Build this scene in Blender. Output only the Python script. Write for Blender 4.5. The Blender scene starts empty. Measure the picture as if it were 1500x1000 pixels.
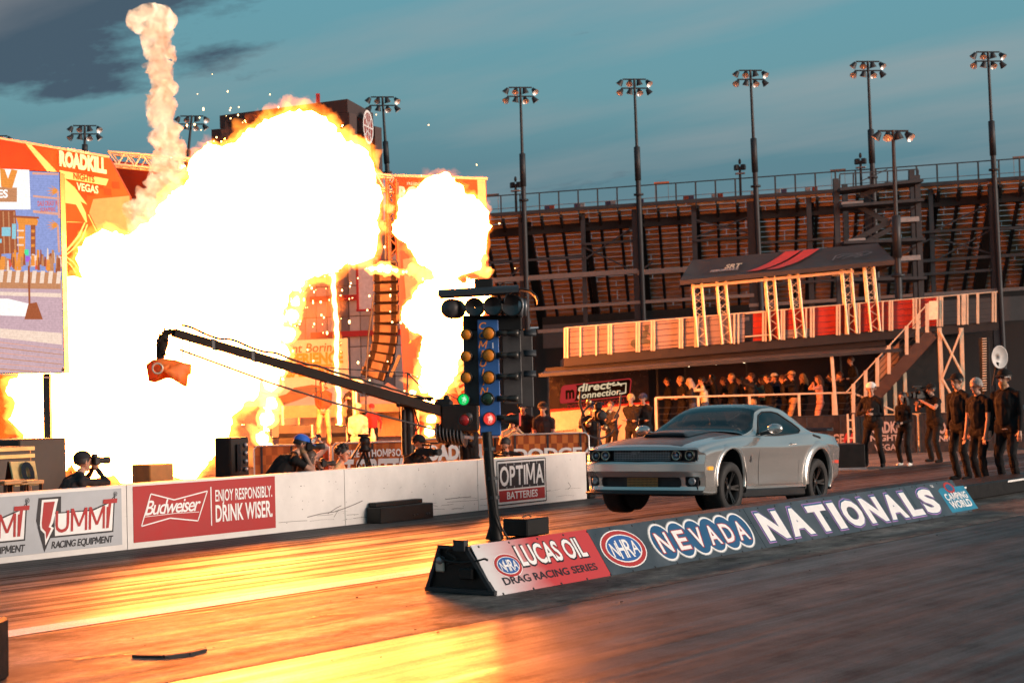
import bpy, bmesh, math, random
import numpy as np
from mathutils import Vector, Matrix, noise
from math import sin, cos, tan, pi, radians, sqrt, atan2

# ------------------------------------------------------------------ camera, sky, light, exposure
SC = bpy.context.scene
COL = SC.collection
F_PX, CAM_H = 2424.5, 1.769
YAW, PITCH, ROLL = radians(37.80), radians(1.97), radians(1.508)
FW = Vector((cos(YAW)*cos(PITCH), sin(YAW)*cos(PITCH), sin(PITCH)))
RT0 = Vector((sin(YAW), -cos(YAW), 0.0))
UP0 = RT0.cross(FW)
RT = RT0*cos(ROLL) - UP0*sin(ROLL)
UP = UP0*cos(ROLL) + RT0*sin(ROLL)
CAMP = Vector((0, 0, CAM_H))
cd = bpy.data.cameras.new('camera')
cam = bpy.data.objects.new('camera', cd)
COL.objects.link(cam)
cd.sensor_fit = 'HORIZONTAL'; cd.sensor_width = 36.0
cd.lens = 36.0*F_PX/1500.0
cd.clip_start = 0.2; cd.clip_end = 6000
m = Matrix.Identity(4)
for i in range(3):
    m[i][0] = RT[i]; m[i][1] = UP[i]; m[i][2] = -FW[i]; m[i][3] = CAMP[i]
cam.matrix_world = m
SC.camera = cam
cd.dof.use_dof = True
cd.dof.focus_distance = 20.0
cd.dof.aperture_fstop = 3.5

SUN_EL, SUN_AZ = radians(12), radians(284)     # after-glow of the evening sky, low behind the photographer
sl = bpy.data.lights.new('evening_sun', 'SUN')
sl.energy = 4.3; sl.angle = radians(30); sl.color = (1.0, 0.78, 0.64)
so = bpy.data.objects.new('evening_sun', sl); COL.objects.link(so)
sd = Vector((cos(SUN_AZ)*cos(SUN_EL), sin(SUN_AZ)*cos(SUN_EL), sin(SUN_EL)))
so.rotation_euler = sd.to_track_quat('Z', 'Y').to_euler()
so.location = sd*200

world = bpy.data.worlds.new('World'); SC.world = world
world.use_nodes = True
wn, wl = world.node_tree.nodes, world.node_tree.links
wn.clear()
def WN(t, **k):
    n = wn.new(t)
    for a, b in k.items(): setattr(n, a, b)
    return n
def wramp(stops):
    n = WN('ShaderNodeValToRGB'); e = n.color_ramp.elements
    while len(e) < len(stops): e.new(0.5)
    for q, (p, c) in zip(e, stops):
        q.position = p; q.color = (*c, 1) if len(c) == 3 else c
    return n
out = WN('ShaderNodeOutputWorld'); bg = WN('ShaderNodeBackground')
tc = WN('ShaderNodeTexCoord'); sep = WN('ShaderNodeSeparateXYZ')
wl.new(tc.outputs['Generated'], sep.inputs[0])
grad = wramp([(0.0, (0.19, 0.20, 0.22)), (0.06, (0.175, 0.225, 0.255)), (0.105, (0.118, 0.205, 0.25)), (0.135, (0.098, 0.215, 0.262)),
              (0.18, (0.135, 0.305, 0.350)), (0.235, (0.128, 0.325, 0.388)), (0.5, (0.08, 0.25, 0.33)), (1.0, (0.04, 0.13, 0.19))])
wl.new(sep.outputs[2], grad.inputs[0])
# physical twilight sky folded into the gradient
sky = WN('ShaderNodeTexSky'); sky.sky_type = 'NISHITA'; sky.sun_disc = False
sky.sun_elevation = SUN_EL; sky.sun_rotation = pi/2 - SUN_AZ
skm = WN('ShaderNodeMix', data_type='RGBA', blend_type='ADD'); skm.inputs[0].default_value = 0.006
wl.new(grad.outputs[0], skm.inputs[6]); wl.new(sky.outputs[0], skm.inputs[7])
# cloud layer: direction projected on a flat ceiling
dv = WN('ShaderNodeMath', operation='ADD'); dv.inputs[1].default_value = 0.10
wl.new(sep.outputs[2], dv.inputs[0])
px = WN('ShaderNodeMath', operation='DIVIDE'); wl.new(sep.outputs[0], px.inputs[0]); wl.new(dv.outputs[0], px.inputs[1])
py = WN('ShaderNodeMath', operation='DIVIDE'); wl.new(sep.outputs[1], py.inputs[0]); wl.new(dv.outputs[0], py.inputs[1])
cmb = WN('ShaderNodeCombineXYZ'); wl.new(px.outputs[0], cmb.inputs[0]); wl.new(py.outputs[0], cmb.inputs[1])
mp = WN('ShaderNodeMapping'); mp.inputs['Rotation'].default_value = (0, 0, -YAW); mp.inputs['Location'].default_value = (1.35, 0.25, 0)
mp.inputs['Scale'].default_value = (1.0, 0.62, 1)
wl.new(cmb.outputs[0], mp.inputs[0])
nz = WN('ShaderNodeTexNoise'); nz.inputs['Scale'].default_value = 1.7; nz.inputs['Detail'].default_value = 9; nz.inputs['Roughness'].default_value = 0.6
wl.new(mp.outputs[0], nz.inputs['Vector'])
def dotn(v):
    n = WN('ShaderNodeVectorMath', operation='DOT_PRODUCT'); wl.new(tc.outputs['Generated'], n.inputs[0]); n.inputs[1].default_value = v; return n.outputs['Value']
def M2(op, a, c):
    n = WN('ShaderNodeMath', operation=op)
    for i, q in enumerate((a, c)):
        if isinstance(q, (int, float)): n.inputs[i].default_value = q
        else: wl.new(q, n.inputs[i])
    return n.outputs[0]
bd_ = (FW + RT*((150-750)/F_PX) - UP*((5-500)/F_PX)).normalized(); br_ = bd_.cross(Vector((0, 0, 1))).normalized(); bu_ = br_.cross(bd_)
uu = M2('DIVIDE', dotn(br_), .135); vv = M2('DIVIDE', dotn(bu_), .058)
rr2 = M2('ADD', M2('MULTIPLY', uu, uu), M2('MULTIPLY', vv, vv))       # a long low bank of cloud
bmr = WN('ShaderNodeMapRange'); bmr.interpolation_type = 'SMOOTHSTEP'; bmr.inputs[1].default_value = 1.5; bmr.inputs[2].default_value = 0.1; bmr.inputs[3].default_value = -0.15; bmr.inputs[4].default_value = 0.125
wl.new(rr2, bmr.inputs[0])
bad = WN('ShaderNodeMath', operation='ADD'); wl.new(nz.outputs[0], bad.inputs[0]); wl.new(bmr.outputs[0], bad.inputs[1])
cr = wramp([(0.485, (0, 0, 0)), (0.575, (1, 1, 1))])
wl.new(bad.outputs[0], cr.inputs[0])
nz2 = WN('ShaderNodeTexNoise'); nz2.inputs['Scale'].default_value = 1.1; nz2.inputs['Detail'].default_value = 6
mp2 = WN('ShaderNodeMapping'); mp2.inputs['Rotation'].default_value = (0, 0, -YAW); mp2.inputs['Scale'].default_value = (1.5, .45, 1); mp2.inputs['Location'].default_value = (.3, .2, 0)
wl.new(cmb.outputs[0], mp2.inputs[0]); wl.new(mp2.outputs[0], nz2.inputs['Vector'])
cr2 = wramp([(0.48, (0, 0, 0)), (0.70, (0.5, 0.5, 0.5))])
wl.new(nz2.outputs[0], cr2.inputs[0])
mx = WN('ShaderNodeMix', data_type='RGBA'); mx.inputs[7].default_value = (0.066, 0.108, 0.150, 1)
wl.new(cr.outputs[0], mx.inputs[0]); wl.new(skm.outputs[2], mx.inputs[6])
mx2 = WN('ShaderNodeMix', data_type='RGBA'); mx2.inputs[7].default_value = (0.40, 0.38, 0.38, 1)
wl.new(cr2.outputs[0], mx2.inputs[0]); wl.new(mx.outputs[2], mx2.inputs[6])
wl.new(mx2.outputs[2], bg.inputs[0]); bg.inputs[1].default_value = 1.0
wl.new(bg.outputs[0], out.inputs[0])

SC.view_settings.view_transform = 'Standard'; SC.view_settings.look = 'None'
SC.view_settings.exposure = 0.0; SC.view_settings.gamma = 1.0
SC.view_settings.use_curve_mapping = False
SC.cycles.max_bounces = 8; SC.cycles.diffuse_bounces = 3; SC.cycles.glossy_bounces = 4
SC.cycles.transparent_max_bounces = 16; SC.cycles.volume_bounces = 3
SC.cycles.sample_clamp_indirect = 6.0
SC.cycles.use_denoising = True
SC.cycles.caustics_reflective = False; SC.cycles.caustics_refractive = False
# ------------------------------------------------------------------ pixel -> place helpers (photograph is 1500 x 1000)
def ray(px, py):
    return FW + RT*((px-750)/F_PX) - UP*((py-500)/F_PX)
def P(px, py, z):                      # at forward distance z
    return CAMP + ray(px, py)*z
def G(px, py, Z=0.0):                  # on the horizontal plane at height Z
    d = ray(px, py); return CAMP + d*((Z-CAM_H)/d.z)
def PY(px, py, Y):                     # on the vertical plane parallel to the track
    d = ray(px, py); return CAMP + d*(Y/d.y)
def ppm(p):                            # photo pixels per metre at a point
    return F_PX/((Vector(p)-CAMP).dot(FW))
FH = Vector((cos(YAW), sin(YAW), 0)); RH = RT0.copy(); ZV = Vector((0, 0, 1))

# ------------------------------------------------------------------ materials
MATS = {}
def mat(name, col, rough=0.6, metal=0.0, noise_amt=0.15, scale=6.0, spec=0.5, bump=0.0, stretch=(1, 1, 1), emit=None, estr=0.0, coat=0.0, alpha=None, trans=0.0, rvar=0.1):
    if name in MATS: return MATS[name]
    m = bpy.data.materials.new(name); m.use_nodes = True
    nt = m.node_tree; N = nt.nodes; L = nt.links
    b = N['Principled BSDF']
    b.inputs['Roughness'].default_value = rough; b.inputs['Metallic'].default_value = metal
    b.inputs['Specular IOR Level'].default_value = spec
    b.inputs['Base Color'].default_value = (*col, 1)
    if coat: b.inputs['Coat Weight'].default_value = coat; b.inputs['Coat Roughness'].default_value = 0.06
    if emit: b.inputs['Emission Color'].default_value = (*emit, 1); b.inputs['Emission Strength'].default_value = estr
    if trans: b.inputs['Transmission Weight'].default_value = trans
    if alpha is not None: b.inputs['Alpha'].default_value = alpha
    if noise_amt > 0:
        tc = N.new('ShaderNodeTexCoord'); mp = N.new('ShaderNodeMapping'); mp.inputs['Scale'].default_value = stretch
        nz = N.new('ShaderNodeTexNoise'); nz.inputs['Scale'].default_value = scale; nz.inputs['Detail'].default_value = 6; nz.inputs['Roughness'].default_value = 0.6
        L.new(tc.outputs['Object'], mp.inputs[0]); L.new(mp.outputs[0], nz.inputs['Vector'])
        r = N.new('ShaderNodeMapRange'); r.inputs[1].default_value = 0.3; r.inputs[2].default_value = 0.7
        r.inputs[3].default_value = 1-noise_amt; r.inputs[4].default_value = 1+noise_amt
        L.new(nz.outputs[0], r.inputs[0])
        mu = N.new('ShaderNodeVectorMath'); mu.operation = 'SCALE'; mu.inputs[0].default_value = col
        L.new(r.outputs[0], mu.inputs['Scale']); L.new(mu.outputs[0], b.inputs['Base Color'])
        r2 = N.new('ShaderNodeMapRange'); r2.inputs[1].default_value = 0.3; r2.inputs[2].default_value = 0.7
        r2.inputs[3].default_value = max(0.02, rough-rvar); r2.inputs[4].default_value = min(1, rough+rvar)
        L.new(nz.outputs[0], r2.inputs[0]); L.new(r2.outputs[0], b.inputs['Roughness'])
        if bump:
            bp = N.new('ShaderNodeBump'); bp.inputs['Strength'].default_value = bump; bp.inputs['Distance'].default_value = 0.02
            L.new(nz.outputs[0], bp.inputs['Height']); L.new(bp.outputs[0], b.inputs['Normal'])
    MATS[name] = m
    return m
def emat(name, col, strength):
    if name in MATS: return MATS[name]
    m = bpy.data.materials.new(name); m.use_nodes = True
    N = m.node_tree.nodes; N.clear()
    o = N.new('ShaderNodeOutputMaterial'); e = N.new('ShaderNodeEmission')
    e.inputs[0].default_value = (*col, 1); e.inputs[1].default_value = strength
    m.node_tree.links.new(e.outputs[0], o.inputs[0])
    MATS[name] = m; return m

M_BLACK = mat('black_paint', (0.008, 0.0075, 0.0075), 0.5, scale=9, spec=.28)
M_STEEL = mat('dark_steel', (0.030, 0.033, 0.038), 0.55, 0.3, scale=4)
M_GALV = mat('galvanised_steel', (0.30, 0.31, 0.33), 0.45, 0.6, scale=5)
M_ALU = mat('bare_aluminium', (0.62, 0.60, 0.57), 0.35, 0.5, scale=7)
M_WHITE = mat('white_paint', (0.78, 0.77, 0.75), 0.5, scale=5, noise_amt=0.06)
M_RED = mat('red_print', (0.38, 0.022, 0.022), 0.6, scale=4, noise_amt=0.08)
M_BLUE = mat('blue_print', (0.03, 0.11, 0.33), 0.4, scale=6, noise_amt=0.1)
M_NAVY = mat('navy_print', (0.02, 0.09, 0.20), 0.4, scale=6, noise_amt=0.1)
M_ORANGE = mat('orange_print', (0.80, 0.23, 0.03), 0.5, noise_amt=0.05)
M_LETTER = mat('white_lettering', (0.80, 0.79, 0.78), 0.5, noise_amt=0.05, scale=9)
M_INK = mat('black_ink', (0.012, 0.011, 0.016), 0.5, noise_amt=0.1)
M_RUBBER = mat('black_rubber', (0.018, 0.017, 0.017), 0.75, scale=20)
M_SKIN = mat('skin', (0.40, 0.215, 0.145), 0.5, scale=10, noise_amt=0.08)

# ------------------------------------------------------------------ mesh builder
class MB:
    def __init__(s): s.v = []; s.f = []; s.m = []; s.sm = []
    def add(s, vs, fs, mi=0, smooth=False):
        b = len(s.v); s.v += [tuple(v) for v in vs]
        for f in fs: s.f.append(tuple(i+b for i in f)); s.m.append(mi); s.sm.append(smooth)
        return s
    def hexa(s, a, mi=0):              # eight corners: 0-3 bottom loop, 4-7 top loop
        return s.add(a, [(3, 2, 1, 0), (4, 5, 6, 7), (0, 1, 5, 4), (1, 2, 6, 5), (2, 3, 7, 6), (3, 0, 4, 7)], mi)
    def box(s, c, d, ax=None, mi=0):
        c = Vector(c); x, y, z = ax or (Vector((1, 0, 0)), Vector((0, 1, 0)), ZV)
        x = x*d[0]/2; y = y*d[1]/2; z = z*d[2]/2
        return s.hexa([c-x-y-z, c+x-y-z, c+x+y-z, c-x+y-z, c-x-y+z, c+x-y+z, c+x+y+z, c-x+y+z], mi)
    def bbox(s, c, d, ax=None, bev=0.02, mi=0):   # box with chamfered edges
        x, y, z = ax or (Vector((1, 0, 0)), Vector((0, 1, 0)), ZV); c = Vector(c)
        b = min(bev, min(d)*0.45); hx, hy, hz = d[0]/2, d[1]/2, d[2]/2
        vs = []; idx = {}
        for sx in (-1, 1):
            for sy in (-1, 1):
                for sz in (-1, 1):
                    for k in range(3):
                        o = [sx*(hx-b), sy*(hy-b), sz*(hz-b)]; o[k] = (sx*hx, sy*hy, sz*hz)[k]
                        idx[sx, sy, sz, k] = len(vs); vs.append(c+x*o[0]+y*o[1]+z*o[2])
        fs = []
        I = idx
        for q in (-1, 1):
            fs.append([I[q, -1, -1, 0], I[q, 1, -1, 0], I[q, 1, 1, 0], I[q, -1, 1, 0]])
            fs.append([I[-1, q, -1, 1], I[1, q, -1, 1], I[1, q, 1, 1], I[-1, q, 1, 1]])
            fs.append([I[-1, -1, q, 2], I[1, -1, q, 2], I[1, 1, q, 2], I[-1, 1, q, 2]])
        for a in (-1, 1):
            for e in (-1, 1):
                fs.append([I[a, e, -1, 0], I[a, e, 1, 0], I[a, e, 1, 1], I[a, e, -1, 1]])
                fs.append([I[a, -1, e, 0], I[a, 1, e, 0], I[a, 1, e, 2], I[a, -1, e, 2]])
                fs.append([I[-1, a, e, 1], I[1, a, e, 1], I[1, a, e, 2], I[-1, a, e, 2]])
        for sx in (-1, 1):
            for sy in (-1, 1):
                for sz in (-1, 1): fs.append([I[sx, sy, sz, 0], I[sx, sy, sz, 1], I[sx, sy, sz, 2]])
        return s.add(vs, fs, mi)
    def bar(s, p, q, w, h=None, up=None, mi=0):
        p, q = Vector(p), Vector(q); h = h or w; d = (q-p)
        if d.length < 1e-6: return s
        d.normalize(); up = Vector(up) if up else (ZV if abs(d.z) < 0.95 else FH)
        x = d.cross(up).normalized()*w/2; y = x.cross(d).normalized()*h/2
        return s.hexa([p-x-y, p+x-y, p+x+y, p-x+y, q-x-y, q+x-y, q+x+y, q-x+y], mi)
    def tube(s, pts, r, n=8, caps=True, mi=0, smooth=True):
        pts = [Vector(p) for p in pts]; rs = r if isinstance(r, (list, tuple)) else [r]*len(pts)
        vs = []; fs = []; prev = None
        for i, p in enumerate(pts):
            d = (pts[min(i+1, len(pts)-1)]-pts[max(i-1, 0)]).normalized()
            if prev is None:
                a = d.orthogonal().normalized()
            else:
                a = (prev-d*prev.dot(d)).normalized()
            prev = a; b = d.cross(a)
            for k in range(n):
                t = 2*pi*k/n; vs.append(p+(a*cos(t)+b*sin(t))*rs[i])
        for i in range(len(pts)-1):
            for k in range(n):
                k2 = (k+1) % n; fs.append((i*n+k, i*n+k2, (i+1)*n+k2, (i+1)*n+k))
        s.add(vs, fs, mi, smooth)
        if caps:
            s.add(vs[:n], [tuple(range(n))[::-1]], mi); s.add(vs[-n:], [tuple(range(n))], mi)
        return s
    def lathe(s, o, ax, prof, n=24, mi=0, smooth=True):   # prof: (radius, offset along axis)
        o = Vector(o); ax = Vector(ax).normalized(); a = ax.orthogonal().normalized(); b = ax.cross(a)
        vs = []; fs = []
        for r, h in prof:
            for k in range(n):
                t = 2*pi*k/n; vs.append(o+ax*h+(a*cos(t)+b*sin(t))*max(r, 1e-4))
        for i in range(len(prof)-1):
            for k in range(n):
                k2 = (k+1) % n; fs.append((i*n+k, i*n+k2, (i+1)*n+k2, (i+1)*n+k))
        return s.add(vs, fs, mi, smooth)
    def prism(s, poly, o, u, v, n, d, mi=0):   # polygon (2D) extruded along n by d
        o, u, v, n = Vector(o), Vector(u), Vector(v), Vector(n); k = len(poly)
        a = [o+u*x+v*y for x, y in poly]; b = [p+n*d for p in a]
        fs = [tuple(range(k))[::-1], tuple(range(k, 2*k))]
        fs += [(i, (i+1) % k, (i+1) % k+k, i+k) for i in range(k)]
        return s.add(a+b, fs, mi)
    def quad(s, a, b, c, d, mi=0): return s.add([a, b, c, d], [(0, 1, 2, 3)], mi)
    def ball(s, c, r, n=10, mi=0, ax=None):
        c = Vector(c); r = r if isinstance(r, (tuple, list)) else (r, r, r); x, y, z = ax or (Vector((1, 0, 0)), Vector((0, 1, 0)), ZV)
        vs = []; fs = []; m = max(4, n//2)
        for i in range(m+1):
            t = pi*i/m
            for k in range(n):
                p = 2*pi*k/n; vs.append(c+x*(r[0]*sin(t)*cos(p))+y*(r[1]*sin(t)*sin(p))+z*(r[2]*cos(t)))
        for i in range(m):
            for k in range(n):
                k2 = (k+1) % n; fs.append((i*n+k, (i+1)*n+k, (i+1)*n+k2, i*n+k2))
        return s.add(vs, fs, mi, True)
    def text(s, txt, o, u, v, h, bold=0.0, xs=1.0, shear=0.0, align='L', lift=0.004, mi=0, width=None, sp=1.0):
        vs, fs, w = text_geo(txt, bold, shear, sp)
        if width: xs = width/(w*h)
        k = {'L': 0, 'C': w/2, 'R': w}[align]
        o, u, v = Vector(o), Vector(u).normalized(), Vector(v).normalized(); n = u.cross(v)
        if bold > 0:                       # heavy letters overlap themselves: give every facet its own hair-thin step
            nv, nf = [], []
            for i, f in enumerate(fs):
                nf.append(tuple(range(len(nv), len(nv)+len(f)))); nv += [o+u*((vs[j][0]-k)*h*xs)+v*(vs[j][1]*h)+n*(lift+(i % 30)*3e-5) for j in f]
            return s.add(nv, nf, mi)
        return s.add([o+u*((x-k)*h*xs)+v*(y*h)+n*lift for x, y in vs], fs, mi)
    def poly(s, pts, o, u, v, lift=0.004, mi=0):
        o, u, v = Vector(o), Vector(u), Vector(v); n = u.cross(v).normalized()
        return s.add([o+u*x+v*y+n*lift for x, y in pts], [tuple(range(len(pts)))], mi)
    def oval(s, c, rx, ry, o, u, v, lift=0.004, mi=0, n=32, tilt=0.0):
        return s.poly([(c[0]+rx*cos(2*pi*k/n)*cos(tilt)-ry*sin(2*pi*k/n)*sin(tilt), c[1]+rx*cos(2*pi*k/n)*sin(tilt)+ry*sin(2*pi*k/n)*cos(tilt)) for k in range(n)], o, u, v, lift, mi)
    def stroke(s, pts, w, o, u, v, lift=0.004, mi=0):   # flat ribbon through 2D points
        o, u, v = Vector(o), Vector(u), Vector(v); n = u.cross(v).normalized(); L = []; R = []
        for i, p in enumerate(pts):
            a = pts[max(i-1, 0)]; b = pts[min(i+1, len(pts)-1)]; dx, dy = b[0]-a[0], b[1]-a[1]; l = math.hypot(dx, dy) or 1
            L.append((p[0]-dy/l*w/2, p[1]+dx/l*w/2)); R.append((p[0]+dy/l*w/2, p[1]-dx/l*w/2))
        k = len(pts)
        return s.add([o+u*x+v*y+n*lift for x, y in L+R], [(i+k, i+1+k, i+1, i) for i in range(k-1)], mi)
    def build(s, name, mats, parent=None, world=True):
        me = bpy.data.meshes.new(name)
        off = Vector((0, 0, 0))
        if parent is not None and world:
            q = parent
            while q is not None: off = off+q.location; q = q.parent
        me.from_pydata([(x-off.x, y-off.y, z-off.z) for x, y, z in s.v], [], s.f)
        for mm in (mats if isinstance(mats, (list, tuple)) else [mats]): me.materials.append(mm)
        me.polygons.foreach_set('material_index', s.m); me.polygons.foreach_set('use_smooth', s.sm)
        me.update()
        o = bpy.data.objects.new(name, me); COL.objects.link(o)
        if parent is not None: o.parent = parent
        return o
TXT = {}
def text_geo(txt, bold, shear, sp):
    key = (txt, bold, shear, sp)
    if key in TXT: return TXT[key]
    if bold > 0 and 'M' in txt and txt.upper() == txt:      # heavy capital M is drawn from four strokes, letter by letter
        vs, fs, x = [], [], 0.0
        for ch in txt:
            if ch == ' ': x += .34*sp; continue
            if ch == 'M':
                t = .12+1.7*bold; w = .98+2*bold; a, b = -bold, 1.0+bold; k = shear
                q = [(0, a), (t, a), (t, b), (0, b)], [(w-t, a), (w, a), (w, b), (w-t, b)], [(0, b), (t*1.15, b), (w/2+t*.5, .18), (w/2-t*.5, .18)], [(w-t*1.15, b), (w, b), (w/2+t*.5, .18), (w/2-t*.5, .18)]
                gv, gf, gw = [], [], w
                for p in q: gf.append(tuple(range(len(gv), len(gv)+4))); gv += [(px_+k*py_, py_) for px_, py_ in p]
            else: gv, gf, gw = text_geo(ch, bold, shear, 1.0)
            n = len(vs); vs += [(px_+x, py_) for px_, py_ in gv]; fs += [tuple(i+n for i in f) for f in gf]; x += gw-(shear*.9 if ch != 'M' else 0)+.10*sp
        TXT[key] = (vs, fs, max(v[0] for v in vs)); return TXT[key]
    c = bpy.data.curves.new('t', 'FONT'); c.body = txt; c.size = 1.38; c.offset = bold; c.shear = shear; c.resolution_u = 3; c.space_character = sp
    ob = bpy.data.objects.new('t', c); COL.objects.link(ob)
    me = bpy.data.meshes.new_from_object(ob)
    vs = [(v.co.x, v.co.y) for v in me.vertices]; fs = [tuple(p.vertices) for p in me.polygons]
    bpy.data.objects.remove(ob); bpy.data.curves.remove(c); bpy.data.meshes.remove(me)
    x0 = min(v[0] for v in vs); vs = [(x-x0, y) for x, y in vs]
    TXT[key] = (vs, fs, max(v[0] for v in vs)); return TXT[key]
def tag(o, label=None, cat=None, group=None, kind=None):
    if label: o['label'] = label
    if cat: o['category'] = cat
    if group: o['group'] = group
    if kind: o['kind'] = kind
    return o
def thing(name, label, cat, loc=(0, 0, 0), group=None, rz=0.0):
    o = bpy.data.objects.new(name, None); COL.objects.link(o); o.location = loc; o.rotation_euler = (0, 0, rz); o.empty_display_size = 0.2
    return tag(o, label, cat, group)
def copy_tree(o, parent=None):
    c = o.copy(); COL.objects.link(c)
    if parent is not None: c.parent = parent
    for ch in list(o.children): copy_tree(ch, c)
    return c
def smooth(o, sub=0):
    for p in o.data.polygons: p.use_smooth = True
    return o
# ------------------------------------------------------------------ ground, strip, lines
def asphalt(name, col, rough0, rough1, streak=1.0, spec=0.5, patch=None, bumpy=0.25, contrast=0.45, sv=(.06, 2.6), bands=0.0, iso=0.0):
    m = bpy.data.materials.new(name); m.use_nodes = True; nt = m.node_tree; N = nt.nodes; L = nt.links; b = N['Principled BSDF']
    tc = N.new('ShaderNodeTexCoord')
    def nzs(sx, sy, sc, det=6, ro=0.6):
        mp = N.new('ShaderNodeMapping'); mp.inputs['Scale'].default_value = (sx, sy, 1)
        z = N.new('ShaderNodeTexNoise'); z.inputs['Scale'].default_value = sc; z.inputs['Detail'].default_value = det; z.inputs['Roughness'].default_value = ro
        L.new(tc.outputs['Object'], mp.inputs[0]); L.new(mp.outputs[0], z.inputs['Vector']); return z
    s1 = nzs(0.03, 1.3, 3.0, 8, 0.68); s2 = nzs(0.12, 0.5, 1.1, 6); s3 = nzs(1, 1, 55, 3); s4 = nzs(0.02, 4, 7.0, 3)
    def rng(src, a, c, lo=0.32, hi=0.68):
        r = N.new('ShaderNodeMapRange'); r.inputs[1].default_value = lo; r.inputs[2].default_value = hi; r.inputs[3].default_value = a; r.inputs[4].default_value = c
        L.new(src.outputs[0], r.inputs[0]); return r
    def mth(op, a, c):
        n = N.new('ShaderNodeMath'); n.operation = op
        for i, q in enumerate((a, c)):
            if isinstance(q, (int, float)): n.inputs[i].default_value = q
            else: L.new(q.outputs[0], n.inputs[i])
        return n
    k = mth('MULTIPLY', mth('MULTIPLY', rng(s1, 1-contrast, 1+contrast), rng(s2, 0.75, 1.3)), mth('MULTIPLY', rng(s3, 0.8, 1.2), rng(s4, 0.8, 1.2)))
    if iso:                                   # stains and patches without direction
        i1 = nzs(.8, 1.3, 1.6, 9, .72); i2 = nzs(1, 1.4, 6.5, 6, .7); k = mth('MULTIPLY', k, mth('MULTIPLY', rng(i1, 1-iso, 1+iso*.7, .36, .64), rng(i2, 1-iso*.5, 1+iso*.4, .34, .66)))
    if bands:
        bz = nzs(0.004, .55, 1.0, 2, .4); k = mth('MULTIPLY', k, rng(bz, 1-bands, 1+bands*.6, .38, .62))
    gr = nzs(1, 1, 220, 2, .7); k = mth('MULTIPLY', k, rng(gr, .6, 1.4))
    v = N.new('ShaderNodeVectorMath'); v.operation = 'SCALE'; v.inputs[0].default_value = col; L.new(k.outputs[0], v.inputs['Scale'])
    if patch:
        pm = N.new('ShaderNodeMix'); pm.data_type = 'RGBA'; pm.inputs[7].default_value = (*patch, 1)
        pz = nzs(0.35, 0.8, 1.2, 7, 0.65); L.new(rng(pz, 0, 1, 0.48, 0.62).outputs[0], pm.inputs[0]); L.new(v.outputs[0], pm.inputs[6]); L.new(pm.outputs[2], b.inputs['Base Color'])
    else: L.new(v.outputs[0], b.inputs['Base Color'])
    rr = mth('ADD', rng(s1, rough0, rough1), rng(s3, -0.05, 0.05)); L.new(rr.outputs[0], b.inputs['Roughness'])
    sk = nzs(0.016, 2.2, 2.6, 9, 0.72); sr = rng(sk, spec*sv[0], spec*sv[1], .44, .74); sr = mth('MULTIPLY', sr, rng(i1, .35, 1.5, .36, .62)) if iso else sr; L.new(sr.outputs[0], b.inputs['Specular IOR Level'])
    bp = N.new('ShaderNodeBump'); bp.inputs['Strength'].default_value = bumpy; bp.inputs['Distance'].default_value = 0.004
    hh = mth('ADD', mth('MULTIPLY', s3, 0.6), s1); L.new(hh.outputs[0], bp.inputs['Height']); L.new(bp.outputs[0], b.inputs['Normal'])
    return m
M_ASPH = asphalt('worn_asphalt', (0.060, 0.055, 0.054), 0.55, 0.75, spec=.2)
M_LANE = asphalt('rubbered_lane', (0.050, 0.042, 0.040), 0.30, 0.60, spec=0.15, contrast=0.4, bands=.6, sv=(.03, 2.7), iso=.3)
M_NEAR = asphalt('near_rubbered_lane', (0.045, 0.036, 0.033), 0.30, 0.52, spec=0.25, contrast=0.16, sv=(.45, 1.9), bands=.6, iso=.35)
M_CONC = asphalt('stained_concrete', (0.135, 0.115, 0.10), 0.5, 0.72, spec=.11, contrast=.10, sv=(.6, 1.6), iso=.7, patch=(0.060, 0.052, 0.05))
M_LINE = asphalt('line_paint', (0.74, 0.72, 0.69), 0.40, 0.6, contrast=0.18)
def sheet(name, x0, x1, y0, y1, Z, m, label=None):
    mb = MB(); mb.add([(x0, y0, Z), (x1, y0, Z), (x1, y1, Z), (x0, y1, Z)], [(0, 1, 2, 3)])
    return tag(mb.build(name, m), kind='structure')
sheet('ground', -700, 1600, -900, 1600, 0.0, M_ASPH)
sheet('near_lane', -60, 400, -1.5, 8.35, 0.004, M_NEAR)
sheet('centre_strip', -60, 400, 8.38, 11.0, 0.004, M_CONC)
sheet('far_lane', -60, 400, 11.03, 15.9, 0.004, M_LANE)
sheet('lane_line', -60, 34.0, 11.16, 11.50, 0.008, M_LINE)
sheet('far_apron', 33.0, 75, 16.0, 60, 0.005, asphalt('apron_concrete', (0.17, 0.14, 0.12), 0.5, 0.7, patch=(0.10, 0.085, 0.08)))
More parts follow.
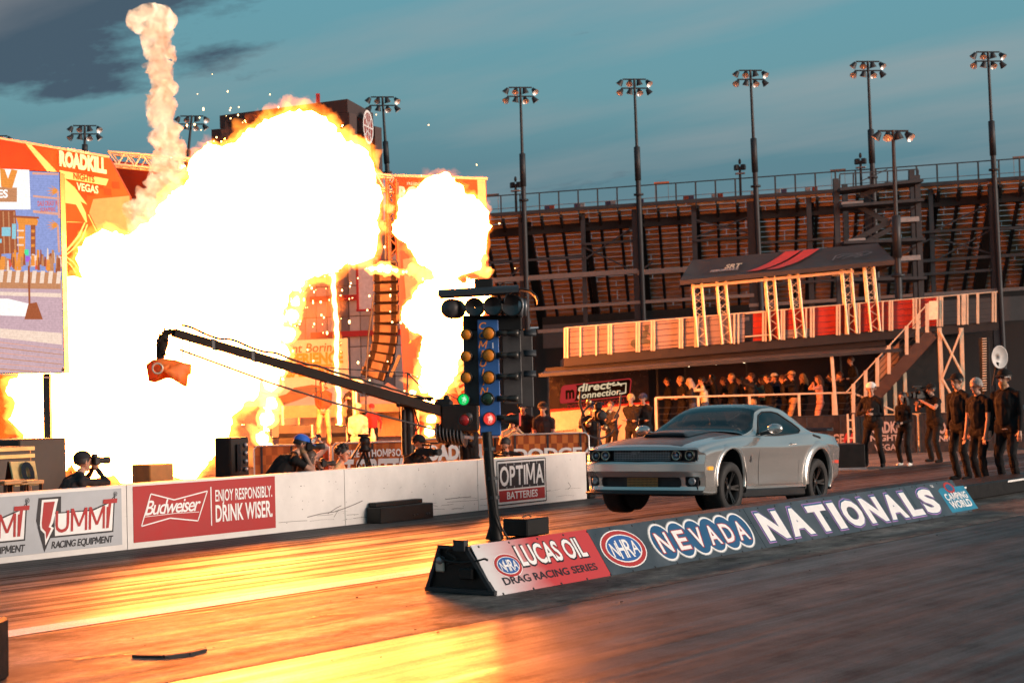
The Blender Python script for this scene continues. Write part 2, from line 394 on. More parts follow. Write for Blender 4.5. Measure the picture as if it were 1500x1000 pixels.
# dark rubber scraps and tar cracks on the centre strip
rnd = random.Random(5)
mb = MB()
c0 = G(190, 958)
def scrap(p, q, w):
    mb.bar(p+ZV*0.012, q+ZV*0.012, w, 0.012)
a = [G(196, 961, .01), G(240, 962, .01), G(275, 958, .01), G(299, 952, .01)]
for i in range(3): mb.bar(a[i], a[i+1], 0.05, 0.03)
tag(mb.build('rubber_strip', M_RUBBER), 'curled strip of black rubber lying on the centre strip', 'debris')
mb = MB()
for _ in range(90):
    p = Vector((rnd.uniform(8, 26), rnd.uniform(7.2, 11.0), 0.012)); s = rnd.uniform(0.004, 0.014)
    mb.bbox(p, (s*rnd.uniform(1, 2.5), s, s*0.6), bev=s*0.2)
tag(mb.build('rubber_crumbs', M_RUBBER), kind='stuff')
mb = MB()
for (pts, w) in [([(60, 970), (150, 962), (200, 959), (250, 965)], .02), ([(20, 938), (200, 912), (420, 880), (640, 846)], .02), ([(300, 945), (420, 926), (520, 905)], .014), ([(450, 907), (470, 902), (520, 899)], .03), ([(110, 968), (190, 955)], .035)]:
    q = [G(*p, 0.0) for p in pts]
    for i in range(len(q)-1):
        n = 6
        for k in range(n):
            a_ = q[i].lerp(q[i+1], k/n); b_ = q[i].lerp(q[i+1], (k+1)/n); j = Vector((rnd.uniform(-.02, .02), rnd.uniform(-.015, .015), 0))
            d = (b_-a_).normalized(); s = Vector((-d.y, d.x, 0))*w/2*rnd.uniform(.5, 1.3)
            a_ = a_+j; b_ = b_+j; a_.z = b_.z = 0.0125
            mb.add([a_-s, b_-s, b_+s, a_+s], [(0, 1, 2, 3)])
tag(mb.build('tar_cracks', M_INK), kind='stuff')

# ------------------------------------------------------------------ far concrete wall
WY, WH = 16.68, 0.81
M_WALL = mat('painted_concrete', (0.72, 0.69, 0.66), 0.75, noise_amt=0.10, scale=2.2, bump=0.25)
M_WALL_DIRT = None
def wall_mat():
    m = M_WALL; nt = m.node_tree; N = nt.nodes; L = nt.links; b = N['Principled BSDF']
    src = b.inputs['Base Color'].links[0].from_socket
    tc = N.new('ShaderNodeTexCoord'); mp = N.new('ShaderNodeMapping'); mp.inputs['Scale'].default_value = (0.6, 1, 3.5)
    z = N.new('ShaderNodeTexNoise'); z.inputs['Scale'].default_value = 3.2; z.inputs['Detail'].default_value = 9; z.inputs['Roughness'].default_value = 0.75
    L.new(tc.outputs['Object'], mp.inputs[0]); L.new(mp.outputs[0], z.inputs['Vector'])
    r = N.new('ShaderNodeMapRange'); r.inputs[1].default_value = 0.64; r.inputs[2].default_value = 0.74; L.new(z.outputs[0], r.inputs[0])
    mx = N.new('ShaderNodeMix'); mx.data_type = 'RGBA'; mx.inputs[7].default_value = (0.16, 0.14, 0.13, 1)
    mu = N.new('ShaderNodeMath'); mu.operation = 'MULTIPLY'; mu.inputs[1].default_value = 0.75; L.new(r.outputs[0], mu.inputs[0])
    L.new(mu.outputs[0], mx.inputs[0]); L.new(src, mx.inputs[6]); L.new(mx.outputs[2], b.inputs['Base Color'])
wall_mat()
wall_end = PY(859, 690, WY).x
wx0 = PY(-60, 760, WY).x - 26
joints = [wx0+k*4.2 for k in range(1, 7)] + [PY(*q, WY).x for q in ((186, 760), (505, 730), (700, 715))]
joints = sorted([j for j in joints if j < PY(-150, 760, WY).x] + [PY(*q, WY).x for q in ((186, 760), (505, 730), (700, 715))])
edges = [wx0]+joints+[wall_end]
wt = thing('concrete_wall', 'long low white painted concrete wall along the far side of the strip', 'wall', (wx0, WY, 0))
for i in range(len(edges)-1):
    a, b = edges[i]+0.006, edges[i+1]-0.006
    mb = MB(); mb.prism([(0, 0), (0.16, 0), (0.12, 0.10), (0.05, WH-0.02), (0.03, WH), (-0.19, WH), (-0.21, WH-0.02), (-0.26, 0)],
                        (a, WY, 0), (0, -1, 0), (0, 0, 1), (1, 0, 0), b-a)
    # keep the camera face upright: the foot is only a low kerb
    mb.v = [(x, max(y, WY) if y < WY else y, z) for x, y, z in mb.v]
    mb.build('wall_segment', M_WALL, wt)
U, V = Vector((1, 0, 0)), ZV
def wallpt(px, py): return PY(px, py, WY)
def panel(parent, name, x0, x1, z0, z1, m, y=WY, d=0.006):
    mb = MB(); mb.box(((x0+x1)/2, y-d/2, (z0+z1)/2), (x1-x0, d, z1-z0)); return mb.build(name, m, parent)
WS = WY-0.0075
# grey sign with the lightning letter
def racing_sign(xr, label):
    x1 = xr; x0 = xr-2.62
    t = thing('sponsor_sign', label, 'sign', (x0, WY, 0.1))
    M_GREY = mat('grey_vinyl', (0.40, 0.42, 0.45), 0.5, noise_amt=0.05)
    panel(t, 'sign_panel', x0, x1, 0.07, 0.775, M_GREY)
    for k, xo in enumerate((x0+0.06, x0+1.36)):
        o = Vector((xo, WS, 0.10)); w = 1.16
        mb = MB()
        S = [(.02, .30), (.06, .60), (.27, .60), (.20, .36), (.17, .30), (.25, .30), (.10, 0.0), (.09, .22), (.02, .22)]
        def word(b, mi, l):
            mb.text('UMMI', o+Vector((0.25, 0, 0.20)), U, V, 0.27, bold=b, width=None, xs=0.90, lift=l, mi=mi, shear=0.05)
            mb.text('T', o+Vector((0.965, 0, 0.20)), U, V, 0.37, bold=b, xs=0.72, lift=l, mi=mi, shear=0.22)
        mb.poly([(.10, .16), (.10, .14), (1.12, .14), (1.16, .60), (1.07, .52), (.80, .44), (.34, .44), (.345, .63), (.02, .63), (-.02, .36), (0, .30), (.0, .28), (.09, -.02), (.19, .16)], o, U, V, 0.003, 0)
        mb.poly([(.03, .31), (.065, .605), (.30, .605), (.22, .32), (.19, .28), (.23, .26), (.105, .06), (.095, .2), (.04, .25)], o, U, V, 0.005, 1)
        mb.poly([(.055, .33), (.09, .575), (.25, .575), (.185, .34), (.155, .275), (.19, .255), (.115, .13), (.11, .22), (.06, .27)], o, U, V, 0.007, 2)
        mb.poly([(.245, .19), (.245, .425), (.82, .425), (1.06, .50), (1.135, .565), (1.10, .16), (.245, .16)], o, U, V, .0045, 1)
        word(0.012, 2, 0.0085)
        mb.text('RACING EQUIPMENT', o+Vector((0.19, 0, 0.015)), U, V, 0.085, bold=0.03, width=0.93, shear=0.2, lift=0.004, mi=0)
        mb.text('®', o+Vector((1.13, 0, 0.58)), U, V, 0.06, lift=0.004, mi=0)
        mb.build('lettering', [M_INK, M_LETTER, M_RED], t)
    return t
racing_sign(wallpt(178, 760).x, 'grey wall sign with red lightning lettering on the white concrete wall')
racing_sign(wallpt(178, 760).x-2.72, 'grey racing equipment sign beside the other grey sign, mostly cut off') if False else None
# red drink sign
x0, x1 = wallpt(195, 760).x, wallpt(403, 740).x
t = thing('drink_sign', 'red wall sign with white bow-tie emblem and block lettering', 'sign', (x0, WY, 0.1))
panel(t, 'sign_panel', x0, x1, 0.075, 0.785, M_RED)
W = x1-x0; o = Vector((x0, WS, 0.075)); mb = MB()
bow = [(.05, .20), (.24, .27), (.43, .20), (.50, .58), (.27, .50), (.115, .60)]
bow = [(x*W, y) for x, y in bow]
for i in range(6): mb.stroke([bow[i], bow[(i+1) % 6]], 0.016, o, U, V, 0.003)
mb.text('Budweiser', o+U*(0.072*W)+V*0.335, U, V, 0.19, bold=0.012, width=0.38*W, shear=0.35, lift=0.004, sp=0.84)
mb.stroke([(.075*W, .315), (.27*W, .325), (.44*W, .315)], 0.007, o, U, V, 0.004)
mb.stroke([(.525*W, .12), (.525*W, .63)], 0.018, o, U, V, 0.003)
mb.text('ENJOY RESPONSIBLY.', o+U*(0.555*W)+V*0.435, U, V, 0.155, bold=0.02, width=0.42*W, lift=0.003)
mb.text('DRINK WISER.', o+U*(0.555*W)+V*0.165, U, V, 0.225, bold=0.03, width=0.42*W, lift=0.003)
mb.build('lettering', M_LETTER, t)
# battery sign
x0, x1 = wallpt(727, 700).x, wallpt(799.5, 700).x
t = thing('battery_sign', 'black white and red battery sign on the concrete wall behind the starting light pole', 'sign', (x0, WY, 0.1))
W = x1-x0; panel(t, 'sign_panel', x0, x1, 0.035, 0.775, M_WHITE); o = Vector((x0, WS, 0.035)); mb = MB(); H = .74
def fr(a, b, c, d, w, mi, l):
    for q in ([(a, c), (b, c)], [(b, c), (b, d)], [(b, d), (a, d)], [(a, d), (a, c)]): mb.stroke(q, w, o, U, V, l, mi)
fr(.012, W-.012, .014, H-.014, .02, 0, .002)
mb.poly([(.05, .27), (W-.05, .27), (W-.05, H-.055), (.05, H-.055)], o, U, V, .003, 0)
mb.poly([(.05, .06), (W-.05, .06), (W-.05, .245), (.05, .245)], o, U, V, .003, 1)
for k in range(1, 6):
    xx = .05+(W-.1)*k/6
    mb.stroke([(xx, H-.055), (xx, H-.10)], .008, o, U, V, .0045, 2); mb.stroke([(xx, .27), (xx, .305)], .008, o, U, V, .0045, 2)
mb.text('OPTIMA', o+U*.075+V*.325, U, V, .32, bold=.03, width=W-.15, lift=.006, mi=2)
mb.text('BATTERIES', o+U*(W/2)+V*.10, U, V, .12, bold=.025, width=.62*W, lift=.005, mi=2, align='C')
mb.build('lettering', [M_INK, M_RED, M_LETTER], t)
# scuffs and tyre marks on the wall face
rnd = random.Random(21); mb = MB()
def scuff(pts, w):
    q = [wallpt(*p) for p in pts]; o_ = Vector((0, WY-.0015, 0)); mb.stroke([(p.x, p.z) for p in q], w, o_, U, V, .0)
scuff([(450, 757), (470, 752), (490, 749), (505, 744), (520, 738), (531, 733)], .012); scuff([(480, 752), (492, 744), (500, 740)], .010); scuff([(489, 757), (496, 746)], .008); scuff([(408, 765), (430, 763), (450, 762)], .006)
scuff([(652, 731), (668, 729), (690, 727)], .010); scuff([(655, 735), (700, 732)], .005); scuff([(832, 706), (836, 712), (832, 716)], .012)
for _ in range(110):
    x = rnd.uniform(PY(405, 740, WY).x, wall_end-.05); z = rnd.uniform(.06, .74); s_ = rnd.uniform(.003, .011); a_ = rnd.uniform(0, 3)
    mb.stroke([(x, z), (x+cos(a_)*s_*2.2, z+sin(a_)*s_*1.2)], s_, Vector((0, WY-.0015, 0)), U, V, 0)
for k in range(26):
    x = rnd.uniform(PY(405, 740, WY).x, wall_end-.4); z = rnd.uniform(.05, .25); l = rnd.uniform(.1, .6); mb.stroke([(x, z), (x+l*.5, z+rnd.uniform(-.01, .01)), (x+l, z+rnd.uniform(-.015, .015))], rnd.uniform(.002, .006), Vector((0, WY-.0015, 0)), U, V, 0)
tag(mb.build('scuff_marks', mat('scuff_grey', (.16, .14, .13), .8), wt), kind='stuff')
# black end cap of the wall
mb = MB(); mb.bbox((wall_end+0.10, WY+0.1, 0.395), (0.19, 0.30, 0.79), bev=0.02)
tag(mb.build('wall_end_pad', M_BLACK), 'black pad closing the end of the white wall beside the silver car', 'pad')
# black steel box at the wall foot
b0 = G(554, 764); b1 = G(634, 757)
bx0, bx1 = PY(556, 764, WY-0.28).x, PY(634, 757, WY-0.28).x
t = thing('timing_box', 'flat black stepped steel box on the ground against the white wall', 'box', (bx0, WY-.2, 0))
mb = MB(); mb.bbox(((bx0+bx1)/2, WY-0.16, 0.115), (bx1-bx0, 0.28, 0.23), bev=.012); mb.build('lower_box', M_BLACK, t)
mb = MB(); mb.bbox(((bx0+bx1)/2-.02, WY-0.09, 0.262), (bx1-bx0-.14, 0.15, 0.065), bev=.01); mb.build('upper_box', M_BLACK, t)
mb = MB()
for k in (.62, .68, .86, .91): mb.ball((bx0+(bx1-bx0)*k, WY-.302, .075), .018)
mb.build('bolt', M_STEEL, t)

# ------------------------------------------------------------------ centre divider with the painted boards
YB, YT, HT = 9.305, 9.60, 0.445
YT2, YB2 = 9.97, 10.13
ex0 = G(728, 873).x; ex1 = PY(1424, 749, YB).x
def bd(px, t):     # point on the sloped face: pixel column on the bottom edge, height share t
    pass
dv = thing('divider', 'long black wedge shaped barrier in the middle of the strip carrying painted boards', 'barrier', (ex0, YB, 0))
mb = MB(); prof = [(YB+.012, 0.012), (YT+.012, HT-.012), (YT2, HT-.012), (YB2, 0.012)]
mb.prism([(y, z) for y, z in prof], (ex0, 0, 0), (0, 1, 0), (0, 0, 1), (1, 0, 0), ex1-ex0)
mb.build('body', M_BLACK, dv)
mb = MB()
mb.bar((ex0-.01, YB2-.02, .03), (ex0-.01, YT2-.02, HT-.03), .035); mb.bar((ex0-.01, YB+.03, .03), (ex0-.01, YT+.03, HT-.03), .04)
mb.bar((ex0-.012, YB, .03), (ex0-.012, YB2, .03), .04); mb.bar((ex0-.012, YT, HT-.02), (ex0-.012, YT2, HT-.02), .03)
mb.bar((ex0-.02, YT+.03, HT+.0), (ex0-.02, YT+.16, HT+.0), .06, .1)
mb.build('end_frame', M_STEEL, dv)
mb = MB(); pts = []
for k in range(22):
    s = k/21; pts.append((ex0-.03-.01*sin(9*s), YT2-.02-.62*s+.06*sin(7*s), HT-.07-.05*sin(s*5)-.10*s))
mb.tube(pts, .010, 6)
mb.tube([(ex0-.03, YT+.2+.06*sin(k*.9), HT-.03-.018*k) for k in range(10)], .008, 6); mb.build('cable', M_RUBBER, dv)
mb = MB(); mb.bbox((ex0-.015, YT2-.02, .24), (.03, .10, .09), bev=.01); mb.build('socket', mat('pale_plastic', (.6, .5, .4), .5), dv)
mb = MB(); mb.lathe((ex0-.02, YT2-.03, .30), (-1, 0, 0), [(.001, .03), (.03, .03), (.04, 0), (.04, -.02)], 12); mb.build('connector', M_GALV, dv)
mb = MB(); mb.bbox((ex0-.03, YT+.02, .19), (.05, .16, .10), bev=.01); mb.build('junction_box', M_BLACK, dv)
sv = Vector((0, YT-YB, HT)); SL = sv.length; sv.normalize(); su = Vector((1, 0, 0)); sn = su.cross(sv)
face0 = Vector((ex0, YB, 0.0))
def sx(px, py):                         # x on the board face for a pixel
    d = ray(px, py); tt = (face0-CAMP).dot(sn)/d.dot(sn); return (CAMP+d*tt-face0)
def su_of(px, py): return sx(px, py).dot(su)
M_BOARD = mat('charcoal_board', (0.050, 0.062, 0.075), 0.35, noise_amt=0.35, scale=3)
xr = su_of(880, 815)                     # red board ends
def plate(name, a, b, m, sk=0.0):
    mb = MB(); c = [(a, 0.0), (b+sk, 0.0), (b, SL), (a, SL)]
    mb.prism(c, face0-sn*0.002, su, sv, sn, 0.006); return mb.build(name, m, dv)
def fade_mat():
    m = mat('red_to_white_board', (0.5, 0.06, 0.05), 0.32, noise_amt=0); N = m.node_tree.nodes; L = m.node_tree.links; b = N['Principled BSDF']
    tc = N.new('ShaderNodeTexCoord'); sp = N.new('ShaderNodeSeparateXYZ'); L.new(tc.outputs['Generated'], sp.inputs[0])
    z = N.new('ShaderNodeTexNoise'); z.inputs['Scale'].default_value = 5; L.new(tc.outputs['Generated'], z.inputs['Vector'])
    ad = N.new('ShaderNodeMath'); ad.operation = 'MULTIPLY_ADD'; ad.inputs[1].default_value = 0.12; L.new(z.outputs[0], ad.inputs[0]); L.new(sp.outputs[0], ad.inputs[2])
    r = N.new('ShaderNodeValToRGB'); e = r.color_ramp.elements; e[0].position = .10; e[0].color = (.62, .60, .60, 1); e[1].position = .55; e[1].color = (.50, .045, .045, 1)
    L.new(ad.outputs[0], r.inputs[0]); L.new(r.outputs[0], b.inputs['Base Color']); return m
plate('red_board', 0.0, xr, fade_mat(), 0.0)
xe = su_of(1424, 748)
cuts = [xr+0.006, su_of(1106, 775), su_of(1270, 750), su_of(1340, 740), xe]
for i in range(len(cuts)-1): plate('charcoal_board', cuts[i]+(0.004 if i else 0), cuts[i+1]-0.004, M_BOARD)
BF = face0+sn*0.004
def O(px, py): return sx(px, py)+face0+sn*0.0045
def nhra(c, rx, ry):
    mb = MB(); o = c+sn*.005
    mb.oval((0, 0), rx, ry, o, su, sv, .001, 0); mb.oval((0, 0), rx*.955, ry*.945, o, su, sv, .003, 1)
    mb.oval((0, 0), rx*.79, ry*.74, o, su, sv, .005, 0); mb.oval((0, 0), rx*.74, ry*.68, o, su, sv, .007, 2)
    for ch, xx, hh in (('N', -.46, .72), ('H', -.155, .98), ('R', .155, .98), ('A', .46, .72)):
        mb.text(ch, o+su*(xx*rx)-sv*(hh*ry*.5), su, sv, hh*ry, bold=.02, width=rx*.33, lift=.009, align='C', shear=0.12)
    mb.build('oval_emblem', [M_LETTER, M_RED, M_BLUE], dv)
def ctr(px, py): return O(px, py)
x_a = su_of(742, 826); sc = 1
nhra(face0+su*su_of(742.5, 826)+sv*(SL*.52), (su_of(762, 823)-su_of(723, 829))/2, .125)
nhra(face0+su*su_of(912.5, 802)+sv*(SL*.50), (su_of(944, 798)-su_of(881, 806))/2, SL*.41)
mb = MB()
a = su_of(765, 830); b = su_of(864, 815)
mb.text('LUCAS OIL', face0+su*a+sv*(SL*.46), su, sv, SL*.42, bold=.075, width=b-a, lift=.007, mi=1)
mb.text('LUCAS OIL', face0+su*(a+.012)+sv*(SL*.475), su, sv, SL*.395, bold=.035, width=b-a-.03, lift=.009, mi=0)
a = su_of(736, 850); b = su_of(874, 830)
mb.text('DRAG RACING SERIES', face0+su*a+sv*(SL*.17), su, sv, SL*.145, bold=.03, width=b-a, lift=.007, mi=1)
mb.build('lettering', [M_LETTER, M_INK], dv)
mb = MB()
for k, ch in enumerate('NEVADA'):
    c = face0+su*(su_of(964+k*(1086-964)/5*1.0, 0+790-k*3.6) if False else 0)
xs_ = [su_of(px, py) for px, py in ((972, 795), (997, 790), (1021, 786), (1043, 783), (1064, 779), (1084, 776))]
for k, ch in enumerate('NEVADA'):
    c = face0+su*xs_[k]+sv*(SL*.50); rx = .205; ry = SL*.40
    mb.oval((0, 0), rx*1.14, ry*1.09, c, su, sv, .005+.0002*k, 4); mb.oval((0, 0), rx*1.07, ry*1.045, c, su, sv, .0065+.0002*k, 0); mb.oval((0, 0), rx*.94, ry*.95, c, su, sv, .0085+.0002*k, 1)
    mb.text(ch, c-sv*(SL*.22), su, sv, SL*.44, bold=.07, width=.25, lift=.0105, mi=2, align='C')
    mb.text(ch, c-sv*(SL*.22)-su*.006, su, sv, SL*.44, bold=.03, width=.215, lift=.0125, mi=3, align='C')
M_GLOWB = mat('pale_grey_edge', (.30, .34, .36), .5, noise_amt=.05)
mb.build('lettering', [M_LETTER, M_NAVY, M_RED, M_LETTER, M_GLOWB], dv)
mb = MB()
a = su_of(1115, 790); b = su_of(1369, 737)
xs_ = [su_of(px, 0+py) for px, py in ((1116, 773), (1148, 768), (1180, 763), (1210, 758), (1227, 756), (1262, 750), (1297, 745), (1330, 741), (1350, 738), (1371, 734))]
ws = [.60, .62, .56, .22, .60, .60, .62, .50, .58]
tot = su_of(1372, 734)-su_of(1116, 773); k0 = su_of(1116, 773); gap = .095; sc_ = (tot-gap*8)/sum(ws); xx = k0
for ch, w in zip('NATIONALS', ws):
    w *= sc_
    mb.text(ch, face0+su*(xx-.035)+sv*(SL*.165), su, sv, SL*.70, bold=.105, width=w+.05, lift=.006, mi=1)
    mb.text(ch, face0+su*(xx-.02)+sv*(SL*.175), su, sv, SL*.68, bold=.09, width=w+.03, lift=.0075, mi=2)
    mb.text(ch, face0+su*(xx)+sv*(SL*.185), su, sv, SL*.64, bold=.07, width=w, lift=.009, mi=0)
    xx += w+gap
mb.text('™', face0+su*xx+sv*(SL*.78), su, sv, .08, lift=.006, mi=0)
M_LILAC = mat('lilac_outline', (.40, .20, .50), .5); mb.build('lettering', [M_LETTER, M_LILAC, M_NAVY], dv)
a = su_of(1383, 733); b = su_of(1421, 727); c = (a+b)/2; M_TEAL = mat('teal_print', (.02, .20, .32), .4)
mb = MB(); mb.poly([(a, SL*.06), (b, SL*.06), (b, SL*.78), (a+.1, SL*.80), (a, SL*.74)], face0, su, sv, .006, 0)
mb.oval((c-.05, SL*.78), .16, SL*.17, face0, su, sv, .0075, 2); mb.oval((c-.05, SL*.78), .11, SL*.11, face0, su, sv, .009, 3)
mb.text('CAMPING', face0+su*c+sv*(SL*.42), su, sv, SL*.2, bold=.045, width=(b-a)*.82, lift=.0085, align='C', mi=1)
mb.text('WORLD', face0+su*c+sv*(SL*.17), su, sv, SL*.22, bold=.045, width=(b-a)*.78, lift=.0085, align='C', mi=1)
mb.build('lettering', [M_TEAL, M_LETTER, M_RED, M_NAVY], dv)
mb = MB()
for k in range(26):
    xx = .1+(xe-.2)*k/25
    for yy in (.02, .95): mb.lathe(face0+su*(xx+.04*sin(k*7))+sv*(SL*yy), sn, [(.012, .0), (.012, .008), (.001, .009)], 8)
mb.build('screw', M_STEEL, dv)
# black box on top of the divider and cables
q = PY(763, 777, 9.85); mb = MB(); wq = (787-738)/ppm(q)
t = thing('control_box', 'small plain black box on top of the divider beside the starting light pole', 'box', (q.x, 9.8, HT))
mb.bbox((q.x+.02, 9.80, HT+.085), (.36, .30, .17), bev=.012); mb.build('case', M_BLACK, t)
mb = MB(); mb.tube([(q.x-.04, 9.8, HT+.175), (q.x+.03, 9.78, HT+.19), (q.x+.1, 9.8, HT+.176)], .008, 6); mb.build('handle', M_STEEL, t)
# low black median beyond the divider end with reflective tape
a0 = G(1392, 741); 
mx0 = ex1+.1
t = thing('low_barrier', 'low black kerb block in front of the standing crew', 'barrier', (mx0, 10.2, 0))
mb = MB(); mb.bbox((mx0+7, 10.55, .125), (13.6, .7, .25), bev=.02); mb.build('block', M_BLACK, t)
for k in range(3):
    mb = MB(); mb.box((mx0+1.4+k*2.6, 10.19, .215), (.9, .006, .03)); mb.build('reflective_tape', M_WHITE, t)
# stub at the left picture edge
q = G(6, 993); t = thing('marker_block', 'small dark upright block standing on the centre strip at the picture edge', 'block', (q.x, q.y, 0))
mb = MB(); h_ = 90/ppm(q); mb.bbox((q.x-.17, q.y+.02, h_/2), (.3, .3, h_), (RH, FH, ZV), bev=.02); mb.build('block', M_BLACK, t)
# ------------------------------------------------------------------ starting light tree on the divider
TB = PY(728, 788, 9.80); TZ = (TB-CAMP).dot(FW)
t = thing('starting_light_tree', 'drag racing starting light tower on the black pole, green lamp lit', 'light tower', (TB.x, TB.y, HT))
def T(px, py, dz=0.0): return P(px, py, TZ+dz)
tu = (T(800, 500)-T(700, 500)); tu.normalize(); tv = ZV; tn = tu.cross(tv).normalized()     # tn towards the camera
if tn.dot(FW) > 0: tn = -tn
mb = MB(); mb.tube([T(728, 790), T(722, 740), T(717, 690), T(713, 632)], [.062, .05, .048, .05], 12); 
mb.tube([T(734, 790), T(726, 755)], [.03, .02], 8); mb.tube([T(716, 790), T(723, 760)], [.035, .02], 8)
mb.build('pole', M_BLACK, t)
mb = MB(); mb.tube([T(745, 789, -.05), T(735, 774, -.06), T(727, 752, -.08), T(720, 700, -.09), T(715, 640, -.08)], .011, 6); mb.build('cable', M_RUBBER, t)
mb = MB()
for y in (657, 700, 728): mb.lathe(T(716+ (y-650)*.09, y), ZV, [(.058, -.015), (.058, .015)], 12)
mb.build('clamp', M_STEEL, t)
def slab(x0, y0, x1, y1, dz, th, name, m):
    a, b = T(x0, y1, dz), T(x1, y0, dz); c = (T(x0, y0, dz)+T(x1, y1, dz))/2
    w = (x1-x0)/ppm(c); h = (y1-y0)/ppm(c)
    mb = MB(); mb.bbox(c-tn*th/2, (w, th, h), (tu, -tn, tv), bev=.008); return mb.build(name, m, t)
M_TBOX = mat('lamp_housing', (.055, .05, .05), .5, scale=8)
slab(679, 470, 705, 594, .10, .16, 'left_panel', M_TBOX)
slab(736, 482, 764, 592, .10, .18, 'right_panel', M_TBOX)
slab(757, 484, 781, 596, .24, .20, 'rear_panel', M_TBOX)
slab(701, 468, 732, 638, .0, .05, 'blue_board', M_BLUE)
slab(678, 462, 764, 484, .09, .2, 'neck_box', M_BLACK)
slab(695, 408, 722, 427, .05, .12, 'top_box', M_BLACK)
# curved visor: a bent sheet running along the row of big lamps, its rolled end showing on the right
eL, eR = T(643, 436, .10), T(760, 429, .10); n = 14; vs = []
for e, sx_ in ((eL, 1.0), (eR, 1.0)):
    for r in (1.0, .955):
        for k in range(n+1):
            th = pi*(-.02+1.02*k/n); vs.append(e+tn*(.02+cos(th)*.20*r)+ZV*(sin(th)*.075*r-.012*cos(th)*0))
m_ = n+1; fs = []
for k in range(n): fs += [(k, k+1, 2*m_+k+1, 2*m_+k), (m_+k, 3*m_+k, 3*m_+k+1, m_+k+1), (k, m_+k, m_+k+1, k+1), (2*m_+k, 2*m_+k+1, 3*m_+k+1, 3*m_+k)]
fs += [(0, 2*m_, 3*m_, m_), (n, m_+n, 3*m_+n, 2*m_+n)]
mb = MB(); mb.add(vs, fs, 0, False); mb.build('visor', M_STEEL, t)
eC = T(763, 441, .06); mb = MB(); vs = []
for q in (-.18, .16):
    for k in range(15):
        th = pi*(1.04-1.08*k/14); vs.append(eC+tu*(cos(th)*.155)+ZV*(sin(th)*.118-.012)+tn*q)
mb.add(vs, [(k, k+1, 16+k, 15+k) for k in range(14)], 0, True)
o = mb.build('end_hood', M_STEEL, t); md = o.modifiers.new('s', 'SOLIDIFY'); md.thickness = .010
M_BARREL = mat('lamp_barrel', (.05, .045, .04), .35, .4)
M_GLASSD = mat('dark_lamp_glass', (.03, .022, .02), .12, noise_amt=.2, spec=.7)
def barrel(c, ax, r, L, lens, name='lamp', rear=True, hood=0.0):
    mb = MB(); ax = ax.normalized()
    mb.lathe(c, -ax, [(r*.9, .012), (r, 0), (r*1.08, .0), (r*1.08, .02), (r*.95, .03), (r*.62, L*.45), (r*.45, L*.5), (r*.45, L*.62), (r*.62, L*.65), (r*.62, L), (.001, L)], 20)
    o = mb.build(name, M_BARREL, t)
    mb = MB(); mb.lathe(c, ax, [(.001, .012), (r*.5, .009), (r*.9, -.004), (r*.95, -.012)], 20); l_ = mb.build('lens', lens, o, world=True); return o
axL = (tn*0.95 - tu*0.22)
M_AMB = mat('amber_lens', (.80, .24, .02), .45, noise_amt=.12, scale=60, spec=.4)
M_REDL = mat('red_lens', (.40, .02, .02), .25, noise_amt=.12, scale=60)
M_GRNL = mat('dark_green_lens', (.02, .05, .025), .2, noise_amt=.2, scale=60)
def lit(name, core, rim, cs, rs):
    m = bpy.data.materials.new(name); m.use_nodes = True; N = m.node_tree.nodes; L = m.node_tree.links; N.clear()
    o = N.new('ShaderNodeOutputMaterial'); e = N.new('ShaderNodeEmission'); tc = N.new('ShaderNodeTexCoord')
    v = N.new('ShaderNodeVectorMath'); v.operation = 'DISTANCE'; v.inputs[1].default_value = (.5, .5, .5); L.new(tc.outputs['Generated'], v.inputs[0])
    vo = N.new('ShaderNodeTexVoronoi'); vo.inputs['Scale'].default_value = 9; L.new(tc.outputs['Generated'], vo.inputs['Vector'])
    ad = N.new('ShaderNodeMath'); ad.operation = 'MULTIPLY_ADD'; ad.inputs[1].default_value = .25; L.new(vo.outputs[0], ad.inputs[0]); L.new(v.outputs['Value'], ad.inputs[2])
    r = N.new('ShaderNodeValToRGB'); el = r.color_ramp.elements; el[0].position = .38; el[0].color = (*[q*cs for q in core], 1); el[1].position = .52; el[1].color = (*[q*rs for q in rim], 1)
    L.new(ad.outputs[0], r.inputs[0]); L.new(r.outputs[0], e.inputs[0]); e.inputs[1].default_value = 1; L.new(e.outputs[0], o.inputs[0]); return m
M_GON = lit('lit_green_lens', (.75, 1, .85), (.0, .62, .10), 1.1, 1.0)
M_RON = lit('lit_red_lens', (1, .80, .62), (.85, .05, .04), 1.2, 1.0)
k_ = 1/ppm(T(700, 520))
for y in (490.5, 522, 553): barrel(T(683, y, .0)+tn*.06, axL, 8.2*k_, .20, M_AMB)
barrel(T(679, 585, 0)+tn*.06, axL, 8.6*k_, .20, M_GON); barrel(T(680, 615, 0)+tn*.06, axL, 8.6*k_, .20, M_REDL)
for y in (489, 521, 553): barrel(T(716, y, -.02)+tn*.10, axL, 9.2*k_, .34, M_AMB)
barrel(T(714, 584, -.02)+tn*.10, axL, 9.2*k_, .34, M_GRNL); barrel(T(717, 613, -.02)+tn*.10, axL, 9.6*k_, .34, M_RON)
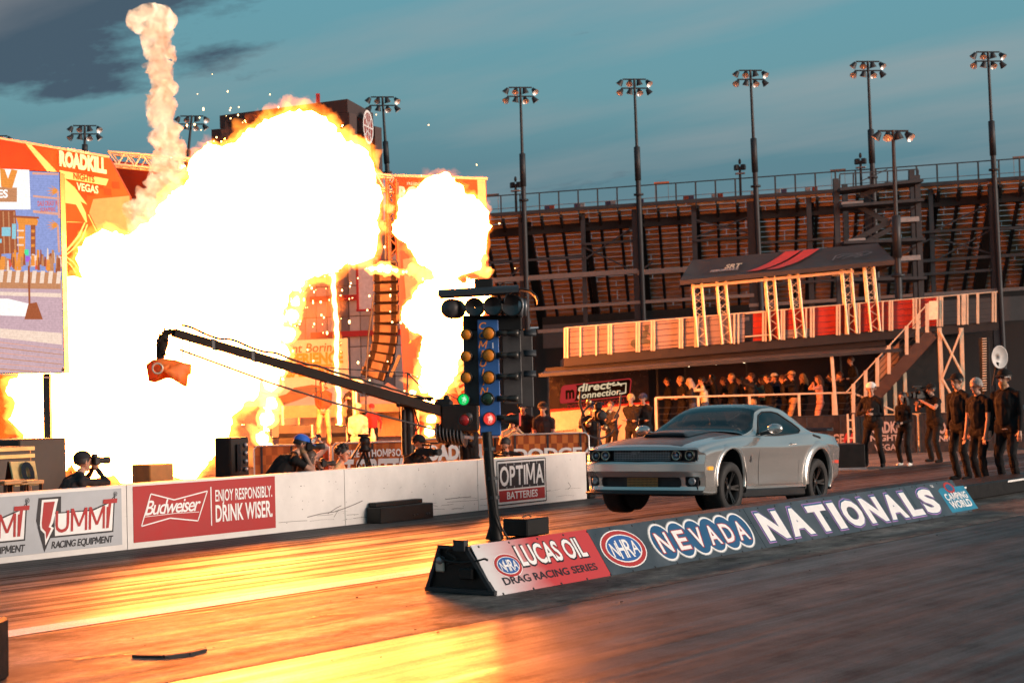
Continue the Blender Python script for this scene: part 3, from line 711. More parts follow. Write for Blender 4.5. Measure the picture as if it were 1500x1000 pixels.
# lamps of the other side, seen from behind
for i, y in enumerate((489, 521, 552, 584, 612)):
    c = T(744, y-.5, .04)+tn*.05
    mb = MB(); mb.lathe(c, tu+tn*.1, [(.001, -.10), (4.5*k_, -.10), (4.5*k_, -.02), (3.4*k_, 0.0), (4.6*k_, .01), (5.2*k_, .07), (5.2*k_, .10), (.001, .10)], 14); mb.build('lamp_barrel', M_BARREL, t)
for i, y in enumerate((492, 522, 552)):
    c = T(770, y, .1); mb = MB(); vs = []
    for q in (0, .12):
        for k in range(9):
            th = pi*k/8; vs.append(c+tu*(q-.02)+tn*(cos(th)*.055+.03)+ZV*sin(th)*.055)
    mb.add(vs, [(k, k+1, 10+k, 9+k) for k in range(8)], 0, True); o = mb.build('lamp_hood', M_STEEL, t); md = o.modifiers.new('s', 'SOLIDIFY'); md.thickness = .006
mb = MB(); c = T(757, 614, .02)+tn*.04
mb.lathe(c, tu, [(5*k_, -.12), (6.5*k_, -.03), (9*k_, .0), (9.5*k_, .03), (8.5*k_, .035), (.001, .02)], 18); mb.build('red_rim_lamp', M_BARREL, t)
mb = MB(); mb.lathe(c+tu*.03, tu, [(9.6*k_, -.008), (9.8*k_, .006), (9.0*k_, .01)], 18); mb.build('rim', emat('red_rim_glow', (1, .12, .08), .9), t)
# big top lamps
mb = MB(); mb.lathe(T(660, 452, .04), tn-tu*.5, [(.001, .07), (10*k_, .06), (14*k_, .03), (15*k_, -.03), (14*k_, -.14), (.001, -.16)], 20); mb.build('top_lamp', M_TBOX, t)
for i, x in enumerate((695, 722, 750)):
    c = T(x, 450-i*1.2, -.02)+tn*.03; r = (13.2, 13.2, 15.5)[i]*k_
    mb = MB(); mb.lathe(c, tn-tu*.12, [(r*.95, -.16), (r, -.02), (r*1.06, 0), (r*1.06, .02), (r*.93, .02), (r*.9, -.01)], 24); o = mb.build('top_lamp', M_BLACK, t)
    mb = MB(); mb.lathe(c, tn-tu*.12, [(.001, -.02), (r*.5, -.012), (r*.92, .0)], 24); mb.build('lens', M_GLASSD, o)
mb = MB(); mb.lathe(T(764, 449, .03), tu, [(15*k_, -.03), (16*k_, -.01), (16*k_, .01), (14*k_, .012), (14*k_, .03), (15*k_, .035), (13*k_, .05)], 24); mb.build('chrome_ring', M_GALV, t)
# lettering running down the blue board
mb = MB(); o0 = T(709, 486, -.012)+tn*.002
for i, ch in enumerate('COMPULINK'):
    c = T(707+i*.35, 477+i*13.6, 0)+tn*.004
    mb.text(ch, c-ZV*.035, tu, tv, .07, bold=.02, shear=.25, align='C', lift=.002)
mb.build('lettering', M_ORANGE, t)
mb = MB(); mb.box(T(722, 506)+tn*.004, (.008, .004, .055), (tu, -tn, tv)); mb.build('sticker', M_LETTER, t)
# ------------------------------------------------------------------ fire
def blob(spheres, voxel, disp, name, seed=0, freq=1.0, shrink=0.0, squash=0.8, tips=0.0):
    """spheres (px, py, radius in photo px, depth) fused into one billowing surface"""
    mb = MB()
    for (x, y, r, z) in spheres:
        c = P(x, y, z); R = r*z/F_PX*(1-shrink)
        mb.ball(c, (R, R*squash, R), 14, ax=(RH, FH, ZV))
    me = bpy.data.meshes.new('t'); me.from_pydata(mb.v, [], mb.f); ob = bpy.data.objects.new('t', me); COL.objects.link(ob)
    md = ob.modifiers.new('r', 'REMESH'); md.mode = 'VOXEL'; md.voxel_size = voxel
    md2 = ob.modifiers.new('sm', 'SMOOTH'); md2.iterations = 5; md2.factor = .5
    dg = bpy.context.evaluated_depsgraph_get(); dg.update()
    m2 = bpy.data.meshes.new_from_object(ob.evaluated_get(dg)); bpy.data.objects.remove(ob); bpy.data.meshes.remove(me)
    n = len(m2.vertices); co = np.empty(n*3); m2.vertices.foreach_get('co', co); no = np.empty(n*3); m2.vertices.foreach_get('normal', no)
    co = co.reshape(-1, 3); no = no.reshape(-1, 3); so = Vector((seed*13.1, seed*7.7, seed*3.3)); d = np.empty(n)
    tb = noise.turbulence
    for i in range(n):
        v = Vector(co[i])*freq+so
        b = 1-abs(noise.noise(v*1.1))*2          # round billows with sharp creases
        b2 = 1-abs(noise.noise(v*2.7+so))*2
        d[i] = b*.52+b2*.30+(1-abs(noise.noise(v*6.3-so))*2)*.20+noise.noise(v*13)*.13+noise.noise(v*27)*.09-.15
        if tips: d[i] += tips*max(0, noise.noise(v*4.2+so*2)-.25)*3
    co = co+no*(d*disp)[:, None]
    m2.vertices.foreach_set('co', co.ravel()); m2.name = name
    for p in m2.polygons: p.use_smooth = True
    m2.update(); return m2
def link(me, name, m, parent=None):
    me.materials.clear(); me.materials.append(m); o = bpy.data.objects.new(name, me); COL.objects.link(o)
    if parent is not None:
        me.transform(Matrix.Translation(-parent.location)); o.parent = parent
    return o
def vol_mat(name, emit, estr, dens=0.0, scat=(0.8, .6, .4), aniso=0.0, absorb=None):
    m = bpy.data.materials.new(name); m.use_nodes = True; N = m.node_tree.nodes; L = m.node_tree.links; N.clear()
    o = N.new('ShaderNodeOutputMaterial'); pv = N.new('ShaderNodeVolumePrincipled')
    pv.inputs['Density'].default_value = dens; pv.inputs['Color'].default_value = (*scat, 1); pv.inputs['Anisotropy'].default_value = aniso
    pv.inputs['Emission Color'].default_value = (*emit, 1); pv.inputs['Emission Strength'].default_value = estr
    if absorb: pv.inputs['Absorption Color'].default_value = (*absorb, 1)
    L.new(pv.outputs[0], o.inputs['Volume']); return m
FIRE_L = 142.0
M_CORE = emat("white_hot_flame", (1.0, .22, .036), FIRE_L)
M_FLAME = vol_mat('burning_gas', (1.0, .21, .018), 3.3)
M_FLAME2 = vol_mat('thin_burning_gas', (1.0, .26, .03), 2.4)
M_SMOKE = vol_mat('lit_smoke', (1.0, .34, .10), 0.12, 1.1, (.75, .55, .38))
M_PLUME = vol_mat('glowing_smoke', (1.0, .72, .50), 0.42, 3.4, (.82, .74, .68), absorb=(.5, .35, .3))

def wisp_mat(name, scale, lo, hi, dens, e0, e1, estr, scat=(.8, .6, .4), step=1.0, warp=1.2, own=0.0):
    """torn, uneven gas: density and glow follow a warped 3D noise"""
    m = bpy.data.materials.new(name); m.use_nodes = True; N = m.node_tree.nodes; L = m.node_tree.links; N.clear()
    o = N.new('ShaderNodeOutputMaterial'); pv = N.new('ShaderNodeVolumePrincipled'); tc = N.new('ShaderNodeTexCoord')
    nz = N.new('ShaderNodeTexNoise'); nz.inputs['Scale'].default_value = scale; nz.inputs['Detail'].default_value = 4; nz.inputs['Roughness'].default_value = .6; nz.inputs['Distortion'].default_value = warp
    L.new(tc.outputs['Object'], nz.inputs['Vector'])
    r = N.new('ShaderNodeMapRange'); r.inputs[1].default_value = lo; r.inputs[2].default_value = hi; L.new(nz.outputs[0], r.inputs[0])
    d = N.new('ShaderNodeMath'); d.operation = 'MULTIPLY'; d.inputs[1].default_value = dens; L.new(r.outputs[0], d.inputs[0]); L.new(d.outputs[0], pv.inputs['Density'])
    e = N.new('ShaderNodeMath'); e.operation = 'MULTIPLY'; e.inputs[1].default_value = estr; L.new(r.outputs[0], e.inputs[0]); 
    if own:                     # glow varies on its own, so thick smoke shows painted lighter and darker folds
        n2 = N.new('ShaderNodeTexNoise'); n2.inputs['Scale'].default_value = own; n2.inputs['Detail'].default_value = 4; n2.inputs['Distortion'].default_value = 1.0; L.new(tc.outputs['Object'], n2.inputs['Vector'])
        r2 = N.new('ShaderNodeMapRange'); r2.inputs[1].default_value = .33; r2.inputs[2].default_value = .66; r2.inputs[3].default_value = .34; L.new(n2.outputs[0], r2.inputs[0])
        e2 = N.new('ShaderNodeMath'); e2.operation = 'MULTIPLY'; L.new(e.outputs[0], e2.inputs[0]); L.new(r2.outputs[0], e2.inputs[1]); e = e2; r = r2
    L.new(e.outputs[0], pv.inputs['Emission Strength'])
    c = N.new('ShaderNodeMix'); c.data_type = 'RGBA'; c.inputs[6].default_value = (*e0, 1); c.inputs[7].default_value = (*e1, 1); L.new(r.outputs[0], c.inputs[0]); L.new(c.outputs[2], pv.inputs['Emission Color'])
    pv.inputs['Color'].default_value = (*scat, 1); L.new(pv.outputs[0], o.inputs['Volume']); m.cycles.volume_step_rate = step; return m
M_FLAME = wisp_mat('burning_gas', 1.5, .34, .70, 0.0, (1, .13, .004), (1, .36, .05), 9.0, step=.6)
M_PLUME = wisp_mat('glowing_smoke', 2.3, .28, .60, 8.0, (1, .38, .15), (1, .72, .46), 12.5, (.10, .08, .07), step=.4, own=3.2)
def fire(name, label, spheres, base, vox, disp, seed, core=True, mcore=0.10, fl=M_FLAME, tips=0.0, freq=1.0, cvox=None):
    t = thing(name, label, 'fire', base)
    if core: link(blob(spheres, cvox or vox*1.7, disp*.95, 'core', seed, freq, mcore), 'flame_core', M_CORE, t)
    link(blob(spheres, vox, disp, 'fringe', seed, freq, 0.0, tips=tips), 'flame_fringe', fl, t)
    return t
Z1 = 36.0
S1 = [(430, 228, 70), (388, 262, 72), (478, 262, 68), (515, 300, 48), (350, 300, 75), (440, 320, 95), (520, 340, 42), (300, 330, 75), (320, 250, 36),
      (470, 362, 40), (380, 390, 60), (310, 420, 110), (230, 400, 72), (165, 392, 52), (230, 360, 40), (200, 470, 100), (128, 455, 58, 35.2), (120, 540, 72, 35.4),
      (200, 570, 105), (300, 520, 100), (355, 470, 62), (395, 430, 34), (375, 520, 32), (345, 540, 40), (270, 620, 72), (200, 640, 70), (130, 620, 62), (70, 600, 50), (45, 570, 34),
      (330, 590, 26), (70, 655, 40), (270, 660, 40), (150, 665, 40)]
S1 = [(s if len(s) == 4 else (*s, Z1)) for s in S1]
base1 = P(220, 700, Z1); base1.z = 0
t1 = fire('fireball', 'huge white hot fireball bursting up behind the white wall and camera crane', S1, base1, .062, .36, 1, tips=.4, mcore=.17, cvox=.12)
link(blob(S1, .085, .42, 'f', 21, 1.2, -0.05, tips=.5), 'flame_veil', wisp_mat('torn_flame_veil', 1.1, .50, .80, 0.0, (1, .10, .003), (1, .22, .015), 3.2, step=.8, warp=2.0), t1)
# ragged burning strip on the lower edge
S1b = [(396, 560, 15), (398, 590, 14), (390, 612, 14), (386, 640, 13), (392, 660, 12), (404, 540, 15), (412, 515, 15), (420, 490, 15), (428, 462, 13), (432, 440, 13), (436, 415, 12)]
link(blob([(*s, 35.6) for s in S1b], .05, .16, 'f', 7, 2.0, 0, tips=.8), 'flame_strip', vol_mat('strip_gas', (1, .36, .06), 14), t1)
link(blob([(*s, 35.6) for s in S1b], .07, .13, 'f', 7, 2.0, 0.38), 'flame_strip', M_CORE, t1)
S2 = [(645, 290, 36), (622, 312, 40), (678, 318, 36), (645, 345, 50), (690, 352, 24), (600, 330, 22), (655, 385, 26), (700, 335, 14), (672, 375, 22), (690, 383, 14)]
base2 = P(628, 690, 39); base2.z = .6
t2 = fire('fireball', 'smaller split fireball rising in front of the orange stage wing', [(*s, 39) for s in S2] , base2, .05, .22, 3, tips=.5, freq=1.4, mcore=.13, cvox=.1)
S3 = [(640, 452, 42), (668, 470, 40), (612, 460, 26), (690, 440, 28), (650, 430, 30), (700, 425, 18), (652, 500, 36), (640, 520, 26), (628, 438, 24)]
link(blob([(*s, 39) for s in S2+S3], .07, .30, 'f', 23, 1.5, -0.08, tips=.5), 'flame_veil', bpy.data.materials['torn_flame_veil'], t2)
link(blob([(*s, 39) for s in S3], .07, .16, 'f', 4, 1.4, 0, tips=.7), 'flame_fringe', M_FLAME, t2)
link(blob([(*s, 39) for s in S3], .11, .15, 'f', 4, 1.4, 0.12), 'flame_core', M_CORE, t2)
S4 = [(652, 530, 25), (634, 545, 24), (622, 565, 17), (640, 570, 18), (628, 592, 15), (612, 588, 10), (632, 612, 9), (627, 630, 9), (630, 648, 8), (648, 552, 20), (660, 540, 15), (606, 575, 8)]
link(blob([(*s, 39) for s in S4], .05, .18, 'f', 5, 1.9, 0, tips=1.0), 'flame_tail', vol_mat('tail_gas', (1, .36, .06), 7), t2)
link(blob([(*s, 39) for s in S4], .06, .14, 'f', 5, 1.9, 0.42), 'flame_core', M_CORE, t2)
# loose flame licks joining the two
link(blob([(700, 392, 8, 39), (712, 398, 7, 39), (640, 405, 10, 39), (655, 412, 9, 39), (605, 395, 7, 39), (615, 402, 7, 39), (628, 402, 8, 39), (704, 380, 9, 39)], .04, .14, 'f', 9, 2.4, 0, tips=1), 'flame_lick', vol_mat('lick_gas', (1, .3, .05), 16), t2)
# burning sheet crossing the speaker line
t = thing('flame', 'small flat tongue of flame drifting past the hanging speaker column', 'fire', P(565, 394, 40))
S5 = [(545, 393, 7), (557, 392, 8), (568, 394, 8), (580, 396, 7), (590, 398, 5), (538, 394, 4)]
link(blob([(*s, 40) for s in S5], .035, .09, 'f', 11, 2.5, 0, tips=.8), 'flame_fringe', vol_mat('sheet_gas', (1, .36, .06), 22), t)
link(blob([(*s, 40) for s in S5], .05, .07, 'f', 11, 2.5, .4), 'flame_core', M_CORE, t)
# thin vertical jet
a, b = P(497, 622, 41), P(489, 398, 41); t = thing('flame_jet', 'thin vertical jet of flame shooting up from the stage floor', 'fire', a)
mb = MB(); n = 40; mb.tube([a.lerp(b, k/n)+RH*(.012*sin(k*1.7)+.02*sin(k*.31)) for k in range(n+1)], [.055*(.75+.35*abs(sin(k*2.3)))*(1 if k < n else .2) for k in range(n+1)], 8)
mb.build('flame_core', emat('jet_flame', (1, .55, .19), 9), t)
mb = MB(); mb.tube([a.lerp(b, k/n)+RH*(.012*sin(k*1.7)+.02*sin(k*.31)) for k in range(n+1)], [.13*(.75+.35*abs(sin(k*1.3))) for k in range(n+1)], 8); mb.build('flame_fringe', vol_mat('jet_gas', (1, .30, .04), 3.5), t)
# torn flecks of flame thrown off the rims
def flecks(spheres, n, seed, par, rmax):
    r_ = random.Random(seed); out_ = []
    while len(out_) < n:
        c = r_.choice(spheres); a_ = r_.uniform(-.25*pi, 1.25*pi); k_ = r_.uniform(1.0, 1.22); x, y = c[0]+c[2]*k_*cos(a_), c[1]-c[2]*k_*sin(a_)
        if y > 520 or y < 250 or any((x-q[0])**2+(y-q[1])**2 < (q[2]*.98)**2 for q in spheres): continue
        out_.append((x, y, r_.uniform(2.2, rmax), (c[3] if len(c) > 3 else 39)+r_.uniform(-.6, .6)))
        for _ in range(2): out_.append((x+r_.gauss(0, rmax*.8), y+r_.gauss(0, rmax*.8), r_.uniform(1.8, rmax*.7), out_[-1][3]))
    o = link(blob(out_, .035, .12, 'f', seed, 3.0, 0, tips=.6), 'flame_flecks', bpy.data.materials.get('fleck_gas') or wisp_mat('fleck_gas', 3.0, .25, .6, 0.0, (1, .18, .01), (1, .42, .08), 16.0, step=.5), par); o['kind'] = 'stuff'
flecks([s for s in S1 if 250 < s[1] < 480 and s[0] > 300], 22, 31, t1, 4.5)
# rising smoke column with ring cap; emission put in for the firelight on it
t = thing('smoke_column', 'tall pale rising smoke column with a ring shaped cap, given its own glow', 'fire', P(240, 300, 37.5))
SP = [(238, 330, 30), (225, 300, 30), (255, 292, 26), (236, 275, 25), (250, 255, 22), (240, 240, 22), (252, 222, 18), (240, 205, 20), (246, 188, 19), (238, 170, 20), (236, 150, 20), (240, 130, 19), (236, 112, 19), (232, 95, 19), (238, 78, 16), (225, 78, 16), (233, 62, 17), (222, 55, 15), (240, 52, 10), (200, 305, 18), (212, 325, 24), (262, 310, 20), (230, 46, 16)]
link(blob([(s[0], s[1], s[2]*.90, 37.5) for s in SP], .034, .20, 'f', 12, 2.3, 0.12, tips=.4), 'smoke_trunk', M_PLUME, t)
ring = [(222+25*cos(k*pi/8), 29+11*sin(k*pi/8), 12, 37.5+.36*sin(k*pi/8+.6)) for k in range(16)]+[(222, 26, 12, 37.5), (212, 28, 12, 37.5), (234, 27, 12, 37.5)]
link(blob(ring, .03, .08, 'f', 13, 3.0, 0.05), 'smoke_ring', wisp_mat('glowing_ring_smoke', 3.0, .24, .55, 9.0, (1, .52, .27), (1, .80, .56), 14.0, (.10, .09, .08), step=.4, own=3.0), t)
# smoke right of the big burst and at its foot; own glow stands for firelight
t = thing('smoke_cloud', 'thin orange glowing smoke hanging beside the thin flame jet', 'smoke', P(440, 440, 38.5))
SS = [(430, 420, 38), (455, 400, 34), (448, 445, 40), (425, 470, 38), (468, 425, 30), (410, 450, 26), (480, 445, 26), (460, 470, 30)]
link(blob([(*s, 38.5) for s in SS], .08, .22, 'f', 15, 1.5), 'smoke_body', wisp_mat('orange_glow_smoke', .9, .38, .72, .8, (1, .20, .012), (1, .34, .05), .34, (.15, .10, .07)), t)
t = thing('smoke_cloud', 'pale yellow glowing smoke rolling along the ground at the foot of the fireball', 'smoke', P(330, 660, 34.5))
SS = [(345, 600, 24), (352, 570, 16), (335, 640, 28), (300, 665, 26), (355, 635, 24), (370, 660, 18), (250, 675, 20), (330, 672, 20), (376, 610, 16)]
link(blob([(*s, 34.5) for s in SS], .06, .18, 'f', 16, 1.7), 'smoke_body', wisp_mat('yellow_glow_smoke', 1.2, .36, .68, 1.6, (1, .26, .03), (1, .50, .16), 1.6, (.12, .08, .05)), t)
t = thing('smoke_cloud', 'dark orange smoke at the picture edge under the big screen', 'smoke', P(0, 600, 36))
link(blob([(*s, 36) for s in [(-8, 570, 20), (-4, 600, 18), (0, 628, 16), (-14, 640, 24), (8, 560, 12)]], .06, .16, 'f', 17, 1.8), 'smoke_body', wisp_mat('brown_smoke', 1.4, .30, .7, 5.0, (.8, .16, .01), (1, .3, .03), 1.6, (.05, .03, .02)), t)
# sparks
rnd = random.Random(8); mb = MB()
for _ in range(190):
    u_ = rnd.random()
    if u_ < .45: x, y = rnd.gauss(440, 45), rnd.gauss(430, 45)
    elif u_ < .7: x, y = rnd.gauss(340, 40), rnd.gauss(190, 30)
    else: x, y = rnd.gauss(560, 90), rnd.gauss(420, 110)
    z = rnd.uniform(33, 38); r = rnd.uniform(.008, .026)
    p = P(x, y, z); mb.ball(p, (r, r, r*rnd.uniform(.8, 1.8)), 5)
tag(mb.build('sparks', emat('spark', (1, .55, .2), 8)), kind='stuff')
# ------------------------------------------------------------------ grandstand seen from behind
GA, GB = P(715, 313, 101.5), P(1500, 258, 97.5)
gd = (GB-GA).normalized(); gn = Vector((gd.y, -gd.x, 0)).normalized()
if gn.dot(FH) > 0: gn = -gn                      # towards the camera
gs = (GB-GA).length/785                          # metres per photo pixel along the top
def S(px, back=0.0, drop=0.0): return GA+gd*((px-715)*gs)-gn*back-ZV*drop
PX0, PX1 = 545, 1640
M_DECK = mat('fire_orange_deck', (0.44, 0.235, 0.095), 0.6, noise_amt=.4, scale=1.4, stretch=(1, 1, 3))  # orange of the firelight is put into the plank colour
M_COLM = mat('stand_steel', (0.038, 0.039, 0.044), 0.6, .2, scale=3, noise_amt=.25)
M_STRG = mat('stringer_steel', (0.012, 0.010, 0.010), 0.8, noise_amt=.2)
gt = thing('grandstand', 'tall steel grandstand seen from behind with rows of lit planks', 'grandstand', (S(1000).x, S(1000).y, 0))
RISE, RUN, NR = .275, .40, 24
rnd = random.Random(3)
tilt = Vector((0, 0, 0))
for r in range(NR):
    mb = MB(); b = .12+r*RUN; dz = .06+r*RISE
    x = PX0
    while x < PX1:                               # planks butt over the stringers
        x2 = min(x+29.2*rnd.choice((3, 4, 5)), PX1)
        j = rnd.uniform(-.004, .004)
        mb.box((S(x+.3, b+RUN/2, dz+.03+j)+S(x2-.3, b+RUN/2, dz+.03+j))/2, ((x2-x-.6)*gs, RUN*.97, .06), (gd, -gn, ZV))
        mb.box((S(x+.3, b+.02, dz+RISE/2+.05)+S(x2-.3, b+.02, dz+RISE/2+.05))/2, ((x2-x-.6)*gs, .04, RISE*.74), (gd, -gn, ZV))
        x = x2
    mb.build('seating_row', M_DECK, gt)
mb = MB(); mb.box((S(PX0, -.03, .10)+S(PX1, -.03, .10))/2, ((PX1-PX0)*gs, .10, .22), (gd, -gn, ZV)); mb.build('edge_channel', M_COLM, gt)
k = 0
sx0 = 737
for i in range(-6, 31):
    x = sx0+29.2*i
    mb = MB(); p, q = S(x, .10, .42), S(x, .12+NR*RUN, .42+NR*RISE); mb.bar(p, q, .16, .34); mb.build('stringer', M_STRG, gt)
mb = MB(); mb.box((S(PX0, .95, 1.12)+S(PX1, .95, 1.12))/2, ((PX1-PX0)*gs, .22, .52), (gd, -gn, ZV)); mb.build('girder', M_STRG, gt)
COLS = [(600, .42), (682, .25), (766, .50), (857, .26), (937, .50), (1023, .30), (1108, .52), (1192, .3), (1279, .5), (1368, .26), (1457, .56), (1545, .4), (1620, .4)]
for x, w in COLS:
    p = S(x, .4, .3); mb = MB(); c = Vector((p.x, p.y, p.z/2)); mb.box(c, (w, w*.9, p.z), (gd, -gn, ZV)); mb.build('column', M_COLM, gt)
    # raking frame behind each column
    mb = MB(); mb.bar(S(x+4, .8, .75), S(x+4, 10, 7.2), w*1.2, .6); mb.build('raker', M_STRG, gt)
mb = MB()
for x0, x1, d, w in [(715, 857, 3.0, .14), (857, 937, 2.25, .14), (715, 937, 4.1, .30), (937, 1023, 4.2, .3), (1023, 1108, 2.5, .14), (1108, 1230, 2.9, .12), (1345, 1457, 2.9, .14), (1457, 1600, 3.0, .16), (760, 1108, 6.0, .20), (1108, 1457, 5.4, .16), (1345, 1600, 4.6, .18), (785, 1100, 7.4, .22), (1100, 1620, 6.6, .2)]:
    mb = MB(); mb.bar(S(x0, .2, d), S(x1, .2, d), w, w); mb.build('cross_beam', M_COLM if w < .2 else mat('pale_pipe', (.20, .17, .16), .5, .3), gt)
for x0, d0, x1, d1 in [(857, 3.2, 937, 1.3), (937, 4.2, 857, 2.4), (1023, 1.2, 1108, 2.3), (1023, 2.3, 1108, 1.2), (1372, 4.6, 1457, 2.9), (1368, 2.9, 1455, 1.4), (1457, 4.5, 1368, 3.2), (725, 4.6, 766, 3.2), (937, 4.2, 960, 3.6), (1279, 4.8, 1372, 3.2)]:
    mb = MB(); mb.bar(S(x0, .3, d0), S(x1, .3, d1), .09); mb.build('brace', M_COLM, gt)
# concourse wall; a dark backing sheet stands for the shaded void below it
t = thing('concourse_wall', 'concrete concourse wall with dark backing for the shaded void under the grandstand', 'wall', S(1000, 11, 14)); t.location.z = 0
mb = MB(); a, b = S(500, 9.6, 0), S(1700, 9.6, 0); c = (a+b)/2; mb.box((c.x, c.y, 3.4), ((b-a).length, .3, 6.8), (gd, -gn, ZV)); mb.build('void_backing', mat('void_dark', (.035, .032, .034), .8, scale=1.5), t)
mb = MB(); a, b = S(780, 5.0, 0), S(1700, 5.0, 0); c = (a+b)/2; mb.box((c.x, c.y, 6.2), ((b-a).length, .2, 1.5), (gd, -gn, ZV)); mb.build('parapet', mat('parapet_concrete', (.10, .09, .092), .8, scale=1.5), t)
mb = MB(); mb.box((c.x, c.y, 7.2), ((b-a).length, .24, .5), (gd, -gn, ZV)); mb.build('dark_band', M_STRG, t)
# top railing
rt = thing('grandstand_railing', 'thin steel railing along the top edge of the grandstand', 'railing', S(1000))
for i in range(-1, 30):
    x = sx0+29.2*i-2; p = S(x, -.02, .35); mb = MB(); mb.bar(p, p+ZV*1.42, .085, .085); mb.build('post', M_COLM, rt)
mb = MB(); mb.tube([S(700, -.02, -1.05), S(PX1, -.02, -1.05)], .035, 6); mb.build('top_rail', M_COLM, rt)
mb = MB(); mb.tube([S(700, .25, -.28), S(PX1, .25, -.28)], .022, 6); mb.build('low_rail', M_GALV, rt)
# seat backs and little boards on the top edge
SEATC = [mat('seat_navy', (.02, .03, .09), .5), mat('seat_maroon', (.20, .03, .02), .5), mat('seat_grey', (.25, .27, .30), .5)]
LBL = ['navy', 'maroon', 'pale grey']
seatspots = [(803, 0), (810, 1), (848, 0), (856, 2), (895, 0), (903, 2), (945, 0), (1012, 1), (1020, 0), (1054, 2), (1063, 1), (1112, 2), (1148, 2), (1157, 0), (1192, 2), (1202, 1)]
refs = ['by the fire side end of the grandstand top', 'second pair along the grandstand top', 'third pair along the grandstand top', 'beside the fifth lamp pole', 'near the orange board on the grandstand top', 'past the orange board on the grandstand top', 'just behind the sixth lamp pole', 'before the stair tower on the grandstand top', 'nearest the stair tower on the grandstand top']
for i, (x, c) in enumerate(seatspots):
    p = S(x, .7, .0)
    where = ['between the fourth lamp pole and the next', 'between the fourth lamp pole and the next', 'halfway towards the fifth lamp pole', 'halfway towards the fifth lamp pole', 'just before the fifth lamp pole', 'just before the fifth lamp pole', 'just past the fifth lamp pole', 'after the orange board', 'after the orange board', 'before the sixth lamp pole', 'before the sixth lamp pole', 'just past the sixth lamp pole', 'between the sixth lamp pole and stair tower', 'between the sixth lamp pole and stair tower', 'closest to the stair tower', 'closest to the stair tower'][i]
    o = thing('stadium_seat', f'{LBL[c]} plastic seat on the grandstand top, {where}', 'seat', p, 'seats on the grandstand top edge')
    mb = MB(); mb.bbox(p+ZV*.18, (.34, .07, .34), (gd, -gn, ZV), bev=.05); mb.build('backrest', SEATC[c], o)
    mb = MB(); mb.bbox(p-gn*.22+ZV*.02, (.34, .4, .06), (gd, -gn, ZV), bev=.02); mb.build('seat', SEATC[c], o)
for x, col, l in [(718, 'seat_board_dim', 'dim board on thin legs on the grandstand top beside the orange stage wing'), (976, 'lit', 'bright orange board on thin legs on the grandstand top after the fifth lamp pole'), (1237, 'dim', 'dim board on thin legs on the grandstand top beside the seventh lamp pole'), (1500, 'dim', 'dull board on thin legs on the grandstand top at the picture edge')]:
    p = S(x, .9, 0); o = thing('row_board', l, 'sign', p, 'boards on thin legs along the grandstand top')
    mb = MB(); mb.box(p+ZV*1.22, (.92, .05, .17), (gd, -gn, ZV)); mb.build('board', mat('lit_board', (.60, .14, .05), .5) if col == 'lit' else mat('dim_board', (.22, .13, .10), .5), o)  # same orange boards; lit and dim tones are put into two colours
    for s in (-.4, .4):
        mb = MB(); mb.bar(p+gd*s-ZV*.05, p+gd*s+ZV*1.2, .03); mb.build('leg', M_GALV, o)
# ------------------------------------------------------------------ floodlight poles
M_REFL = mat('lamp_reflector', (.85, .84, .82), .25, .2, noise_amt=.1)
def flood_pole(xt, yt, xb, yb, z, label, width=46, rows=2, nl=4, base=None):
    top = P(xt, yt, z); k = z/F_PX; bot = Vector((top.x, top.y, 0)); q = P(xb, yb, z)
    t = thing('floodlight_pole', label, 'floodlight', bot, 'floodlight poles above the grandstand')
    ax = (top-q).normalized(); h0 = q.z
    mb = MB(); L = top.z
    def at(zz): return q+ax*((zz-q.z)/ax.z)
    mb.tube([at(0), at(h0), at(h0+(L-h0)*.35)], [.17, .16, .14], 10); mb.tube([at(h0+(L-h0)*.35), at(L-.02)], [.10, .075], 10); mb.build('pole', M_STEEL, t)
    mb = MB(); mb.lathe(at(h0+(L-h0)*.18), ax, [(.05, 0), (.19, .02), (.19, (L-h0)*.27), (.05, (L-h0)*.28)], 10); mb.build('ballast_box', M_STEEL, t)
    mb = MB(); mb.lathe(at(h0+(L-h0)*.06), ax, [(.1, 0), (.30, .02), (.30, .14), (.1, .16)], 10); mb.build('collar', M_STEEL, t)
    w = width*k; rh = RT
    for r in range(rows):
        zz = L-.06-r*.54; c = at(zz); ww = w*(.74 if r == 0 and rows == 2 else .86)
        mb = MB(); mb.bar(c-rh*ww/2, c+rh*ww/2, .075); mb.build('crossarm', M_STEEL, t)
        for i in range(nl):
            s = (i/(nl-1)-.5)*w*.90; p = c+rh*s-ZV*.22
            d = Vector((sin(i*2.1+r)*.35, 0, 0)); fd = (-FH*.55*(1 if (i+r) % 2 else -.2)+rh*(s/w*1.2)-ZV*.75).normalized()
            mb = MB(); mb.lathe(p, fd, [(.001, -.22), (.10, -.20), (.14, -.08), (.20, .10), (.215, .14)], 12); mb.bar(p-fd*.1, c+rh*s*.92, .04); o = mb.build('lamp', M_STEEL, t)
            mb = MB(); mb.lathe(p, fd, [(.215, .145), (.18, .10), (.10, .02), (.001, .0)], 12); mb.build('reflector', M_REFL, o)
names = ['first floodlight pole at the screen side, behind the orange banner', 'second floodlight pole, half hidden behind the rising smoke column', 'third floodlight pole beside the brown tower building', 'fourth floodlight pole, next to the orange stage wing', 'fifth floodlight pole, above the light tree side of the grandstand', 'sixth floodlight pole, above the black canopy', 'seventh floodlight pole, standing behind the stair tower', 'eighth and highest floodlight pole, at the far end of the grandstand']
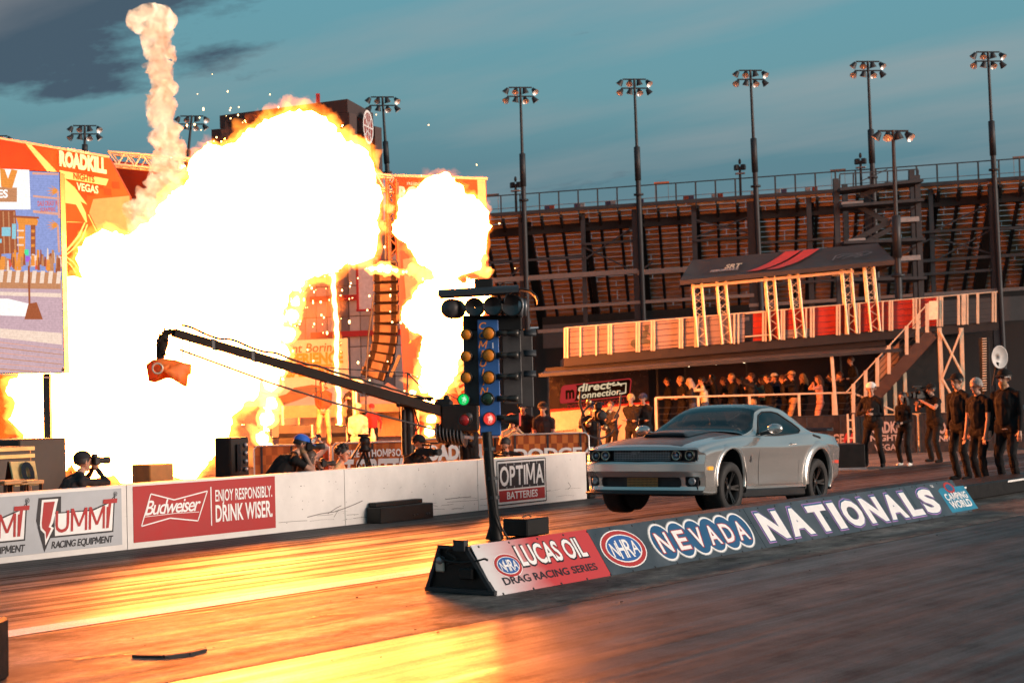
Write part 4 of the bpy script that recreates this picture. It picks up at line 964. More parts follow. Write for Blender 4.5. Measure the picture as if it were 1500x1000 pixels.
for a, n in zip([(124, 183, 124.5, 235, 108), (281, 169, 272, 262, 112), (560, 141, 568, 262, 106), (762, 127, 767.5, 306, 101.2), (929, 115, 936, 298, 100.3), (1099, 102, 1107.5, 286, 99.4), (1271, 89, 1279, 273, 98.5), (1447, 75, 1456.5, 262, 97.6)], names):
    flood_pole(*a, n, width=46)
flood_pole(-4, 198, -2, 240, 108, 'floodlight head cut by the picture edge above the big screen', width=40)
flood_pole(1308, 190, 1316, 420, 72, 'shorter single row floodlight pole in front of the stair tower', width=52, rows=1)
for x, l in [(757, 'beside the fourth floodlight pole'), (1093, 'beside the sixth floodlight pole'), (1269, 'beside the seventh floodlight pole')]:
    p = S(x, .3, .3); t = thing('loudspeaker_mast', f'short mast with cluster of loudspeakers {l}', 'loudspeaker', p, 'loudspeaker masts on the grandstand')
    h = {757: 50, 1093: 52, 1269: 48}[x]*gs
    mb = MB(); mb.tube([p, p+ZV*h], .08, 8); mb.build('mast', M_STEEL, t)
    for s in (-1, 1):
        mb = MB(); mb.bbox(p+ZV*(h-.05)+gd*.2*s, (.26, .3, .34), ((gd+gn*.5*s).normalized(), (gn-gd*.5*s).normalized(), ZV), bev=.04); mb.build('horn', M_STEEL, t)
    mb = MB(); mb.bbox(p+ZV*(h-.42), (.6, .3, .09), (gd, -gn, ZV), bev=.02); mb.build('bracket', M_GALV, t)
    mb = MB(); mb.ball(p+ZV*(h+.3), (.09, .09, .18)); mb.build('cap', M_STEEL, t)
# ------------------------------------------------------------------ stair tower against the stand
zt = 92.0
def K(px, py, dz=0): return P(px, py, zt+dz)
t = thing('stair_tower', 'steel stair tower with zigzag flights standing against the grandstand', 'stair tower', Vector((K(1285, 400).x, K(1285, 400).y, 0)))
for x0, y0, x1, dz in [(1224, 262, 1231, 0), (1343, 257, 1353, 0), (1237, 270, 1243, 3), (1336, 262, 1342, 3)]:
    p = K(x0, y0, dz); mb = MB(); mb.bar((p.x, p.y, 0), p, .30, .26); mb.build('post', M_COLM, t)
for y0, y1, x0, x1 in [(281, 268, 1225, 1345), (305, 296, 1228, 1346), (358, 353, 1230, 1348), (412, 409, 1232, 1350)]:
    mb = MB(); a, b = K(x0, y0), K(x1, y1); mb.bar(a, b, 2.4, .16); mb.build('landing', M_COLM, t)
for y0, x0, x1 in [(324, 1312, 1343), (380, 1316, 1345), (301, 1230, 1262), (355, 1240, 1265)]:
    mb = MB(); a, b = K(x0, y0, .2), K(x1, y0-2, .2); mb.bar(a, b, 1.1, .26); mb.build('tread_plate', mat('pale_plate', (.30, .29, .29), .5), t)
for x0, y0, x1, y1 in [(1258, 303, 1304, 328), (1260, 288, 1300, 270), (1305, 335, 1262, 358), (1262, 360, 1305, 382), (1240, 357, 1302, 326)]:
    for dz in (0, 1.0):
        mb = MB(); mb.bar(K(x0, y0, dz), K(x1, y1, dz), .06, .26); mb.build('stair_stringer', M_COLM, t)
    n = 9
    for k in range(n):
        s = (k+.5)/n; p = K(x0+(x1-x0)*s, y0+(y1-y0)*s-2, .5); mb = MB(); mb.box(p, (.28, 1.0, .05), (RH, FH, ZV)); mb.build('step', M_COLM, t)
    mb = MB(); mb.bar(K(x0, y0-22, -.02), K(x1, y1-22, -.02), .05); mb.build('handrail', M_COLM, t)
mb = MB(); mb.bar(K(1240, 357), K(1300, 322), .08); mb.bar(K(1348, 300), K(1300, 325), .08); mb.bar(K(1348, 358), K(1300, 385), .08); mb.build('diagonal_brace', M_COLM, t)
mb = MB()
mb.bar(K(1230, 255), K(1345, 248), .06); mb.build('top_rail', M_COLM, t)
for x in (1230, 1250, 1275, 1300, 1335, 1345):
    mb = MB(); mb.bar(K(x, 256-(x-1230)*.06), K(x, 281-(x-1230)*.1), .07 if x != 1335 else .3); mb.build('rail_post', M_COLM, t)
# ------------------------------------------------------------------ two storey hospitality trailer with deck and canopy
ZD = 52.0
def D(px, py, dz=0.0): return P(px, py, ZD+dz)
du = (D(1310, 483)-D(833, 523)).normalized(); dn = Vector((du.y, -du.x, 0)).normalized()
if dn.dot(FH) > 0: dn = -dn
dv_ = dn.cross(du).normalized()
if dv_.z < 0: dv_ = -dv_
kd = ZD/F_PX
M_DECKD = mat('black_deck_paint', (.012, .010, .010), .5)
M_SCRW = mat('pale_mesh_screen', (.25, .205, .205), .7, scale=18, noise_amt=.1, stretch=(1, 1, 6))
M_SCRR = mat('red_mesh_screen', (.34, .028, .018), .7, scale=18, noise_amt=.12, stretch=(1, 1, 6))
M_POST = mat('anodised_post', (.72, .62, .46), .38, .35, noise_amt=.08)
M_CANV = mat('black_canvas', (.028, .024, .025), .75, noise_amt=.35, scale=2.2, bump=.5)
gz = D(1000, 510).copy(); gz.z = 0
t = thing('hospitality_trailer', 'black two storey race trailer with open upper deck under the grandstand', 'trailer', gz)
def ybot(x): return 523-(x-833)*(40/477)
def ytop(x): return ybot(x)-43.5
def dbox(x0, x1, ya, yb, dz0, dz1, name, m, par=None):
    """box whose front face fills x0..x1; ya/yb are functions or offsets from the floor line"""
    c = []
    for dz in (dz0, dz1):
        for x, yy in ((x0, yb), (x1, yb), (x1, ya), (x0, ya)):
            p = D(x, ybot(x)+yy, 0); c.append(p-dn*(dz))
    mb = MB(); mb.add(c, [(0, 1, 2, 3), (7, 6, 5, 4), (0, 4, 5, 1), (1, 5, 6, 2), (2, 6, 7, 3), (3, 7, 4, 0)]); return mb.build(name, m, par or t)
dbox(826, 1462, 0, 13, -.05, 4.2, 'deck_floor', M_DECKD)
dbox(800, 1300, 13, 22, .25, 4.0, 'roof_box', M_DECKD)
# trailer body below: left cabin with the sign, open bay to the right, end wall
dbox(806, 956, 22, 155, 1.6, 4.2, 'cabin', mat('trailer_black', (.014, .011, .012), .22, noise_amt=.2))
dbox(956, 1330, 22, 175, 4.0, 4.2, 'bay_rear_wall', mat('bay_dark_red', (.016, .006, .005), .4, noise_amt=.5, scale=.8))
dbox(1330, 1440, 13, 175, 3.0, 3.2, 'end_wall', M_DECKD)
# white lower skirt with red line
def face(px, py, off): return D(px, py)-dn*off
cs = [(808, 604), (957, 591), (957, 660), (808, 660)]
mb = MB(); f_ = [face(*q, 1.56) for q in cs]; b_ = [p-dn*.04 for p in f_]; mb.hexa([f_[3], f_[2], b_[2], b_[3], f_[0], f_[1], b_[1], b_[0]]); mb.build('white_skirt', mat('skirt_white', (.68, .62, .58), .5), t)
mb = MB(); f_ = [face(*q, 1.54) for q in [(808, 600), (957, 588), (957, 591), (808, 604)]]; b_ = [p-dn*.06 for p in f_]; mb.hexa([f_[3], f_[2], b_[2], b_[3], f_[0], f_[1], b_[1], b_[0]]); mb.build('red_line', M_RED, t)
# sign on the cabin
su_ = (face(935, 565, 1.58)-face(826, 577, 1.58)).normalized(); sv_ = dv_; o0 = face(826, 577, 1.57)
k2 = (face(935, 565, 1.58)-face(826, 577, 1.58)).length/109.7
def R(x0, y0, x1, y1, c, sk): return [(x0+sk*y0, y0), (x1+sk*y0, y0), (x1+sk*y1, y1), (x0+sk*y1, y1)]
def rr(x0, y0, x1, y1, r, sk, n=5):
    pts = []
    for cx, cy, a0 in ((x1-r, y0+r, -90), (x1-r, y1-r, 0), (x0+r, y1-r, 90), (x0+r, y0+r, 180)):
        for k in range(n+1):
            a = radians(a0+90*k/n); pts.append((cx+r*cos(a)+sk*(cy+r*sin(a)), cy+r*sin(a)))
    return pts
mb = MB(); q = k2
M_NEON = emat('red_sign_glow', (.75, .05, .05), .55)
mb.poly([(x*q, y*q) for x, y in rr(-3, -14, 104, 13, 5, .2)], o0, su_, sv_, .01, 0)
mb.poly([(x*q, y*q) for x, y in rr(-1.4, -12.4, 102.4, 11.4, 4, .2)], o0, su_, sv_, .016, 1)
mb.poly([(x*q, y*q) for x, y in rr(-1.4, -12.4, 21, 11.4, 4, .2)], o0, su_, sv_, .022, 0)
mb.text('m', o0+su_*(4*q)-sv_*(7*q), su_, sv_, 18*q, bold=.06, shear=.1, lift=.03, mi=1, width=14*q)
mb.text('direct', o0+su_*(24*q)+sv_*(1.0*q), su_, sv_, 12*q, bold=.035, shear=.2, lift=.03, mi=2, width=50*q)
mb.text('connection', o0+su_*(22*q)-sv_*(9.5*q), su_, sv_, 9.5*q, bold=.03, shear=.2, lift=.03, mi=2, width=66*q)
for pts in ([(76, 5), (82, 5.2), (97, 6), (95, -8), (86, -9)], [(72, 6), (80, 9)], [(84, 9), (90, 3)]): mb.stroke([(x*q, y*q) for x, y in pts], 2.2*q, o0, su_, sv_, .03, 2)
mb.text('DCPERFORMANCE.COM', o0+su_*(6*q)-sv_*(23*q), su_, sv_, 6.5*q, bold=.02, lift=.03, mi=3, width=86*q, sp=1.15)
mb.build('lit_sign', [M_NEON, mat('sign_black', (.008, .007, .008), .95, spec=.05), emat('warm_sign_letter', (.95, .72, .45), .75), emat('dim_red_letter', (.55, .03, .03), .5)], t)
mb = MB(); o1 = face(886, 640, 1.54)
for k in range(3): mb.poly([(x*k2, y*k2) for x, y in [(4+k*6, 2), (8+k*6, 2), (20+k*6, 14), (16+k*6, 14)]], o1, su_, sv_, .012, 0)
mb.text('PERFORMANCE', o1+su_*(-72*k2)+sv_*(12*k2), su_, sv_, 3.4*k2, width=34*k2, lift=.012, mi=1, bold=.03); mb.build('stripe_print', [M_RED, M_INK], t)
# awning with downlights
mb = MB(); f0, f1 = D(789, 549)+dn*3.2, D(1322, 509)+dn*3.2; r0, r1 = D(800, 535), D(1322, 497)
f0 = P(789, 548, 48.5); f1 = P(1320, 511, 48.5); r0 = D(800, 542)-dn*1.6; r1 = D(1320, 503)-dn*1.6
mb.hexa([f0-ZV*.05, f1-ZV*.05, r1-ZV*.08, r0-ZV*.08, f0, f1, r1, r0]); mb.build('awning', mat('awning_brown', (.10, .07, .055), .5, noise_amt=.3, scale=1.5), t)
mb = MB(); mb.bar(f0-ZV*.03, f1-ZV*.03, .08, .10); mb.build('awning_rail', M_ALU if False else M_STEEL, t)
for x, y in [(1009, 537), (1049, 534), (1090, 531.5), (1131, 528), (1183, 524), (1204, 522.5), (1237, 520)]:
    p = P(x, y, 50.4); mb = MB(); mb.lathe(p+ZV*.06, -ZV, [(.001, .06), (.05, .05), (.065, .02), (.07, -.02)], 10); mb.build('downlight', emat('downlight_glow', (1, .78, .5), 9), t)
for x in (966, 1008, 1100, 1240):
    mb = MB(); a = face(x, ybot(x)+22, 1.0); mb.bar(a, (a.x, a.y, .3), .06); mb.build('bay_post', M_STEEL, t)
# upper deck railing: mesh panels, posts and rails, each a part
rl = thing('deck_railing', 'pale and red mesh deck railing with gold lit posts on the trailer roof', 'railing', D(1000, 500))
def rpanel(x0, x1, a, b, m, off=-.03):
    c = [D(x0, ybot(x0)+b)-dn*off, D(x1, ybot(x1)+b)-dn*off, D(x1, ybot(x1)+a)-dn*off, D(x0, ybot(x0)+a)-dn*off]; d = [p-dn*.02 for p in c]
    mb = MB(); mb.hexa([c[0], c[1], d[1], d[0], c[3], c[2], d[2], d[3]]); return mb.build('mesh_panel', m, rl)
pan = [834, 893, 957, 1020, 1091]
for i in range(4): rpanel(pan[i]+.3, pan[i+1]-.3, -43, -1, M_SCRW, .03)
pan = [1103, 1143, 1190, 1240, 1290, 1345, 1376]
for i in range(6): rpanel(pan[i]+.3, pan[i+1]-.3, -43, -1, M_SCRR, .03)
rpanel(1146, 1187, -13, -1.2, M_SCRW, .0)
rpanel(1358, 1371, -37, -10, mat('cream_panel', (.85, .75, .55), .5), -.25)
mb = MB(); o3 = D(940, ybot(940)-6)+dn*.0   # dark rider and motorcycle print on the pale mesh
for pts in [rr(-16, 0, -4, 12, 5.9, 0), rr(12, 0, 24, 12, 5.9, 0), [(-10, 8), (0, 14), (10, 10), (16, 7), (8, 4), (-4, 4)], [(0, 12), (4, 22), (8, 26), (10, 20), (8, 12)], rr(6, 24, 13, 32, 3.4, 0), [(6, 20), (14, 15), (16, 17), (9, 23)]]:
    mb.poly([(x*kd, y*kd) for x, y in pts], o3, du, dv_, .02)
mb.build('dark_print', mat('grey_print', (.07, .09, .09), .6), rl)
posts = [(829, 2), (850, 1), (873, 1), (893, 2), (934, 2), (956, 2), (997, 2), (1020, 2), (1075, 1), (1081, 1), (1119, 2), (1127, 1), (1146, 2), (1180, 1), (1189, 2), (1227, 2), (1240, 2), (1256, 2), (1292, 1), (1304, 2), (1339, 2), (1346, 1), (1374, 2), (1379, 1), (1403, 1.6), (1409, 1.6), (1414, 2), (1431, 1.6), (1455, 2.4)]
for x, w in posts:
    for s in ((-1, 1) if w >= 2 else (0,)):
        a, b = D(x+s*1.9, ybot(x)+1)+dn*.09, D(x+s*1.9, ybot(x)-43)+dn*.09; mb = MB(); mb.bar(a, b, 2.3*kd*(w if w < 2 else 1.15), .06); mb.build('post', M_POST, rl)
for yy in (-43, -37, -29, -20, -11, -5):
    mb = MB(); mb.tube([D(828, ybot(828)+yy)+dn*.10, D(1460, ybot(1460)+yy)+dn*.10], .007 if yy > -43 else .022, 5); mb.build('rail', M_POST if yy == -43 else M_STEEL, rl)
for yy in (-42, -8):
    mb = MB(); mb.tube([D(1091, ybot(1091)+yy)+dn*.12, D(1128, ybot(1128)+yy)+dn*.12], .025, 6); mb.build('rail', M_POST, rl)
# lattice columns carrying the canopy
tr = 'lattice columns under the black canopy'
lab = ['leftmost lattice column under the black canopy, in front of pale mesh', 'second lattice column, at the end of the pale mesh', 'third lattice column, at the start of the red mesh', 'fourth lattice column, below the red stripes of the canopy', 'fifth lattice column, before the red mesh centre', 'last lattice column near the canopy end']
yt_ = lambda x: 416-(x-1020)*.105
for (x, xb, dz), l in zip([(1021, 1028, 0), (1056, 1064, -2.5), (1127, 1134, 0), (1162, 1171, -2.5), (1239, 1247, 0), (1272, 1281, -2.5)], lab):
    a = D(xb, ybot(xb))-dn*(-.14)+dn*dz*.0+(-dn)*(-dz)*0; off = dn*(.16) if dz == 0 else -dn*(2.2)
    a = D(xb, ybot(xb)) + (dn*.16 if dz == 0 else dn*.16-FH*0); b = D(x, yt_(x))+dn*.16
    t2 = thing('lattice_column', l, 'column', a, tr); w = 13*kd
    ax = (b-a).normalized(); cs = [a+du*(sx_*w/2)-dn*(q_*w) for sx_ in (-1, 1) for q_ in (0, 1)]; L = (b-a).length
    for c in cs:
        mb = MB(); mb.tube([c, c+ax*L], .035, 6); mb.build('chord', M_POST, t2)
    mb = MB(); n = 9
    for k in range(n):
        s0, s1 = L*k/n, L*(k+1)/n
        for i, j in ((0, 2), (2, 3), (3, 1), (1, 0)):
            p, q = (cs[i], cs[j]) if k % 2 else (cs[j], cs[i]); mb.tube([p+ax*s0, q+ax*s1], .011, 4, caps=False)
    tag(mb.build('lacing', M_POST, t2), kind='stuff')
# canopy
cn = thing('canopy', 'black peaked canvas canopy with two red stripes over the trailer deck', 'canopy', D(1150, 395))
E0, E1 = D(993, 413)+dn*.6, D(1304, 383)+dn*.6; B0, B1 = D(1012, 409)-dn*3.8, D(1318, 381)-dn*3.8
R0, R1 = P(1014, 381, 54.3), P(1286, 356, 54.3)
mb = MB(); n = 26; rows = 9; vs = []; rnd = random.Random(2)
for i in range(rows+1):
    for j in range(n+1):
        s, r = j/n, i/rows
        p = E0.lerp(E1, s).lerp(R0.lerp(R1, s), r); sag = -.10*sin(pi*r)*(1 if 0 < j < n else 0); p = p+ZV*(sag+.018*noise.noise(Vector((s*14, r*5, 3)))+.02*sin(s*40+r*3)*sin(pi*r)); vs.append(p)
fs = [(i*(n+1)+j, i*(n+1)+j+1, (i+1)*(n+1)+j+1, (i+1)*(n+1)+j) for i in range(rows) for j in range(n)]
mb.add(vs, fs, 0, True); mb.add([B0, B1, R1, R0], [(1, 0, 3, 2)]); mb.add([E0, R0, B0], [(0, 1, 2)]); mb.add([E1, R1, B1], [(2, 1, 0)])
mb.add([E0-ZV*.14, E1-ZV*.14, E1, E0], [(0, 1, 2, 3)]); mb.add([E1-ZV*.14, B1-ZV*.14, B1, E1], [(0, 1, 2, 3)]); mb.add([B0-ZV*.14, E0-ZV*.14, E0, B0], [(0, 1, 2, 3)])
mb.build('canvas', M_CANV, cn)
sl_ = (R0.lerp(R1, .5)-E0.lerp(E1, .5)); slv = sl_.normalized(); slu = (E1-E0).normalized(); sln = slu.cross(slv)
def cq(s, r, lift=.05):
    p = E0.lerp(E1, s).lerp(R0.lerp(R1, s), r); return p+sln*(-.0)+dn*.03+ZV*(lift-.10*sin(pi*r))
mb = MB()
def ribbon(s0, s1, s2, s3):
    m_ = 8; vs = []
    for k in range(m_+1):
        r = .10+.84*k/m_; vs += [cq(s0+(s2-s0)*k/m_, r), cq(s1+(s3-s1)*k/m_, r)]
    mb.add(vs, [(2*k, 2*k+1, 2*k+3, 2*k+2) for k in range(m_)])
ribbon(.305, .365, .50, .585); ribbon(.395, .455, .60, .685)
mb.build('red_stripe', mat('canopy_red', (.55, .04, .03), .7), cn)
mb = MB(); c = cq(.195, .40); L = (E1-E0).length
mb.text('SRT', c+slu*0, slu, slv, .62, bold=.05, shear=.35, lift=.04, width=.085*L, mi=0); mb.text('PERFORMANCE', c-slu*.45-slv*.35, slu, slv, .30, bold=.03, shear=.3, lift=.04, width=.135*L, mi=1)
c = cq(.80, .35)
for pts in ([(-.5, -.2), (-.35, .5), (-.1, .62), (.3, .55), (.65, .72), (.8, .5), (.6, .2), (.2, -.1)], [(-.35, .1), (-.1, .4), (.2, .3)], [(-.2, -.1), (.1, .2), (.5, .4)], [(.3, .5), (.45, .25), (.2, .05)]): mb.stroke(pts, .05, c, slu, slv, .04, 2)
mb.build('print', [mat('pale_gold_print', (.6, .52, .36), .6), mat('dull_white_print', (.45, .40, .38), .6), mat('dark_grey_print', (.12, .11, .11), .6)], cn)
mb = MB(); mb.bar(E0+du*.4-ZV*.2-dn*.4, E1-du*1.2-ZV*.22-dn*.4, .08, .09); mb.build('eave_beam', M_POST, cn)
mb = MB(); mb.bar(D(1240, 395)-dn*2.4, D(1302, 390)-dn*2.4, .08, .09); mb.build('eave_beam', M_POST, cn)
# ------------------------------------------------------------------ outside stair and cross braced stand
def Q(px, py, dz=0): return P(px, py, 48.5+dz)
st = thing('deck_stair', 'steel stair with gold lit posts running down from the trailer deck', 'stair', Vector((Q(1300, 560).x, Q(1300, 560).y, 0)))
for dz in (0, 1.3):
    mb = MB(); mb.bar(Q(1366, 488, dz), Q(1252, 612, dz), .07, .36); mb.build('stringer', mat('stair_brown', (.06, .035, .025), .5), st)
for k in range(13):
    s = (k+.5)/13; p = Q(1366-114*s, 482+124*s, .65); mb = MB(); mb.box(p, (.28, 1.2, .04), (RH, FH, ZV)); mb.build('step', M_STEEL, st)
for x in (1250, 1268, 1285, 1302, 1328, 1344, 1358):
    y = 612-(x-1252)*1.088; mb = MB(); mb.bar(Q(x, y-10), Q(x, y-52), .10, .06); mb.build('post', M_POST, st)
for o_ in (-50, -40, -31, -22, -14):
    mb = MB(); mb.tube([Q(1240, 624+o_), Q(1360, 494+o_)], .022 if o_ == -50 else .010, 5); mb.build('rail', M_POST if o_ == -50 else M_STEEL, st)
mb = MB(); p = [Q(1285, 562), Q(1301, 545), Q(1301, 515), Q(1285, 532)]; q = [a+FH*.03 for a in p]; mb.hexa([p[0], p[1], q[1], q[0], p[3], p[2], q[2], q[3]]); mb.build('side_panel', mat('brown_panel', (.30, .17, .09), .6), st)
mb = MB(); p = [Q(1303, 545, 1), Q(1317, 527, 1), Q(1317, 500, 1), Q(1303, 515, 1)]; q = [a+FH*.03 for a in p]; mb.hexa([p[0], p[1], q[1], q[0], p[3], p[2], q[2], q[3]]); mb.build('side_panel', mat('brown_panel', (.30, .17, .09), .6), st)
xb = thing('braced_stand', 'cross braced metal legs carrying the end of the trailer deck', 'stand', Vector((Q(1393, 560).x, Q(1393, 560).y, 0)))
for a, b in (((1376, 480), (1380, 572)), ((1408, 480), (1413, 668))):
    mb = MB(); p, q = Q(*a), Q(*b); q.z = 0; mb.bar((q.x, q.y, 0), p, .11); mb.build('leg', M_POST, xb)
for a, b in (((1377, 486), (1410, 548)), ((1408, 484), (1381, 552)), ((1381, 556), (1399, 588)), ((1410, 552), (1388, 608))):
    mb = MB(); mb.bar(Q(*a, -.06), Q(*b, -.06), .09, .05); mb.build('brace', M_POST, xb)
for x, y0 in ((1310, 545), (1325, 545), (1296, 570)):
    p = P(x, y0, 50); mb = MB(); mb.bar((p.x, p.y, 0), p, .10); tag(mb.build('support_post', M_POST), {1310: 'gold lit post under the stair, nearer the trailer bay', 1325: 'gold lit post under the stair, nearer the cross braced legs', 1296: 'short gold lit post beside the man in the white cap'}[x], 'post', 'posts under the deck stair')
t = thing('traffic_barrier', 'orange lit water filled barrier behind the camera crew', 'barrier', P(1340, 600, 49)); t.location.z = 0
for k in range(3):
    x0, x1 = 1268+k*51, 1317+k*51; p = P((x0+x1)/2, 600-k*2, 49); mb = MB(); mb.bbox((p.x, p.y, .62), (48*49/F_PX, .4, .80), (RH, FH, ZV), bev=.08)
    mb.bbox((p.x, p.y, .12), (48*49/F_PX, .6, .22), (RH, FH, ZV), bev=.05); mb.build('barrier_unit', mat('cream_plastic', (.70, .50, .26), .5), t)
# ------------------------------------------------------------------ spectators' platform and its railing
ZP = 48.5
pf = thing('viewing_platform', 'black low platform with cable railing in front of the trailer bay', 'platform', Vector((P(1100, 640, ZP).x, P(1100, 640, ZP).y, 0)))
PF0, PF1 = P(962, 640, ZP), P(1250, 628, ZP); pu = Vector((PF1.x-PF0.x, PF1.y-PF0.y, 0)).normalized(); pn = Vector((pu.y, -pu.x, 0)); pn = pn if pn.dot(FH) < 0 else -pn
PFZ = .54; Lp = (PF1-PF0).length; c = (PF0+PF1)/2-pn*1.9
mb = MB(); mb.bbox((c.x, c.y, PFZ/2), (Lp+.4, 3.8, PFZ), (pu, -pn, ZV), bev=.03); mb.build('deck', M_DECKD, pf)
def pp(s, h, off=0.0): p = Vector((PF0.x, PF0.y, 0))+pu*s-pn*off; p.z = h; return p
HR = 1.14
for s in [0, 1.25, 2.75, 4.2, 5.2, Lp]:
    mb = MB(); mb.bar(pp(s, PFZ), pp(s, PFZ+HR), .07); mb.build('post', M_POST, pf)
for k, h in enumerate((.12, .30, .48, .66, .84, HR)):
    mb = MB(); mb.tube([pp(0, PFZ+h), pp(Lp, PFZ+h)], .03 if h == HR else .008, 6); mb.build('rail', M_POST if h == HR else M_STEEL, pf)
    mb = MB(); mb.tube([pp(Lp, PFZ+h), pp(Lp+1.7, h-.25)], .03 if h == HR else .008, 6); mb.build('rail', M_POST if h == HR else M_STEEL, pf)
mb = MB(); mb.bar(pp(Lp+.95, .0), pp(Lp+.95, PFZ+.62), .06); mb.build('post', M_POST, pf)
a = P(1220, 560, ZP); mb = MB(); mb.bar(pp(5.30, PFZ), pp(5.20, 2.75), .09); mb.build('tall_post', M_POST, pf)
# white ladder legs beside the platform and the long black crate
t = thing('step_ladder', 'short metal ladder at the platform corner behind the silver car', 'ladder', P(1246, 664, 44)); t.location.z = 0
for x in (1241.5, 1250):
    p = P(x, 606, 45); mb = MB(); mb.bar((p.x, p.y, 0), p, .05); mb.build('rail', M_POST, t)
for y in (615, 628, 641, 653):
    mb = MB(); mb.bar(P(1241.5, y, 45), P(1250, y, 45), .04); mb.build('rung', M_POST, t)
t = thing('long_crate', 'low long black crate with pale base edge behind the silver car', 'crate', G(1238, 687))
c = G(1238, 687); mb = MB(); h = 34/ppm(c); w = 1.9; mb.bbox((c.x-.3, c.y+.5, h/2+.05), (w, 1.0, h), (RH, FH, ZV), bev=.02); mb.build('case', M_BLACK, t)
mb = MB(); mb.box((c.x-.3, c.y+.5, .03), (w+.04, 1.04, .05), (RH, FH, ZV)); mb.build('base_edge', M_GALV, t)
# ------------------------------------------------------------------ printed fence banners
def checker(name, c0, c1, sc):
    m = bpy.data.materials.new(name); m.use_nodes = True; N = m.node_tree.nodes; L = m.node_tree.links; b = N['Principled BSDF']
    tc = N.new('ShaderNodeTexCoord'); ch = N.new('ShaderNodeTexChecker'); ch.inputs[1].default_value = (*c0, 1); ch.inputs[2].default_value = (*c1, 1); ch.inputs['Scale'].default_value = 1
    mp = N.new('ShaderNodeMapping'); mp.inputs['Scale'].default_value = sc; L.new(tc.outputs['Generated'], mp.inputs[0]); L.new(mp.outputs[0], ch.inputs[0]); nz = N.new('ShaderNodeTexNoise'); nz.inputs['Scale'].default_value = 3
    mx = N.new('ShaderNodeMix'); mx.data_type = 'RGBA'; mx.blend_type = 'MULTIPLY'; mx.inputs[0].default_value = .5; L.new(ch.outputs[0], mx.inputs[6]); L.new(nz.outputs[0], mx.inputs[7]); L.new(mx.outputs[2], b.inputs['Base Color']); b.inputs['Roughness'].default_value = .55; return m
def fence_banner(x0, yt0, x1, yt1, z, label, m, words, h=1.06, name='banner_fence', foot=True, rise=0.0):
    a, b = P(x0, yt0, z), P(x1, yt1, z); u = Vector((b.x-a.x, b.y-a.y, 0)); w = u.length; u.normalize(); n = Vector((u.y, -u.x, 0)); n = n if n.dot(FH) < 0 else -n
    zt = (a.z+b.z)/2; o = Vector((a.x, a.y, zt-h)); t = thing(name, label, 'fence', Vector((o.x, o.y, 0)), None)
    mb = MB(); mb.box(o+u*w/2+ZV*h/2, (w, .02, h), (u, -n, ZV)); mb.build('printed_sheet', m, t)
    mb = MB(); fr_ = [o+ZV*.02, o+ZV*(h-.06), o+u*.06+ZV*h, o+u*(w-.06)+ZV*h, o+u*w+ZV*(h-.06), o+u*w+ZV*.02]; mb.tube([p+n*.02 for p in fr_], .018, 6); mb.build('frame', M_STEEL if 'black' in label else M_ALU, t)
    for s in (.1, .5, .9):
        mb = MB(); p = o+u*w*s; mb.bar((p.x, p.y, 0), p+ZV*h, .04); mb.build('post', M_STEEL, t)
    if words:
        if 'black' in label: words = [(w_[0], w_[1], w_[2], w_[3], w_[4], mat('shaded_lettering', (.34, .29, .28), .6) if w_[5] is M_LETTER else w_[5], w_[6]) for w_ in words]  # white letters turned grey: the dim light is put into their colour
        mb = MB(); mm = []
        for (txt, cx, y, hh, ww, mtl, kw) in words:
            if mtl not in mm: mm.append(mtl)
            if txt == '//': 
                for k in range(2): mb.poly([(0+k*.16, 0), (.10+k*.16, 0), (.24+k*.16, hh), (.14+k*.16, hh)], o+u*(cx*w)+ZV*y, u, ZV, .03, mm.index(mtl))
            else: mb.text(txt, o+u*(cx*w)+ZV*y, u, ZV, hh, width=ww, bold=kw.get('bold', .05), shear=kw.get('shear', 0), lift=.03, align='C', mi=mm.index(mtl))
        mb.build('lettering', mm, t)
    return t
M_CHO = checker('orange_checker', (.62, .16, .03), (.42, .10, .02), (13, 1, 6.01))
M_CHO2 = checker('orange_checker_wide', (.66, .20, .04), (.34, .07, .012), (15, 1, 6.01))
M_CHK = checker('black_checker', (.030, .018, .015), (.014, .009, .008), (16, 1, 6.01))
fence_banner(372, 655, 482, 648, 30.8, 'orange checkered fence banner behind the crouching photographers', M_CHO, [])
fence_banner(487, 651, 604, 644, 30.6, 'orange checkered fence banner with tyre maker lettering behind the tripod', M_CHO, [('MICKEY THOMPSON', .5, .80, .13, 1.25, M_LETTER, {}), ('ET STREET/S', .5, .43, .32, 1.3, M_LETTER, {'shear': .2, 'bold': .08})])
fence_banner(608, 643, 738, 640, 30.6, 'plain orange fence banner with white nights lettering behind the crane', mat('orange_sheet', (.66, .20, .05), .5), [('ROADKILL', .42, .68, .26, 1.25, M_LETTER, {'bold': .08}), ('NIGHTS', .42, .50, .15, .8, M_LETTER, {})])
fence_banner(742, 637, 862, 633, 30.4, 'orange checkered fence banner with white car maker lettering near the silver car', M_CHO2, [('DODGE', .5, .60, .2, 1.25, M_LETTER, {'bold': .06}), ('//', .9, .60, .2, 0, M_LETTER, {})])
fence_banner(1120, 611, 1243, 608, 45.2, 'black checkered fence banner with red double slash behind the car boot', M_CHK, [('DODGE', .74, .30, .26, .9, M_LETTER, {}), ('//', .90, .28, .30, 0, M_RED, {})])
fence_banner(1253, 610, 1342, 607, 45.2, 'black checkered fence banner with white nights lettering between the standing crew', M_CHK, [('ROADKILL', .5, .60, .30, 1.1, M_LETTER, {'bold': .06}), ('NIGHTS', .5, .38, .16, .9, M_LETTER, {}), ('VEGAS', .5, .12, .17, .7, M_LETTER, {'bold': .03})])
